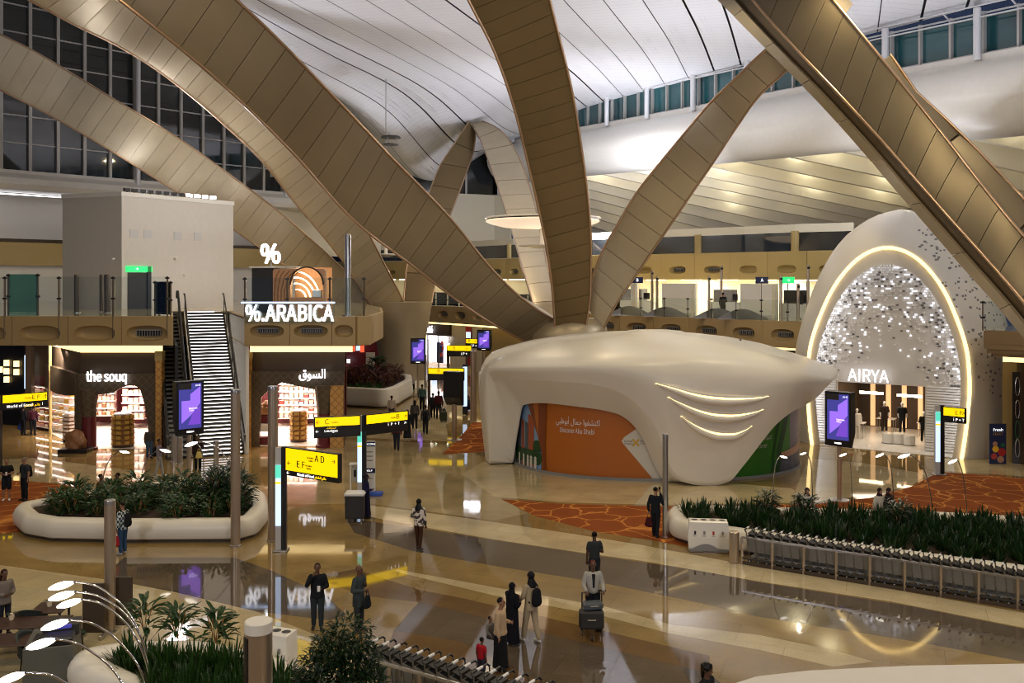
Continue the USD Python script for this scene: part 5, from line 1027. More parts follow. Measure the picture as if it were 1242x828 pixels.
# ---------------------------------------------------------------- poles
def pole(label, px, ytop, D, wpx, cap='steel', z0=0.0, body='post_bronze', cap_h=.12):
    c = P2(px, D); r = wpx * D / F / 2; zt = EYE - (ytop - HY) * D / F; t = thing('pole', label, 'pole', (*c, z0))
    obj('shaft', lathe([(r, z0 + .02), (r, zt - cap_h), (r * .98, zt - cap_h + .01)], 24, (*c, 0)), M[body], t, smooth=40)
    obj('cap', lathe([(r * 1.02, zt - cap_h), (r * 1.02, zt - .02), (r * .95, zt)], 24, (*c, 0)), M[cap], t, smooth=40)
    obj('base_ring', lathe([(r * 1.25, z0), (r * 1.25, z0 + .03), (r * 1.02, z0 + .05)], 24, (*c, 0)), M['steel'], t); return t
pole('tall bronze pole standing in front of the left planter, right of the staircase', 285.5, 472, 32.0, 11.5)
pole('tall bronze pole standing just left of the yellow A D sign', 331, 468, 32.6, 12)
pole('bronze pole beside the person in the checked shirt', 133.5, 606, 24.2, 13.5)
pole('slim steel pole standing in front of the white pavilion lobe', 807, 526, 33.0, 7, body='steel')
pole('reddish bronze pole between the far screens, left of the pavilion', 574, 425, 60, 7.5)
pole('pale steel pole far down the passage beside the far screen', 516, 430, 78, 3.5, body='steel')
t = pole('stout bronze pillar with a white cap in the bottom foreground', 313.5, 752, 17.0, 33, cap='white_gloss', cap_h=.2); c = P2(313.5, 17.0)
obj('black_inset', hull([(c[0] + .26 * math.cos(a), c[1] + .26 * math.sin(a), z) for a in np.linspace(3.4, 4.15, 6) for z in (.1, 2.62)] + [(c[0] - .1, c[1] - .1, z) for z in (.1, 2.62)]), M['black'], t)
for i, (px, D, h) in enumerate(((211, 46.6, 1.35), (218, 46.2, 1.3), (262, 44.5, 1.4))):
    pole('short steel bollard in front of the staircase, %s' % ('left of a close pair', 'right of a close pair', 'standing alone before the steps')[i], px, HY + (EYE - h) * F / D, D, 6.5, body='steel')
# ---------------------------------------------------------------- wayfinding signs
def vec3(p, z): return np.array([p[0], p[1], z])
def sign_board(t, A, B, zt, zm, zb, items, thick=.16):
    """black box with a yellow lit upper field; items: (text, u along 0..1, z, height, material, font, align)"""
    A, B = np.array(A), np.array(B); d = nrm(B - A); n = np.array([d[1], -d[0]])
    obj('case', hull([(*(p + n * o), z) for p in (A, B) for o in (-thick, 0) for z in (zb, zt + .03)]), M['black'], t)
    obj('yellow_face', hull([(*(p + n * o), z) for p in (A + d * .04, B - d * .04) for o in (0, .015) for z in (zm, zt)]), M['em_sign'], t)
    for tx, u, z, h, mk, fn, al in items: obj('lettering', text(tx, h, vec3(A + (B - A) * u + n * .016, z), [*d, 0], (0, 0, 1), .012, fn, align=al), M[mk], t)
def totem(label, px, D, zt, w=.36, lit=(1.0, 3.0), sgn=-1):
    c = P2(px, D); t = thing('sign_totem', label, 'sign', (*c, 0))
    obj('blade', rbox((c[0] + w * .28, c[1], zt / 2), (w * .44, .22, zt), b=.01), M['black'], t); obj('foot', rbox((c[0], c[1], .03), (w * 1.3, .5, .06)), M['steel'], t)
    obj('panel', rbox((c[0] - w * .22, c[1], zt / 2), (w * .56, .16, zt - .05), b=.01), M['light_grey'], t)
    obj('lit_strip', box(c[0] - w * .47, c[1] - .10, lit[0], c[0] + w * .03, c[1] - .078, lit[1]), M['em_blueish'], t); obj('green_icon', box(c[0] - w * .47, c[1] - .115, lit[1] - .42, c[0] + w * .03, c[1] - .10, lit[1]), M['em_green2'] if 'em_green2' in M else M.setdefault('em_green2', emit('em_green2', (.12, .75, .55), .8)), t)
    obj('orange_line', box(c[0] - w * .47, c[1] - .115, lit[1] - .62, c[0] + w * .03, c[1] - .10, lit[1] - .55), M['em_sign'], t); return t, c
K = 'black'
t, c = totem('lit wayfinding totem carrying the large yellow A D and E F sign', 341, 31.4, 3.45, lit=(.85, 2.85))
A, B = P2(346, 31.2), P2(410.5, 29.9)
sign_board(t, A, B, 3.44, 2.72, 2.55, [('A D', .66, 3.13, .21, K, LAT, .5), ('→', .92, 3.15, .15, K, LAT, .5), ('←', .08, 2.90, .15, K, LAT, .5), ('E F', .31, 2.87, .21, K, LAT, .5), ('to Gates', .49, 3.20, .055, K, LAT, .5), ('to Gates', .46, 2.94, .055, K, LAT, .5), ('Gates', .46, 2.85, .055, K, LAT, .5), ('Gates', .50, 3.11, .055, K, LAT, .5), ('←', .06, 2.59, .11, 'em_text', LAT, .5), ('World of Food', .40, 2.595, .085, 'em_text', LAT, .5), (AR_FOOD, .68, 2.595, .085, 'em_sign', AR, .5)])
t, c = totem('lit wayfinding totem carrying the two-winged yellow C and B sign', 439, 38.8, 3.45, lit=(.7, 2.75))
sign_board(t, P2(381, 37.9), P2(437.5, 38.5), 3.43, 3.08, 2.62, [('←', .08, 3.19, .16, K, LAT, .5), ('C', .27, 3.17, .20, K, LAT, .5), ('Gates', .44, 3.20, .07, K, LAT, .5), ('←', .06, 2.84, .12, 'em_text', LAT, .5), ('Lounges', .36, 2.85, .10, 'em_text', LAT, .5), (AR_REST, .36, 2.98, .07, 'em_sign', AR, .5)])
sign_board(t, P2(443.5, 38.6), P2(495, 39.9), 3.43, 3.08, 2.62, [('B', .75, 3.17, .19, K, LAT, .5), ('↗', .93, 3.18, .15, K, LAT, .5), ('Gates', .64, 3.20, .07, K, LAT, .5), ('i', .52, 2.92, .11, 'em_text', LAT, .5), ('P', .60, 2.92, .11, 'em_text', LAT, .5), ('+', .69, 2.92, .11, 'em_text', LAT, .5), ('T', .77, 2.92, .11, 'em_text', LAT, .5), ('↗', .92, 2.92, .12, 'em_text', LAT, .5)])
t, c = totem('lit wayfinding totem at the left frame edge with a yellow E F sign', -3, 45.2, 3.45, lit=(.7, 3.4))
sign_board(t, P2(2, 45.2), P2(58, 46.6), 3.43, 3.06, 2.72, [('E F', .74, 3.15, .2, K, LAT, .5), ('↑', .95, 3.14, .2, K, LAT, .5), ('Gates', .58, 3.18, .1, K, LAT, .5), ('World of Food', .38, 2.82, .13, 'em_text', LAT, .5), (AR_FOOD, .66, 2.82, .12, 'em_sign', AR, .5), ('i', .88, 2.83, .14, 'em_text', LAT, .5)])
t, c = totem('lit wayfinding totem with a yellow sign beside the egg pavilion', 1139, 43.6, 3.2, w=.42, lit=(.6, 2.9))
sign_board(t, P2(1143.5, 43.5), P2(1171, 42.8), 3.12, 2.75, 2.45, [('E F', .72, 2.84, .18, K, LAT, .5), ('↗', .92, 2.84, .16, K, LAT, .5), ('i P + T', .72, 2.54, .13, 'em_text', LAT, .5)])
for i, (p0, p1, y0, y1, y2, D, lab) in enumerate(((519, 563, 446.5, 453, 461, 62, 'far yellow sign crossing the passage, behind the dark back of a screen'), (542, 572, 419, 425, 432, 74, 'far yellow sign above the passage, right of the café'), (565, 579, 411, 416, 422, 80, 'small far yellow sign in front of the red banner'))):
    z = lambda y: EYE - (y - HY) * D / F; c = P2((p0 + p1) / 2, D); t = thing('hanging_sign', lab, 'sign', (*c, z(y2)))
    sign_board(t, P2(p0, D), P2(p1, D - .3), z(y0), z(y1), z(y2), [('B', .3, z(y1) + .1, .22, K, LAT, .5), ('→', .8, z(y1) + .1, .2, K, LAT, .5), ('i P +', .7, z(y2) + .12, .2, 'em_text', LAT, .5)])
    obj('post', cyl((*(P2(p0 + 1, D) + [0, .3]), 0), (*(P2(p0 + 1, D) + [0, .3]), z(y0)), .09, 10), M['post_dark'], t); obj('foot', lathe([(.25, 0), (.25, .04)], 16, (*(P2(p0 + 1, D) + [0, .3]), 0)), M['steel'], t)
c = P2(564, 62.5); t = thing('sign_totem', 'tall pale blue lit totem blade beside the dark back of a screen', 'sign', (*c, 0)); obj('lit_blade', rbox((*c, 1.9), (.28, .12, 2.6)), M['em_blueish'], t); obj('case', rbox((c[0], c[1] + .12, 1.7), (.34, .12, 3.3)), M['black'], t)
# ---------------------------------------------------------------- flight information screens on poles
def kiosk(label, px, D, y0, y1, w, yaw, depth=.42, pole_r=.09):
    c = P2(px, D); zt, zb_ = EYE - (y0 - HY) * D / F, EYE - (y1 - HY) * D / F; h = zt - zb_; t = thing('information_screen', label, 'screen', (*c, 0), yaw)
    L = lambda nm, m, mk, par=t: obj(nm, m, M[mk], par, world=False)
    L('housing', hull([(sx * w / 2, y, z) for sx in (-1, 1) for y, z in ((-.06, zb_), (-.06, zt), (.06, zb_), (depth - .06, zb_ + h * .25), (depth - .06, zt))]), 'black')
    sw, sb, sh = w * .82, zb_ + h * .12, h * .84
    q = lambda pts, o: prism([(u * sw - sw / 2, -.062 - o, sb + v * sh) for u, v in pts], (0, -.004, 0))
    scr = L('screen', q([(0, 0), (1, 0), (1, 1), (0, 1)], 0), 'em_navy')
    L('picture', q([(.12, .12), (.55, .30), (.95, .55), (.95, .92), (.12, .62)], .005), 'em_violet', scr); L('picture', q([(.40, .08), (.95, .08), (.95, .5), (.62, .34)], .009), 'em_purple', scr); L('picture', q([(.12, .62), (.5, .62), (.5, .86), (.12, .86)], .010), 'em_navy', scr); L('picture', q([(.0, .87), (.55, .87), (.55, 1), (0, 1)], .008), 'dark', scr)
    for u, v, tx, hh in ((.45, .43, 'Business', .055), (.45, .385, 'Class', .055), (.72, .93, '10:45', .06)): L('print', text(tx, hh * w, (u * sw - sw / 2, -.076, sb + v * sh), (1, 0, 0), (0, 0, 1), .004), 'em_text', scr)
    L('brand_plate', prism([(u * w * .13, -.065, zb_ + h * v) for u, v in ((-1, .045), (1, .045), (1, .075), (-1, .075))], (0, -.006, 0)), 'em_text')
    L('pole', cyl((0, .08, 0), (0, .08, zb_ + .05), pole_r, 14), 'post_bronze'); L('foot', lathe([(.42, 0), (.42, .03), (.12, .05)], 24, (0, .08, 0)), 'steel'); return t
kiosk('large black information screen with a violet picture in front of the staircase foot', 230, 40, 462, 527, 1.18, .70)
kiosk('large black information screen with a violet picture in front of the egg portal', 1017, 38.5, 475, 541, 1.10, -.74)
kiosk('far black information screen beside the café on a pale pole', 507, 73, 410, 441, 1.15, .05)
kiosk('far black information screen left of the pavilion roof', 587, 76, 400, 425, 1.15, -.3)
kiosk('black information screen seen from behind with violet side glow, left of the pavilion', 552, 53, 450, 491, 1.05, 2.7, .5, .14)
# ---------------------------------------------------------------- bins, stands
def recycling(label, c, yaw, w=1.35, h=1.02):
    t = thing('recycling_station', label, 'bin', (*c, 0), yaw); L = lambda nm, m, mk, par=t, **k: obj(nm, m, M[mk], par, world=False, **k)
    L('body', hull([(sx * (w / 2 - o), y, z) for sx in (-1, 1) for o, y, z in ((.03, -.22, .06), (0, -.26, .5), (.05, -.2, h - .03), (.08, -.15, h), (.03, .25, .06), (.05, .24, h))]), 'white_gloss'); L('foot', rbox((0, 0, .03), (w * .94, .44, .06)), 'steel')
    for i in range(4):
        x = (i - 1.5) * w * .22; L('hole', lathe([(.10, h - .01), (.10, h + .006)], 20, (x, .03, 0)), 'black'); L('rim', lathe([(.115, h - .012), (.115, h + .003)], 20, (x, .03, 0)), 'light_grey')
        L('icon', prism([(x + a, -.265, .66 + b) for a, b in ((-.03, -.06), (.03, -.06), (.03, .06), (-.03, .06))], (0, -.004, 0)), ('dark', 'grey', 'red', 'grey')[i])
        L('caption', text(('Paper', 'Plastic', 'Cans', 'General')[i], .035, (x, -.262, .54), (1, 0, 0), (0, 0, 1), .004, align=.5), 'grey')
    wv = [(-w / 2 * .97, .07), (w / 2 * .97, .07), (w / 2 * .97, .12)] + [(w / 2 * .97 * q, .14 + .16 * max(0, math.cos((q + .15) * 2.4))) for q in np.linspace(.9, -.95, 14)]
    L('wave', prism([(a, -.262, b) for a, b in wv], (0, -.006, 0)), 'grey'); return t
recycling('white four-hole recycling station with a grey wave at the end of the right trolley row', gp(859, 668)[:2], -.12)
recycling('white four-hole recycling station behind the stout pillar in the foreground', P2(329, 21.6), -.35, 1.15, 1.0)
c = gp(431, 631)[:2]; t = thing('litter_bin', 'dark square litter bin with a pale top on little feet, under the C sign', 'bin', (*c, 0))
obj('body', rbox((*c, .55), (.68, .6, .85)), M['dark'], t); obj('lid', rbox((*c, 1.02), (.74, .66, .1)), M['white_plastic'], t)
for a in (-.25, .25):
    for b in (-.22, .22): obj('foot', cyl((c[0] + a, c[1] + b, 0), (c[0] + a, c[1] + b, .13), .03, 8), M['steel'], t)
c = gp(448, 600)[:2]; t = thing('notice_stand', 'white notice stand with navy headings and a blue foot under the C sign', 'stand', (*c, 0))
obj('board', rbox((*c, 1.2), (.5, .08, 2.1)), M['white_plastic'], t); obj('foot', rbox((c[0] + .15, c[1], .06), (.8, .5, .12)), M['blue'], t)
for z, tx in ((2.13, 'WELCOME'), (1.02, 'HELP')): obj('heading', rbox((c[0], c[1] - .045, z), (.5, .02, .2)), M['navy'], t); obj('lettering', text(tx, .08, (c[0], c[1] - .056, z - .04), (1, 0, 0), (0, 0, 1), .004, align=.5), M['em_text'], t)
for z in (1.8, 1.62, 1.44, .7): obj('print', rbox((c[0], c[1] - .042, z), (.3, .006, .04)), M['grey'], t)
c = gp(431, 601)[:2]; t = thing('sanitiser_stand', 'slim white frame stand left of the navy headed notice', 'stand', (*c, 0))
for a in (-.2, .2): obj('leg', box(c[0] + a - .03, c[1] - .03, 0, c[0] + a + .03, c[1] + .03, 1.3), M['white_plastic'], t)
obj('top', rbox((*c, 1.32), (.5, .3, .08)), M['white_plastic'], t); obj('dispenser', rbox((*c, .9), (.22, .2, .6)), M['light_grey'], t); obj('nozzle', rbox((c[0], c[1] - .11, .95), (.1, .04, .3)), M['dark'], t)
t = thing('poster_stand', 'dark poster stand with a bright fruit picture at the right edge', 'stand', (*gp(1210, 563)[:2], 0)); c = gp(1210, 563)[:2]
obj('board', rbox((*c, 1.0), (.82, .08, 1.95)), M['navy'], t)
for i, (x, z, r, mk) in enumerate(((-.12, .75, .16, 'yellow_paint'), (.18, .6, .2, 'red'), (-.2, .4, .15, 'g_red'), (.12, .25, .17, 'print_sand'), (-.15, 1.0, .12, 'print_sand'), (.22, .95, .1, 'green_pipe'))): obj('picture', prism([(c[0] + x + r * math.cos(q), c[1] - .042 - .002 * i, z + r * math.sin(q)) for q in np.linspace(0, 6.1, 14)], (0, -.004, 0)), M[mk], t)
obj('title', text('Fresh', .14, (c[0], c[1] - .05, 1.62), (1, 0, 0), (0, 0, 1), .005, align=.5), M['em_text'], t); obj('title', text('FEAST', .12, (c[0], c[1] - .05, 1.42), (1, 0, 0), (0, 0, 1), .005, align=.5), M['g_gold'], t)
# ---------------------------------------------------------------- luggage trolleys and their rails
addm('trolley_side', (.20, .19, .165), .45, .3); addm('trolley_grey', (.10, .098, .09), .45); addm('trolley_steel', (.30, .28, .25), .3, .8)
def make_trolley(label, group, loc, yaw):
    t = thing('luggage_trolley', label, 'luggage trolley', loc, yaw, group); L = lambda nm, m, mk: obj(nm, m, M[mk], t, world=False)
    L('side_frame', cat([tube([(.62, s * .22, .14), (0, s * .30, .16), (-.06, s * .30, .5), (-.12, s * .29, .98)], .018, 6) for s in (-1, 1)]), 'trolley_steel')
    L('deck', slab(np.array([[(.6, -.18, .17), (.6, .18, .17)], [(.02, -.27, .2), (.02, .27, .2)]]), np.array([0, 0, .02])), 'grey')
    L('sign_plate', hull([(x, y, z) for y in (-.27, .27) for x, z in ((-.02, .42), (-.09, .84), (-.04, .42), (-.11, .84))]), 'trolley_grey')
    for s in (-1, 1): L('side_panel', hull([(x, s * .285 + y, z) for y in (-.006, .006) for x, z in ((-.05, .36), (.2, .36), (-.1, .86), (.17, .80))]), 'trolley_side')
    L('handle', tube([(-.12, -.31, .98), (-.17, -.28, 1.03), (-.17, .28, 1.03), (-.12, .31, .98)], .024, 8), 'black')
    L('grip', tube([(-.17, -.10, 1.03), (-.17, .10, 1.03)], .032, 8), 'white_plastic'); L('top_tray', hull([(x, y, z) for y in (-.2, .2) for x, z in ((-.1, .9), (.08, .86), (-.1, .92), (.08, .88))]), 'dark')
    for x, y in ((0, -.29), (0, .29), (.58, 0)): L('wheel', cyl((x, y - .02, .06), (x, y + .02, .06), .06, 12), 'black'); L('wheel_cap', cyl((x, y - .026, .06), (x, y + .026, .06), .028, 8), 'white_plastic')
    L('bumper', hull([(.6 + a, y, z) for a in (0, .04) for y in (-.2, .2) for z in (.1, .2)]), 'white_plastic'); return t
TR = None
def trolley_row(a, b, step, label, group, flip=False):
    global TR
    a, b = np.array(a), np.array(b); d = nrm(b - a); n = int(np.linalg.norm(b - a) / step); yaw = math.atan2(d[1], d[0]) + (math.pi if flip else 0)
    for i in range(n):
        loc = (*(a + d * (i + .5) * step), 0); j = RND.uniform(-.012, .012)
        if TR is None: TR = make_trolley(label, group, loc, yaw + j)
        else: dup(TR, loc, yaw + j, label, group)
trolley_row(gp(908, 679)[:2], gp(1335, 748)[:2], .27, 'grey nested luggage trolley in the long row in front of the right planter', 'trolleys in the right row')
trolley_row(gp(455, 777, 1.03)[:2], gp(735, 851, 1.03)[:2], .31, 'grey nested luggage trolley in the short foreground row beside the ficus', 'trolleys in the foreground row')
def guard(label, a, b, step, h=.85, pillar=True):
    a, b = np.array(a), np.array(b); d = nrm(b - a); L = np.linalg.norm(b - a); n = int(L / step); t = thing('guard_rail', label, 'railing', (*a, 0))
    for z in (h, .2): obj('rail', bar((*a, z), (*b, z), .05, .06), M['steel' if z > .5 else 'dark'], t)
    obj('kick_plate', bar((*a, .06), (*b, .06), .05, .1), M['dark_brown'], t)
    for i in range(n + 1): q = a + d * L * i / n; obj('post', box(q[0] - .035, q[1] - .035, 0, q[0] + .035, q[1] + .035, h), M['post_bronze'], t)
    if pillar: q = a - d * .25; obj('end_pillar', lathe([(.16, 0), (.16, .98), (.12, 1.0)], 16, (*q, 0)), M['post_bronze'], t, smooth=40)
    return t
dr = nrm(gp(1335, 748)[:2] - gp(908, 679)[:2]); sd = np.array([dr[1], -dr[0]]); sd = sd if sd[1] < 0 else -sd
guard('steel guard rail with bronze posts along the front of the right trolley row', gp(906, 679)[:2] + sd * .5, gp(1335, 748)[:2] + sd * .5, .95)
a, b = gp(455, 777, 1.03)[:2], gp(735, 851, 1.03)[:2]; dr = nrm(b - a); sd = np.array([dr[1], -dr[0]]); sd = sd if sd[1] < 0 else -sd
guard('steel guard rail along the front of the foreground trolley row', a + sd * .5, b + sd * .5, .8, pillar=False)
# ---------------------------------------------------------------- bent reading lamps in the planters
def arc_lamp(label, D, head, stem, zbase, r=.022):
    t = thing('arc_lamp', label, 'lamp', (*P2(stem[-1][0], D), zbase)); pts = [at(a, b, D) for a, b in stem]; e = pts[-1].copy(); e[2] = zbase
    if pts[-1][2] > zbase + .05: pts.append(e)
    obj('stem', tube(smooth_curve(pts, 30), r, 8), M['chrome'], t, smooth=60)
    h0, h1 = at(*head[0], D), at(*head[1], D); w = np.linalg.norm(h1 - h0); ax = nrm(h1 - h0); up = np.array([0, 0, 1.]) - ax * ax[2]; up = nrm(up); sidev = np.cross(ax, up)
    def pod(k, top, bot):
        V = []
        for s in np.linspace(0, 1, 13):
            ww = math.sin(math.pi * min(.97, s * .93 + .04)) ** .65 * w * .19 * k; c = h0 + (h1 - h0) * s
            V.append([c + sidev * ww * math.cos(q) + up * (top if math.sin(q) > 0 else bot) * math.sin(q) * ww for q in np.linspace(0, 2 * math.pi, 13)[:-1]])
        V = np.array(V); Fc = [f for i in range(12) for j in range(12) for f in ((i * 12 + j, i * 12 + (j + 1) % 12, (i + 1) * 12 + (j + 1) % 12), (i * 12 + j, (i + 1) * 12 + (j + 1) % 12, (i + 1) * 12 + j))]
        n = 12; Fc += [(0, j + 1, j) for j in range(1, 11)] + [(n * 12, n * 12 + j, n * 12 + j + 1) for j in range(1, 11)]
        return fix(trimesh.Trimesh(V.reshape(-1, 3), Fc, process=False))
    obj('glow_shade', pod(1.0, .75, .75), M['em_lamp2'] if 'em_lamp2' in M else M.setdefault('em_lamp2', emit('em_lamp2', (1, .93, .80), 2.6)), t, smooth=60); obj('shade_rim', tube([h1, h1 + ax * w * .06], w * .06, 8), M['chrome'], t); return t
ORD = ('topmost', 'second from the top', 'third from the top', 'fourth from the top', 'fifth from the top', 'lowest')
for i, (D, hd, stm) in enumerate((
        (20.4, ((59, 714), (90, 706)), [(90, 706), (112, 709), (135, 722), (155, 742), (172, 775), (181, 806), (184, 835)]),
        (20.0, ((59, 727), (91, 718)), [(91, 718), (110, 720), (132, 729), (155, 748), (172, 776), (180, 805), (183, 835)]),
        (19.6, ((69, 736), (99, 727)), [(99, 727), (118, 730), (138, 742), (158, 762), (172, 788), (180, 814), (182, 838)]),
        (19.0, ((50, 763), (84, 752)), [(84, 752), (105, 754), (130, 766), (152, 786), (168, 808), (177, 835)]),
        (18.4, ((32, 786), (68, 775)), [(68, 775), (90, 779), (115, 793), (135, 810), (148, 828), (155, 842)]),
        (17.8, ((-3, 827), (31, 816)), [(31, 816), (55, 817), (80, 828), (98, 842), (108, 862)]))):
    arc_lamp('glowing bent lamp over the foreground planter, %s of the six' % ORD[i], D, hd, stm, .5)
for i, (lab, D, hd, stm) in enumerate((
        ('small glowing bent lamp rising left of the checked shirt, over the left planter', 35, ((157, 549), (145, 547)), [(145, 547), (134, 556), (126, 575), (122, 612)]),
        ('small glowing bent lamp over the left planter, in front of the walking person', 35, ((207, 548), (194, 545)), [(194, 545), (181, 554), (172, 575), (169, 615)]),
        ('glowing bent lamp with an upright stem over the middle of the left planter', 35, ((224, 541), (238, 537)), [(238, 537), (244, 545), (247, 562), (247, 615)]),
        ('glowing bent lamp curving right behind the tall bronze pole over the left planter', 35, ((225, 540), (240, 536)), [(240, 536), (258, 539), (272, 552), (283, 572), (288, 612)]),
        ('bent lamp before the green poster field over the right planter', 33, ((955, 555), (946, 553)), [(946, 553), (941, 562), (938, 585), (937, 622)]),
        ('bent lamp before the beach poster over the right planter', 33, ((970, 551), (978, 549)), [(978, 549), (983, 560), (985, 585), (986, 622)]),
        ('bent lamp in front of the egg portal, nearest the information screen', 33, ((1018, 553), (1027, 550)), [(1027, 550), (1031, 562), (1033, 590), (1034, 625)]),
        ('bent lamp in front of the middle of the egg portal', 33, ((1062, 554), (1072, 550)), [(1072, 550), (1079, 560), (1083, 590), (1085, 625)]),
        ('bent lamp with a wide curve right of the egg portal', 33, ((1089, 555), (1103, 551)), [(1103, 551), (1115, 560), (1125, 582), (1131, 625)]),
        ('rightmost bent lamp over the right planter, before the gold rim foot', 33, ((1150, 562), (1161, 557)), [(1161, 557), (1167, 572), (1171, 600), (1173, 630)]))):
    arc_lamp(lab, D, hd, stm, .45, .018)
# ---------------------------------------------------------------- café seating in the bottom left corner
def armchair(label, c, yaw, mk):
    t = thing('armchair', label, 'chair', (*c, 0), yaw); L = lambda nm, m, k, **kw: obj(nm, m, M[k], t, world=False, **kw)
    L('seat', rbox((0, 0, .42), (.56, .54, .14), b=.05), mk)
    a = np.linspace(-.25, math.pi + .25, 15); P = np.array([[(.30 * math.cos(q), .30 * math.sin(q) - .02, .36), (.33 * math.cos(q), .33 * math.sin(q), .62 + .2 * max(0, math.sin(q))), (.34 * math.cos(q), .34 * math.sin(q) + .02, .64 + .24 * max(0, math.sin(q)))] for q in a]); N = np.array([[(.05 * math.cos(q), .05 * math.sin(q), 0)] * 3 for q in a]); L('backrest', slab(P, N), mk, smooth=50)
    for x in (-.22, .22):
        for y in (-.2, .2): L('leg', cyl((x, y, 0), (x * .9, y * .9, .36), .018, 8), 'black')
addm('chair_dark', (.015, .022, .022), .6); addm('chair_green', (.02, .035, .015), .6); addm('table_wood', (.05, .020, .011), .4)
def table(label, c, yaw, w, d):
    t = thing('cafe_table', label, 'table', (*c, 0), yaw); L = lambda nm, m, k: obj(nm, m, M[k], t, world=False)
    L('top', rbox((0, 0, .73), (w, d, .04)), 'table_wood')
    for x in (-w / 2 + .08, w / 2 - .08):
        for y in (-d / 2 + .08, d / 2 - .08): L('leg', box(x - .025, y - .025, 0, x + .025, y + .025, .71), 'dark')
cc = gp(38, 776)[:2]; armchair('dark rounded armchair at the café table by the standing person in grey', cc, 3.3, 'chair_dark')
armchair('dark armchair behind the counter with the blue screen', gp(86, 788)[:2], 2.4, 'chair_green'); armchair('black rounded armchair at the far side of the second café table', gp(42, 812)[:2], 1.4, 'chair_dark')
table('long dark wood café table with a vase at the left edge', gp(22, 792)[:2], .1, 2.3, .8); table('dark wood café table lower at the left edge', gp(2, 815)[:2], .1, 2.0, .8); table('small dark wood table with a plant beside the brown screens', gp(62, 772)[:2], .1, .8, .8)
c = gp(64, 826)[:2]; t = thing('till_counter', 'grey service counter with dark till boxes and a blue screen', 'counter', (*c, 0))
obj('counter_body', rbox((c[0], c[1], .5), (1.0, 1.3, 1.0), .3), M['counter_grey'] if 'counter_grey' in M else (addm('counter_grey', (.10, .10, .085), .5) or M['counter_grey']), t); obj('till', rbox((c[0] + .1, c[1] + .25, 1.13), (.75, .5, .26), .3), M['dark'], t); obj('blue_screen', rbox((c[0] + .15, c[1] + .0, 1.22), (.5, .05, .1), .3), M['em_navy'], t); obj('drawer_box', rbox((c[0] + .2, c[1] - .35, 1.08), (.8, .5, .16), .3), M['black'], t)
for i, (p0, p1, D) in enumerate(((100, 126, 23.8), (139, 160, 24.3))):
    a, b = P2(p0, D), P2(p1, D); t = thing('privacy_screen', ('dark brown privacy screen left of the bronze pole', 'dark brown privacy screen right of the bronze pole')[i], 'screen', (*a, 0))
    obj('board', wall(a, b, .12, 1.35, .06), M['dark_brown'], t)
    for q in (a, b): obj('foot', rbox((*q, .06), (.08, .45, .12)), M['steel'], t)
for lab, c, z, h in (('slim vase with a sprig on the long café table', gp(14, 789)[:2], .75, .28), ('small pot with a leafy plant on the small café table', gp(60, 771)[:2], .75, .3)):
    t = thing('potted_plant', lab, 'plant', (*c, z)); obj('pot', lathe([(.05, z), (.07, z + .1), (.04, z + .16)], 12, (*c, 0)), M['g_cream'], t, smooth=50); 
    for k in range(9): q = k * .7; obj('leaf', prism([(c[0], c[1], z + .15), (c[0] + .08 * math.cos(q) + .02, c[1] + .08 * math.sin(q), z + .28), (c[0] + .18 * math.cos(q), c[1] + .18 * math.sin(q), z + .30 + .05 * (k % 3)), (c[0] + .08 * math.cos(q) - .02, c[1] + .08 * math.sin(q) + .03, z + .30)], (0, 0, .004)), M['chair_green'], t)
# ---------------------------------------------------------------- white canopy edge at the bottom right, nearest the viewer
cp = Polygon([(2.5, 6.5), (2.55, 12.9), (2.95, 13.45), (3.5, 13.8), (4.3, 14.0), (5.9, 14.18), (7.6, 14.25), (16, 14.25), (16, 6.5)])
t = thing('kiosk_roof', 'smooth white kiosk roof edge in the bottom right corner, nearest the viewer', 'roof', (8, 11, 0))
obj('roof_top', cat([extr(cp.buffer(-q), .06, z) for q, z in ((.16, 2.95), (.05, 3.0), (.0, 3.06), (.02, 3.12), (.07, 3.18), (.15, 3.22), (.26, 3.25))]), M['block_white'], t)
obj('kiosk_body', extr(cp.buffer(-.6), 2.95, 0), M['white_matt'], t)
# ---------------------------------------------------------------- people: one continuous body each, clothing and hair as its parts
SKIN = {'light': (.46, .27, .18), 'tan': (.30, .155, .09), 'brown': (.13, .06, .035), 'dark': (.06, .028, .018)}
for k, c in SKIN.items(): addm('skin_' + k, c, .5)
CLOTH = {}
def cloth(c, rough=.85):
    k = 'cloth_%02x%02x%02x' % tuple(int(min(1, x) * 255) for x in c)
    if k not in CLOTH: CLOTH[k] = mat(k, c, rough, spec=.15)
    return CLOTH[k]
def pattern_cloth(name, a, b, kind):
    if name in M: return M[name]
    n = {'g': ('texture_coordinate', {}), 'p': ('principled_bsdf', {'roughness': .85})}
    if kind == 'check': n['t'] = ('checker_texture', {'scale': 12.0, 'color1': a, 'color2': b}); L = [('g.object', 't.vector'), ('t.color', 'p.base_color')]
    else: n['v'] = ('noise_texture', {'scale': 7.0, 'detail': 1.0}); n['r'] = ('rgb_ramp', {'ramp': [(.46, a), (.50, b)]}); L = [('g.object', 'v.vector'), ('v.fac', 'r.fac'), ('r.color', 'p.base_color')]
    M[name] = usdkit.material(stage, '/World/Looks/' + name, n, L, surface='p.BSDF'); return M[name]
def ball(c, r, n=10): return m3.Manifold.sphere(r, n).translate(tuple(map(float, c)))
def limb(*cr, n=10):
    """chain of hulls through (centre, radius)"""
    out = []
    for (a, ra), (b, rb) in zip(cr[:-1], cr[1:]): out.append(m3.Manifold.batch_hull([ball(a, ra, n), ball(b, rb, n)]))
    return out
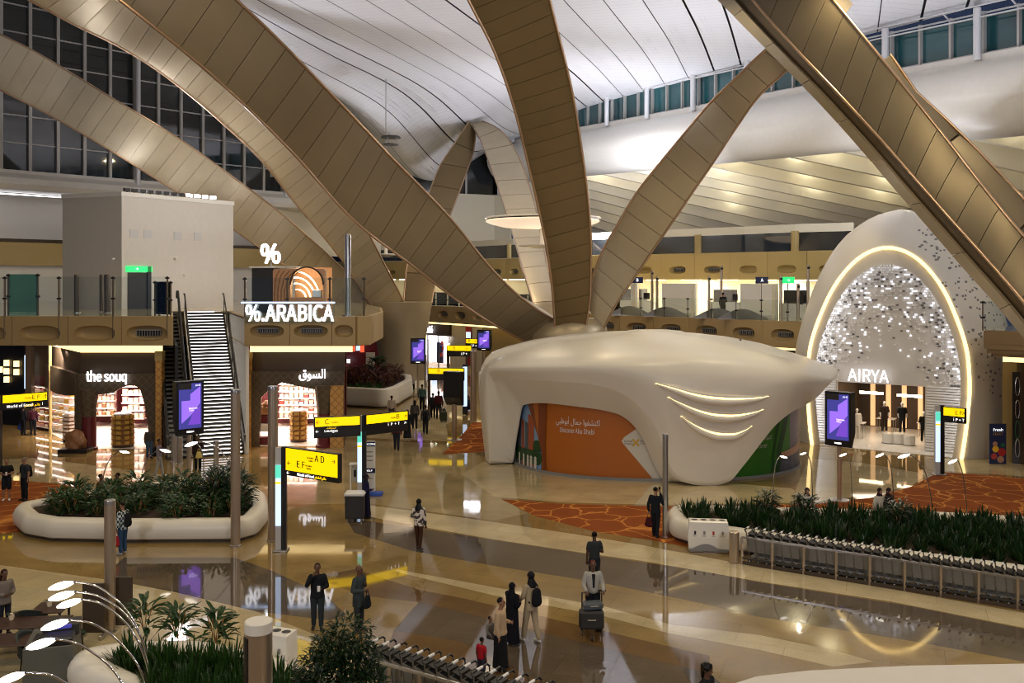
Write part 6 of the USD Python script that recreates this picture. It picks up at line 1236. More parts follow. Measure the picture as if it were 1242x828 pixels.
def fuse(parts, edge=.05, smooth=6):
    m = m3.Manifold.batch_boolean(parts, m3.OpType.Add)
    if edge: m = m.refine_to_length(edge)
    q = m.to_mesh(); t = trimesh.Trimesh(q.vert_properties[:, :3], q.tri_verts, process=False); t.merge_vertices()
    if smooth: trimesh.smoothing.filter_taubin(t, iterations=smooth)
    return t
def ell(c, r, n=12): return m3.Manifold.sphere(1.0, n).scale(tuple(map(float, r))).translate(tuple(map(float, c)))
def person(label, c, yaw, h=1.72, skin='tan', top=(.02, .02, .02), bottom=(.02, .02, .025), shoes=(.02, .02, .02), hair=(.01, .008, .007), hair_kind='short', arms=('down', 'down'), stride=0.0, legs='trousers', coat=0.0,
           sleeves='long', bulk=1.0, head_turn=0.0, bag=None, topmat=None, held=None, z=0.0, seated=False, detail=True, group=None, inner=None, tail=None):
    """yaw 0: facing the viewer (towards -y)"""
    k = h / 1.75; t = thing('person', label, 'person', (*c, z), yaw, group); A = lambda *v: np.array(v, float) * k
    hipz = .92 if not seated else .48
    dz = hipz - .92
    J = {'pel': A(0, 0, hipz), 'chest': A(0, .0, 1.24 + dz), 'neck': A(0, .01, 1.47 + dz), 'head': A(0, -.02, 1.63 + dz)}
    body, jac, trs, sho = [], [], [], []
    # torso
    def torso(g, b0=0.0):
        s = bulk
        return [m3.Manifold.batch_hull([ell(A(0, 0, 1.38 + dz), (.175 * k * s + g, .10 * k * s + g, .07 * k + g)), ell(A(0, 0, 1.20 + dz), (.155 * k * s + g, .11 * k * s + g, .08 * k + g))]),
                m3.Manifold.batch_hull([ell(A(0, 0, 1.20 + dz), (.155 * k * s + g, .11 * k * s + g, .08 * k + g)), ell(A(0, 0, .98 + dz), (.15 * k * s + g, .115 * k * s + g, .09 * k + g))])]
    body += torso(0) + limb((J['neck'] - A(0, 0, .06), .06 * k), (J['head'] - A(0, 0, .06), .052 * k))
    jac += torso(.022 * k)
    # head with jaw and nose
    ht = head_turn; R = lambda v: np.array([v[0] * math.cos(ht) - v[1] * math.sin(ht), v[0] * math.sin(ht) + v[1] * math.cos(ht), v[2]]) * k + J['head']
    body.append(m3.Manifold.batch_hull([ell(R((0, .01, .03)), (.078 * k, .095 * k, .092 * k)), ell(R((0, -.035, -.075)), (.045 * k, .05 * k, .04 * k))]))
    body.append(m3.Manifold.batch_hull([ball(R((0, -.088, .02)), .012 * k, 6), ball(R((0, -.106, -.02)), .016 * k, 6)]))
    for s in (-1, 1): body.append(ell(R((s * .08, .01, .0)), (.014 * k, .028 * k, .036 * k), 8))
    # arms
    hands = []
    for s, mode in zip((-1, 1), arms):                           # s = -1: the viewer's left when facing
        sh = A(s * .185 * bulk, 0, 1.40 + dz)
        el, wr = {'down': (A(s * .235, .02, 1.12 + dz), A(s * .235, -.03, .87 + dz)), 'swing': (A(s * .235, .08, 1.13 + dz), A(s * .23, .06, .89 + dz)), 'fwd': (A(s * .23, -.06, 1.14 + dz), A(s * .20, -.24, 1.02 + dz)),
                  'bent': (A(s * .25, .02, 1.13 + dz), A(s * .10, -.22, 1.14 + dz)), 'mouth': (A(s * .27, -.10, 1.20 + dz), A(s * .10, -.20, 1.48 + dz)), 'phone': (A(s * .28, -.06, 1.18 + dz), A(s * .13, -.10, 1.55 + dz)),
                  'push': (A(s * .25, -.03, 1.14 + dz), A(s * .22, -.30, 1.05 + dz)), 'chest': (A(s * .26, -.02, 1.16 + dz), A(s * .02, -.19, 1.28 + dz)), 'out': (A(s * .27, -.12, 1.17 + dz), A(s * .22, -.36, 1.20 + dz))}[mode]
        body += limb((sh, .052 * k), (el, .042 * k), (wr, .028 * k)); end = wr if sleeves == 'long' else (el * .6 + sh * .4)
        jac += limb((sh - A(s * .02, 0, 0), .078 * k), (el, .062 * k), (wr + (el - wr) * .08, .046 * k)) if sleeves == 'long' else (limb((sh - A(s * .02, 0, 0), .075 * k), (end, .064 * k)) if sleeves == 'short' else [])
        d = nrm(wr - el); palm = wr + d * .055 * k; sd = nrm(np.cross(d, [0, 1, 0.2])); up = np.cross(sd, d)
        body += limb((wr, .026 * k), (palm, .034 * k), n=8)
        if detail:
            for i, (o, l) in enumerate(((-.028, .062), (-.010, .072), (.010, .068), (.028, .052))):
                b0 = palm + sd * o * k + d * .02 * k; b1 = b0 + (d * .6 + up * .25) * l * .55 * k; b2 = b1 + (d * .5 + up * .5) * l * .5 * k; body += limb((b0, .0095 * k), (b1, .009 * k), (b2, .008 * k), n=6)
            b0 = palm - sd * .03 * k - d * .02 * k; body += limb((b0, .011 * k), (b0 - sd * .025 * k + d * .035 * k, .010 * k), (b0 - sd * .025 * k + d * .06 * k + up * .015 * k, .009 * k), n=6)
        hands.append(palm + d * .04 * k)
    # legs
    for s in (-1, 1):
        st = stride * s; hip = A(s * .09, 0, .90 + dz)
        if seated: kn, an, toe = A(s * .12, -.42, .50), A(s * .13, -.40, .09), A(s * .14, -.54, .05)
        else:
            kn, an = A(s * .095, -st * .5 - .02, .49), A(s * .10, -st + (.02 if st < 0 else 0), .085); toe = an + A(s * .02, -.15, -.045)
        body += limb((hip, .085 * k), (kn, .055 * k), (an, .038 * k))
        heel = an + A(0, .03, -.04); sho.append(m3.Manifold.batch_hull([ell(heel, (.042 * k, .045 * k, .042 * k), 8), ell(toe, (.045 * k, .06 * k, .033 * k), 8), ell(an, (.046 * k, .05 * k, .03 * k), 8)]))
        body += limb((an, .036 * k), (toe, .03 * k), n=8)
        if legs == 'trousers': trs += limb((hip, .108 * k * bulk), (kn, .078 * k), (an + A(0, 0, .03), .064 * k))
        elif legs == 'shorts': trs += limb((hip, .112 * k), (kn + A(0, 0, .04), .092 * k))
        elif legs == 'tight': trs += limb((hip, .094 * k), (kn, .062 * k), (an + A(0, 0, .02), .045 * k))
    b = obj('body', fuse(body, .045 * k if detail else .09, 4), M['skin_' + skin], t, world=False, smooth=True)
    if legs in ('skirt', 'robe'):
        zt = 1.02 + dz; P = [(.165, zt), (.185, .85 + dz), (.2, .5 + dz * .5), (.235, .12)] if not seated else [(.17, .6), (.25, .5), (.3, .1)]
        V = []
        for r, zz in P:
            for q in np.linspace(0, 2 * np.pi, 25)[:-1]: w = 1 + .05 * math.sin(q * 6) * (1 - zz / zt); V.append((r * w * math.cos(q) * k * bulk, (r * .82 * w * math.sin(q) - stride * .2 * (1 - zz)) * k, zz * k))
        n = len(P); Fc = [f for i in range(n - 1) for j in range(24) for f in ((i * 24 + j, i * 24 + (j + 1) % 24, (i + 1) * 24 + (j + 1) % 24), (i * 24 + j, (i + 1) * 24 + (j + 1) % 24, (i + 1) * 24 + j))] + [(0, j + 1, j) for j in range(1, 23)] + [((n - 1) * 24, (n - 1) * 24 + j, (n - 1) * 24 + j + 1) for j in range(1, 23)]
        obj('skirt', fix(trimesh.Trimesh(np.array(V), Fc, process=False)), cloth(bottom), t, world=False, smooth=60)
    elif trs: obj('trousers' if legs != 'shorts' else 'shorts', fuse(trs + [ell(A(0, 0, .95 + dz), (.165 * k * bulk, .125 * k * bulk, .1 * k))], .06 * k, 5), cloth(bottom), t, world=False, smooth=True)
    if coat: jac.append(m3.Manifold.batch_hull([ell(A(0, 0, .99 + dz), (.18 * k * bulk, .14 * k * bulk, .06 * k)), ell(A(0, 0, (.99 - coat) + dz), (.19 * k * bulk, .155 * k * bulk, .03 * k))]))
    obj('jacket' if sleeves == 'long' else 'shirt', fuse(jac, .05 * k, 5), topmat or cloth(top), t, world=False, smooth=True)
    if inner: obj('shirt_front', fuse([m3.Manifold.batch_hull([ell(A(0, -.095, 1.40 + dz), (.05 * k, .04 * k, .03 * k)), ell(A(0, -.112, 1.10 + dz), (.03 * k, .035 * k, .03 * k))])], .05, 2), cloth(inner), t, world=False, smooth=True)
    obj('shoes', fuse(sho, .05 * k, 3), cloth(shoes, .5), t, world=False, smooth=True)
    # hair or head cover, eyes and mouth
    if hair_kind == 'short': hr = [ell(R((0, .022, .045)), (.084 * k, .094 * k, .088 * k))]
    elif hair_kind == 'long': hr = [ell(R((0, .022, .045)), (.09 * k, .098 * k, .092 * k)), m3.Manifold.batch_hull([ell(R((0, .06, .0)), (.085 * k, .06 * k, .06 * k)), ell(R((0, .09, -.26)), (.075 * k, .04 * k, .05 * k))])]
    elif hair_kind == 'bun': hr = [ell(R((0, .022, .045)), (.086 * k, .096 * k, .09 * k)), ell(R((0, .10, .09)), (.05 * k, .05 * k, .05 * k))]
    elif hair_kind == 'curly': hr = [ell(R((0, .022, .05)), (.11 * k, .115 * k, .105 * k)), limb((R((0.02, .10, .02)), .06 * k), (R((.07, .14, -.2)), .035 * k))[0]] + [ball(R((.09 * math.cos(q), .02 + .09 * math.sin(q), .07 + .04 * math.sin(3 * q))), .04 * k, 7) for q in np.linspace(0, 6.28, 9)[:-1]]
    elif hair_kind == 'bald': hr = []
    elif hair_kind == 'cap': hr = [ell(R((0, .015, .055)), (.088 * k, .100 * k, .085 * k)), ell(R((0, -.11, .05)), (.065 * k, .07 * k, .014 * k))]
    elif hair_kind == 'hijab': hr = [ell(R((0, .022, .03)), (.096 * k, .104 * k, .108 * k)), m3.Manifold.batch_hull([ell(R((0, .03, -.08)), (.088 * k, .085 * k, .06 * k)), ell(J['neck'] + A(0, .02, -.08), (.15 * k, .10 * k, .07 * k))])]
    if hr:
        hm = fuse(hr, .035 * k, 3)
        if hair_kind != 'hijab': hm.vertices = hm.vertices + (meshkit.noise(hm.vertices * 60 / k, 3)[:, None] - .5) * .012 * k
        face = m3.Manifold.sphere(1.0, 16).scale((.062 * k, .07 * k, .078 * k)).rotate((0, 0, math.degrees(ht))).translate(tuple(R((0, -.085, -.025))))
        try:
            q = (m3.Manifold(m3.Mesh(np.asarray(hm.vertices, np.float32), np.asarray(hm.faces, np.uint32))) - face).to_mesh(); hm = trimesh.Trimesh(q.vert_properties[:, :3], q.tri_verts, process=False) if len(q.tri_verts) > 20 else hm
        except Exception: pass
        obj({'hijab': 'head_scarf', 'cap': 'cap'}.get(hair_kind, 'hair'), hm, cloth(hair, .6), t, world=False, smooth=40)
    if detail:
        for s in (-1, 1): obj('eye', trimesh.creation.icosphere(1, .011 * k).apply_translation(R((s * .03, -.088, .022))), cloth((.01, .01, .01), .2), b, world=False)
        obj('mouth', trimesh.creation.icosphere(1, 1.0).apply_transform(np.diag([.022 * k, .006 * k, .006 * k, 1])).apply_translation(R((0, -.083, -.062))), cloth((.12, .035, .03)), b, world=False)
    if bag == 'backpack':
        obj('backpack', fuse([m3.Manifold.batch_hull([ell(A(0, .20, 1.32 + dz), (.13 * k, .07 * k, .08 * k)), ell(A(0, .21, 1.02 + dz), (.16 * k, .10 * k, .10 * k))])], .06, 3), cloth((.012, .013, .015)), t, world=False, smooth=True)
        for s in (-1, 1): obj('strap', tube([A(s * .1, .14, 1.40 + dz), A(s * .12, .02, 1.475 + dz), A(s * .12, -.125, 1.36 + dz), A(s * .14, -.10, 1.15 + dz), A(s * .14, .10, 1.02 + dz)], .018 * k, 6), cloth((.012, .013, .015)), t, world=False)
    for s_, what, colr in (held or []):
        p = hands[s_]
        if what == 'phone': obj('phone', rbox(p + A(0, -.02, .03), (.075 * k, .015, .15 * k), b=.004), cloth(colr, .2), t, world=False)
        elif what == 'bag': obj('hand_bag', fuse([m3.Manifold.batch_hull([ell(p + A(0, 0, -.16), (.10 * k, .05 * k, .04 * k)), ell(p + A(0, 0, -.42), (.17 * k, .07 * k, .05 * k))])], .08, 2), cloth(colr), t, world=False, smooth=True); obj('bag_handle', tube([p + A(-.06, 0, -.14), p + A(-.03, 0, .0), p + A(.03, 0, .0), p + A(.06, 0, -.14)], .009, 5), cloth(colr), t, world=False)
        elif what == 'sack': obj('shopping_bag', fuse([m3.Manifold.batch_hull([ell(p + A(0, 0, -.02), (.04 * k, .03 * k, .03 * k)), ell(p + A(.02, .04, -.52), (.13 * k, .07 * k, .06 * k))])], .08, 2), cloth(colr), t, world=False, smooth=True)
        elif what == 'drape': obj('draped_coat', fuse([m3.Manifold.batch_hull([ell(p + A(0, .06, .04), (.07 * k, .10 * k, .04 * k)), ell(p + A(0, .08, -.45), (.10 * k, .10 * k, .05 * k))])], .08, 2), cloth(colr), t, world=False, smooth=True)
    return t
def stand(px, py): return gp(px, py)[:2]
B_, W_ = (.015, .016, .02), (.62, .60, .56)
away = math.pi
person('man in a black jacket with a hand at his mouth, left of the ficus', stand(385, 763), .15, 1.70, 'brown', top=(.012, .014, .018), bottom=(.025, .033, .04), hair_kind='short', arms=('mouth', 'bent'), held=[(1, 'phone', (.8, .8, .8))], stride=.05, coat=.12)
person('bald person in a grey green coat with a shoulder bag, half hidden behind the ficus', stand(435, 766), 1.15, 1.70, 'brown', top=(.045, .06, .062), bottom=(.03, .035, .04), hair_kind='bald', arms=('bent', 'chest'), coat=.3, held=[(0, 'bag', (.012, .014, .016))])
person('woman in a black and white blotched jacket carrying a white bag and a dark coat', stand(508, 667), away - .35, 1.70, 'brown', topmat=pattern_cloth('blotch_cloth', (.70, .62, .54), (.05, .04, .045), 'blotch'), bottom=(.06, .025, .015), legs='tight', arms=('down', 'bent'), held=[(1, 'sack', (.62, .56, .44)), (1, 'drape', (.02, .015, .014))], coat=.14, hair_kind='hijab', hair=(.01, .009, .01), shoes=(.05, .05, .05), stride=.1)
person('woman in a beige suit and black head scarf with a black backpack', stand(644, 778), away + .75, 1.74, 'tan', top=(.42, .33, .21), bottom=(.42, .33, .21), hair_kind='hijab', hair=(.012, .011, .012), bag='backpack', arms=('out', 'fwd'), stride=.16, shoes=W_, coat=.18)
person('woman in a black abaya walking beside the beige suit', stand(621, 781), 2.3, 1.52, 'tan', top=(.008, .008, .012), bottom=(.008, .008, .012), legs='robe', hair_kind='hijab', hair=(.008, .008, .012), arms=('bent', 'out'), bulk=1.15, coat=.5)
person('woman in a cream sweater with pale sleeves and a long black skirt', stand(607, 812), 1.3, 1.66, 'tan', top=(.50, .36, .22), bottom=(.012, .012, .014), legs='skirt', hair_kind='short', arms=('down', 'bent'), bulk=1.12, coat=.1)
person('small dark-haired child in grey held close to the woman in the cream sweater', stand(594, 806), .9, .95, 'tan', top=(.22, .21, .19), bottom=(.05, .05, .06), arms=('fwd', 'bent'), z=.42, seated=True)
person('child in a red shirt behind the foreground trolleys', stand(584, 828), 2.4, 1.02, 'brown', top=(.38, .012, .02), bottom=(.03, .03, .05), sleeves='short')
person('man in a dark vest and white sleeves pushing a loaded trolley', stand(719, 762), .1, 1.76, 'brown', top=(.40, .38, .34), bottom=(.012, .013, .016), hair=(.10, .02, .012), arms=('push', 'push'), stride=.12, inner=(.02, .022, .025))
person('person in a dark sports vest with pale print walking behind the trolley man', stand(721, 714), away + .25, 1.66, 'dark', top=(.03, .035, .04), bottom=(.02, .022, .028), hair_kind='bun', arms=('bent', 'down'), sleeves='short', inner=(.4, .4, .42))
person('man in a dark suit with a bag, phoning beside the steel pole', stand(795, 651), away - .6, 1.74, 'tan', top=(.012, .014, .020), bottom=(.012, .014, .020), arms=('phone', 'swing'), held=[(0, 'phone', (.02, .02, .02)), (1, 'bag', (.06, .012, .012))], stride=.08, coat=.12)
person('person in a checked blue shirt and jeans with a backpack beside the bronze pole', stand(149, 672), 1.25 + away, 1.72, 'tan', topmat=pattern_cloth('check_cloth', (.55, .62, .62), (.02, .04, .06), 'check'), bottom=(.03, .07, .14), bag='backpack', arms=('bent', 'down'), coat=.14, shoes=(.35, .35, .36), held=[(1, 'bag', (.35, .02, .03))])
person('man in a black t-shirt and shorts reading beside the capped man', stand(8, 607), .3, 1.72, 'tan', top=(.012, .012, .014), bottom=(.014, .016, .022), legs='shorts', sleeves='short', arms=('bent', 'bent'), shoes=W_, held=[(1, 'phone', (.7, .7, .7))])
person('man in a cap and dark shirt with a bag on the left carpet', stand(30, 607), -.5, 1.76, 'tan', top=(.03, .035, .045), bottom=(.012, .013, .016), hair_kind='cap', hair=(.20, .16, .12), arms=('bent', 'down'), bag='backpack', sleeves='short')
person('long-haired person in a grey top standing at the café tables on the left edge', stand(5, 771), away - 2.2, 1.68, 'brown', top=(.20, .165, .14), bottom=(.015, .018, .03), legs='tight', hair_kind='long', hair=(.03, .010, .010), arms=('bent', 'bent'), coat=.12)
person('person with dark curly tied-back hair at the bottom edge by the white roof', P2(857, 18.0), .9, 1.70, 'brown', top=(.012, .012, .014), hair_kind='curly', hair=(.008, .010, .010))
person('navy-clad person standing behind the square litter bin', stand(444, 628), 1.8, 1.66, 'brown', top=(.012, .012, .05), bottom=(.01, .01, .03), arms=('bent', 'down'), hair_kind='hijab', hair=(.012, .012, .03), legs='robe')
far = dict(detail=False)
person('person in grey trousers with a backpack walking past the souk shop', stand(193, 578), 1.7, 1.72, 'brown', top=(.20, .16, .20), bottom=(.30, .29, .27), bag='backpack', arms=('down', 'fwd'), stride=.14, shoes=W_, **far)
person('person carrying a yellow and white shopping bag at the foot of the escalator', stand(240, 571), .3, 1.65, 'brown', top=(.03, .015, .015), bottom=(.012, .012, .016), held=[(1, 'bag', (.65, .5, .15))], arms=('down', 'bent'), **far)
person('person in jeans standing right of the wavy shop opening', stand(181, 556), .8, 1.62, 'brown', top=(.06, .05, .045), bottom=(.05, .09, .15), **far)
person('dark-clad person under the left yellow sign with a blue bag', stand(28, 528), 2.9, 1.72, 'brown', top=B_, bottom=B_, held=[(1, 'bag', (.03, .10, .55))], **far)
person('person in a maroon top beside the dark-clad one under the left yellow sign', stand(40, 528), -2.9, 1.70, 'brown', top=(.07, .02, .035), bottom=B_, **far)
person('person in a dark red top walking under the B end of the yellow sign', stand(481, 546), away, 1.72, 'brown', top=(.09, .012, .014), bottom=(.015, .02, .03), stride=.1, **far)
person('person in a black robe beside the red top under the B end of the sign', stand(494, 533), away, 1.68, 'tan', top=B_, bottom=B_, legs='robe', hair_kind='hijab', hair=B_, coat=.5, shoes=W_, **far)
person('person in a pale shirt before the white far planter', stand(475, 513), away, 1.72, 'brown', top=(.45, .38, .31), bottom=(.06, .05, .05), **far)
person('long-haired person in dark grey walking away down the passage, left of the backpack', stand(503, 520), away, 1.72, 'brown', top=(.06, .055, .05), bottom=B_, hair_kind='long', **far)
person('person with a black backpack walking away down the passage', stand(516, 526), away, 1.68, 'brown', top=(.05, .05, .05), bottom=B_, bag='backpack', stride=.12, **far)
person('person in a teal shirt walking away down the passage', stand(512, 498), away, 1.80, 'brown', top=(.05, .10, .085), bottom=B_, stride=.1, **far)
person('shorter dark figure beside the man with the suitcase far down the passage', stand(525, 507), away, 1.62, 'brown', top=(.02, .025, .03), bottom=B_, **far)
person('tall man in a maroon shirt pulling a suitcase down the passage', stand(532, 508), away, 1.80, 'dark', top=(.06, .012, .018), bottom=B_, arms=('down', 'swing'), **far)
person('seated person in dark clothes at the foot of the reddish pole', stand(568, 503), 1.4, 1.70, 'brown', top=B_, bottom=B_, seated=True, **far)
person('security guard in black standing behind the glass of the far gallery', gal(877, 1.6), 2.6, 1.74, 'tan', top=(.012, .014, .02), bottom=(.012, .012, .014), z=6.31, arms=('bent', 'down'), **far)
person('officer in dark uniform beside the scanner under the green sign on the far gallery', gal(968, 4.2), 1.2, 1.74, 'tan', top=(.02, .03, .06), bottom=(.02, .02, .02), z=6.31, arms=('fwd', 'fwd'), **far)
for i, (px, py, col) in enumerate(((143, 617, (.02, .015, .013)), (122, 619, (.10, .04, .02)))):
    person(('dark-haired person seated behind the left planter, right of the bronze pole top', 'brown-haired person seated behind the left planter, left of the bronze pole top')[i], stand(px, py - 4), 1.5 if i else -1.2, 1.75, 'brown', top=(col), bottom=B_, seated=True, **far)
for i, (px, y, col) in enumerate(((979, 640, (.45, .42, .38)), (1067, 646, (.5, .47, .42)), (1078, 646, (.02, .02, .02)))):
    person(('person in a white top seated behind the right planter, below the white pavilion edge', 'person in a white top seated behind the right planter, left of the flowers', 'dark-clad person seated beside the white top behind the right planter')[i], stand(px, 637), .3 * i, 1.70, 'tan', top=col, bottom=B_, seated=True, hair_kind='hijab', hair=(.02, .01, .012), z=.1, **far)
for px, yw, nm in ((499, .3, 'person in a pale top seated on the far bench below the pale pole'), (489, -.3, 'person in pale clothes seated on the far bench right of the column foot')): person(nm, P2(px, 76.6), yw, 1.70, 'brown', top=(.3, .26, .24), bottom=B_, seated=True, **far)
# loaded trolley and suitcases
c = stand(718, 770); t = thing('loaded_trolley', 'dark loaded luggage trolley pushed by the man in the vest', 'luggage trolley', (*c, 0), 1.5); L = lambda nm, m, mk: obj(nm, m, M[mk], t, world=False)
L('frame', tube([(-.45, -.25, .16), (.3, -.25, .16), (.36, -.25, .95), (.36, .25, .95), (.3, .25, .16), (-.45, .25, .16)], .02, 6), 'dark'); L('handle', tube([(.40, -.36, 1.0), (.40, .2, 1.0)], .025, 8), 'black')
for x, y in ((.2, -.25), (.2, .25), (-.4, 0)): L('wheel', cyl((x, y - .02, .06), (x, y + .02, .06), .06, 10), 'black')
for nm, cc, s, yw, mk in (('upright dark suitcase on the loaded trolley', (c[0] - .02, c[1] - .02, .42), (.62, .32, .46), 0, 'dark'), ('soft grey green bag on top of the suitcase on the trolley', (c[0] + .02, c[1] - .02, .76), (.5, .28, .2), .2, 'print_tower')):
    t = thing('suitcase', nm, 'suitcase', cc, yw); obj('shell', rbox((0, 0, 0), s, b=.05), M[mk], t, world=False); obj('handle', tube([(-.1, -s[1] / 2, .02), (-.1, -s[1] / 2 - .04, .03), (.1, -s[1] / 2 - .04, .03), (.1, -s[1] / 2, .02)], .012, 6), M['steel'], t, world=False)
for nm, (px, py), mk in (('small dark wheeled suitcase pulled down the passage', (537, 508), 'dark'), ('olive wheeled suitcase standing behind the dark suitcase in the passage', (538, 512), 'chair_green')):
    q = stand(px, py); t = thing('suitcase', nm, 'suitcase', (*q, 0)); obj('shell', rbox((0, 0, .38), (.42, .26, .6), b=.05), M[mk], t, world=False); obj('pull_handle', tube([(-.1, .08, .66), (-.1, .08, 1.0), (.1, .08, 1.0), (.1, .08, .66)], .012, 6), M['steel'], t, world=False)
    for x in (-.15, .15): obj('wheel', cyl((x, .05, .04), (x, .1, .04), .04, 8), M['black'], t, world=False)
# mannequins in the egg store
for i, (k, d, col) in enumerate(((-.55, 1.6, (.05, .03, .02)), (.35, 1.5, (.02, .02, .022)), (1.25, .4, (.02, .018, .016)), (-2.1, 1.2, (.6, .55, .48)))):
    q = EC + n_e * d + t_e * k; t = thing('mannequin', ('dressed mannequin in a brown coat on the left plinth of the egg store', 'dressed mannequin in a black suit on the middle plinth of the egg store', 'dressed dark mannequin farther back at the right of the egg store', 'pale dressed mannequin at the left edge of the egg portal')[i], 'mannequin', (*q, .59 if i < 2 else .03))
    obj('figure', fuse([ell((0, 0, 1.6), (.09, .1, .12)), *limb(((0, 0, 1.5), .05), ((0, 0, 1.4), .06))] + [p for s in (-1, 1) for p in limb(((s * .17, 0, 1.38), .06), ((s * .24, 0, 1.12), .045), ((s * .22, -.05, .88), .035))] + [p for s in (-1, 1) for p in limb(((s * .09, 0, .9), .08), ((s * .1, 0, .48), .06), ((s * .11, -.02, .05), .05))], .08, 3), M['white_gloss'], t, world=False, smooth=True)
    obj('coat', fuse([m3.Manifold.batch_hull([ell((0, 0, 1.38), (.19, .12, .07)), ell((0, 0, .75), (.19, .14, .05))])] + [p for s in (-1, 1) for p in limb(((s * .17, 0, 1.38), .075), ((s * .24, 0, 1.12), .06))], .08, 3), cloth(col), t, world=False, smooth=True)
    obj('trousers', fuse([p for s in (-1, 1) for p in limb(((s * .09, 0, .9), .1), ((s * .1, 0, .48), .075), ((s * .11, -.01, .1), .06))], .08, 2), cloth(col), t, world=False, smooth=True)
# ---------------------------------------------------------------- plants
def leafmat(name, c, tr=.25):
    return usdkit.material(stage, '/World/Looks/' + name, {'o': ('geometry', {}), 'r': ('rgb_ramp', {'ramp': [(0, tuple(x * .6 for x in c)), (1, tuple(min(1, x * 1.5) for x in c))]}),
        'p': ('principled_bsdf', {'roughness': .32}), 't': ('translucent_bsdf', {'color': tuple(min(1, x * 1.6) for x in c)}), 'x': ('mix_closure', {'fac': tr})},
        [('o.random_per_island', 'r.fac'), ('r.color', 'p.base_color'), ('p.BSDF', 'x.closure1'), ('t.BSDF', 'x.closure2')], surface='x.closure')
M['leaf_green'] = leafmat('leaf_green', (.035, .10, .025)); M['leaf_dark'] = leafmat('leaf_dark', (.016, .05, .012)); M['leaf_grass'] = leafmat('leaf_grass', (.03, .085, .015)); M['leaf_red'] = leafmat('leaf_red', (.10, .022, .02)); M['flower_white'] = leafmat('flower_white', (.6, .6, .52))
def leaves(rng, n, make):
    V, Fc, k = [], [], 0
    for i in range(n):
        v, f = make(rng); V.append(v); Fc.append(np.array(f) + k); k += len(v)
    return trimesh.Trimesh(np.vstack(V), np.vstack(Fc), process=False)
def blade(base, tip, w, bend, seg=4):
    """a bent tapering leaf"""
    base, tip = np.array(base, float), np.array(tip, float); d = tip - base; s = np.cross(d, [0, 0, 1.]); s = nrm(s) if np.linalg.norm(s) > 1e-6 else np.array([1., 0, 0]); V = []
    for i in range(seg + 1):
        q = i / seg; c = base + d * q + np.array([0, 0, bend * 4 * q * (1 - q)]); ww = w * math.sin(math.pi * min(.96, q * .85 + .12)) * .5
        V += [c - s * ww, c + np.array([0, 0, -.12 * w]), c + s * ww]
    Fc = [f for i in range(seg) for a in (0, 1) for f in ((i * 3 + a, i * 3 + a + 1, i * 3 + a + 4), (i * 3 + a, i * 3 + a + 4, i * 3 + a + 3))]
    return np.array(V), Fc
def mk_leafy(label, group, loc, rng, h=.8, r=.42, n=70, lw=.10, ll=.30, mk='leaf_green', name='leafy_shrub', flower=False):
    t = thing(name, label, 'plant', loc, 0, group)
    def one(g):
        a = g.uniform(0, 6.28); q = g.uniform(0, 1) ** .6; zz = g.uniform(.12, h * .9); rr = r * math.sqrt(max(0, 1 - ((zz - h * .45) / (h * .62)) ** 2)) * g.uniform(.45, 1.0); b = np.array([rr * math.cos(a) * .6, rr * math.sin(a) * .6, zz])
        e = b + np.array([math.cos(a) * ll, math.sin(a) * ll, g.uniform(-.3, .6) * ll]); return blade(b, e, lw, .25 * ll * g.uniform(0, 1), 3)
    obj('foliage', leaves(rng, n, one), M[mk], t, world=False)
    obj('stem', cat([tube([(0, 0, 0), (math.cos(a) * r * .3, math.sin(a) * r * .3, h * .45), (math.cos(a) * r * .5, math.sin(a) * r * .5, h * .8)], .012, 5) for a in (0, 1.6, 3.2, 4.6)]), M['wood'], t, world=False)
    if flower: obj('flower', leaves(rng, 26, lambda g: blade(*(lambda a, b: (b, b + np.array([math.cos(a) * .10, math.sin(a) * .10, .07])))(g.uniform(0, 6.28), np.array([g.uniform(-r, r) * .8, g.uniform(-r, r) * .8, h * g.uniform(.85, 1.08)])), .07, .02, 2)), M['flower_white'], t, world=False)
    return t
def mk_grass(label, group, loc, rng, h=.7, n=46, w=.035, mk='leaf_grass', spread=.35, name='grassy_plant'):
    t = thing(name, label, 'plant', loc, 0, group)
    def one(g):
        a = g.uniform(0, 6.28); rr = g.uniform(0, .16); hh = h * g.uniform(.6, 1.1); o = g.uniform(.1, 1) * spread
        return blade((rr * math.cos(a), rr * math.sin(a), 0), ((rr + o) * math.cos(a), (rr + o) * math.sin(a), hh * (1 - .25 * o / spread)), w, .10 * hh, 4)
    obj('blades', leaves(rng, n, one), M[mk], t, world=False); obj('crown', lathe([(.06, 0), (.08, .05), (.02, .1)], 8), M['leaf_dark'], t, world=False); return t
def scatter(g, step, rng, inset=.75):
    q = g.buffer(-inset); x0, y0, x1, y1 = q.bounds; out = []
    for x in np.arange(x0, x1, step):
        for y in np.arange(y0, y1, step):
            p = (x + rng.uniform(-.35, .35) * step, y + rng.uniform(-.35, .35) * step)
            if q.contains(Point(p)): out.append(p)
    return out
def fill(protos, spots, z, rng, label, group, smin=.8, smax=1.2, hf=None):
    for x, y in spots:
        s = rng.uniform(smin, smax) * (hf(x, y) if hf else 1); k = rng.choice(protos)
        if k['t'] is None: k['t'] = k['f']((x, y, z))
        else: dup(k['t'], (x, y, z), rng.uniform(0, 6.28), label, group, s)
rng = random.Random(11)
def protos(fn, count, *a, **kw): return [{'t': None, 'f': (lambda loc, i=i: fn(*a, loc, random.Random(100 + i), **kw))} for i in range(count)]
lab, grp = 'leafy green shrub growing in the left planter', 'shrubs in the left planter'
big = gp(285, 625)[:2]
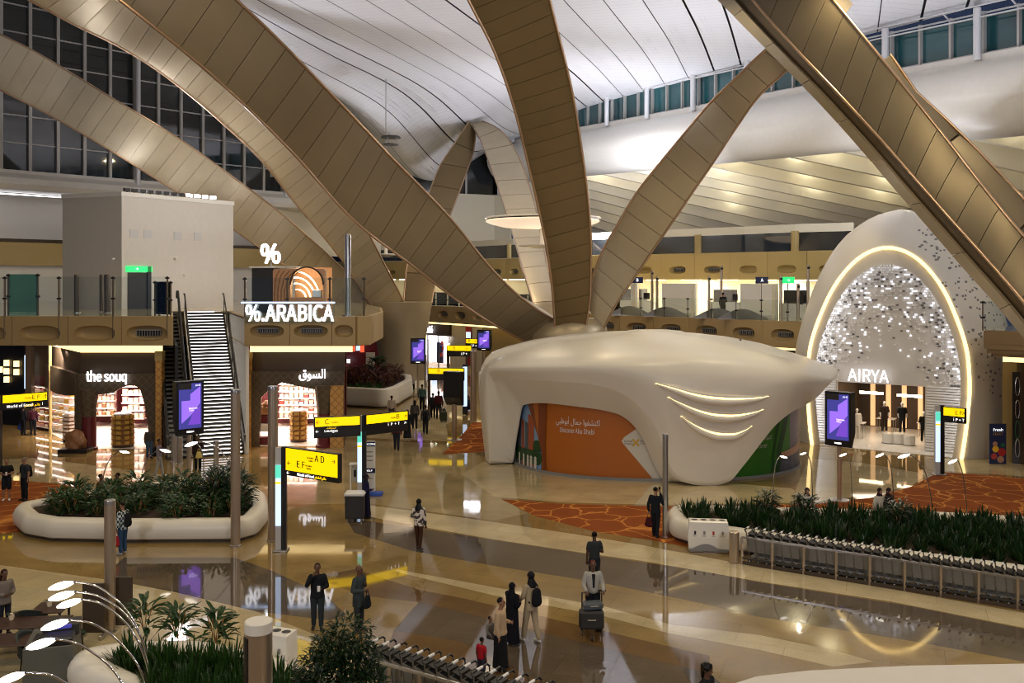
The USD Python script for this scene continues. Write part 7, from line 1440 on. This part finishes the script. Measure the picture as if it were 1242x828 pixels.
fill(protos(mk_leafy, 3, lab, grp, h=.75, r=.45, n=80), scatter(G1, .85, rng), .5, rng, lab, grp, .75, 1.25, hf=lambda x, y: 1.0)
for px, py, s in ((262, 632, 1.9), (290, 636, 1.8), (275, 622, 2.0)):
    mk_leafy('tall bushy shrub at the right end of the left planter, %s' % {262: 'left of the bronze pole', 290: 'right of the bronze pole', 275: 'just behind the bronze pole'}[px], None, (*gp(px, py)[:2], .5), random.Random(px), h=1.5, r=.75, n=230, lw=.11, ll=.32, mk='leaf_dark', flower=(px == 275))
lab, grp = 'low dark spiky plant in the right planter', 'low plants in the right planter'
fill(protos(mk_grass, 3, lab, grp, h=.72, n=46, mk='leaf_dark', w=.055), scatter(G2, .60, rng, .62), .45, rng, lab, grp, .85, 1.3)
for i, (px, py) in enumerate(((930, 645), (977, 650), (1090, 662))): mk_leafy(('dark rounded bush with white flowers near the left end of the right planter', 'dark rounded bush below the seated white top in the right planter', 'white flowering bush in the middle of the right planter')[i], None, (*gp(px, py)[:2], .45), random.Random(px), h=1.0, r=.5, n=150, mk='leaf_dark', flower=True)
lab, grp = 'upright grassy plant in the foreground planter', 'grassy plants in the foreground planter'
fill(protos(mk_grass, 4, lab, grp, h=.72, n=48, w=.045), [p for p in scatter(G3, .42, rng, .65) if p[0] * F / p[1] + CX < 372], .45, rng, lab, grp, .8, 1.3)
for i, (px, py) in enumerate(((175, 792), (215, 800), (262, 806))): mk_leafy(('broad-leaved plant at the back left of the foreground planter', 'broad-leaved plant in the middle of the foreground planter', 'broad-leaved plant right of centre in the foreground planter')[i], None, (*gp(px, py)[:2], .5), random.Random(px), h=.8, r=.4, n=60, lw=.11, ll=.36)
lab, grp = 'red-leaved plant in the far white planter', 'red plants in the far planter'
fill(protos(mk_leafy, 2, lab, grp, h=.9, r=.5, n=70, mk='leaf_red', name='red_plant'), [p for p in scatter(G4, 1.0, rng, .7) if p[1] > 68.5], 1.1, rng, lab, grp, .9, 1.5)
lab, grp = 'low green plant along the front of the far white planter', 'green front plants in the far planter'
fill(protos(mk_grass, 2, lab, grp, h=.55, n=40, w=.06), [p for p in scatter(G4, .8, rng, .6) if p[1] <= 68.5], 1.1, rng, lab, grp)
mk_leafy('tall dark green shrub at the back of the far white planter', None, (*P2(456, 74), 1.1), random.Random(3), h=2.0, r=.9, n=160, lw=.16, ll=.5, mk='leaf_dark')
# the ficus in the foreground: trunk, branches and some thousand leaves
c = P2(412, 17.3); fic = thing('ficus_tree', 'dense dark ficus bush in the bottom foreground before the two standing people', 'tree', (*c, .5)); g = random.Random(42)
blobs = [(0, 0, 1.35, .60, .55), (.12, .1, 1.9, .45, .42), (-.42, 0, .95, .5, .42), (.42, -.1, 1.0, .50, .45), (0, -.2, .55, .70, .45), (-.5, .1, 1.35, .32, .26), (.3, .1, 1.55, .42, .35), (-.15, .0, 1.75, .40, .35), (.62, -.1, 1.3, .22, .22), (-.62, -.1, .75, .3, .22)]
def fl(q):
    b = q.choices(blobs, [x[3] ** 2 for x in blobs])[0]; v = nrm([q.gauss(0, 1), q.gauss(0, 1), q.gauss(0, 1)]); s = q.uniform(.45, 1.05) ** .5; p = np.array([b[0] + v[0] * b[3] * s, b[1] + v[1] * b[3] * s, max(.1, b[2] + v[2] * b[4] * s)])
    d = nrm(v * .7 + np.array([q.uniform(-.6, .6), q.uniform(-.6, .6), q.uniform(-.9, .1)])); return blade(p, p + d * q.uniform(.09, .15), .05, .015, 2)
obj('foliage', leaves(g, 5200, fl), M['leaf_dark'], fic, world=False); obj('trunk', tube([(0, 0, 0), (.03, 0, .5), (-.02, .02, 1.2), (.05, 0, 1.8)], [.05, .042, .03, .012], 8), M['wood'], fic, world=False)
for a in range(6): obj('branch', tube([(0, 0, .5 + .15 * a), (.2 * math.cos(a * 1.9), .2 * math.sin(a * 1.9), .8 + .15 * a), (.45 * math.cos(a * 1.9), .45 * math.sin(a * 1.9), .95 + .16 * a)], [.02, .014, .006], 6), M['wood'], fic, world=False)
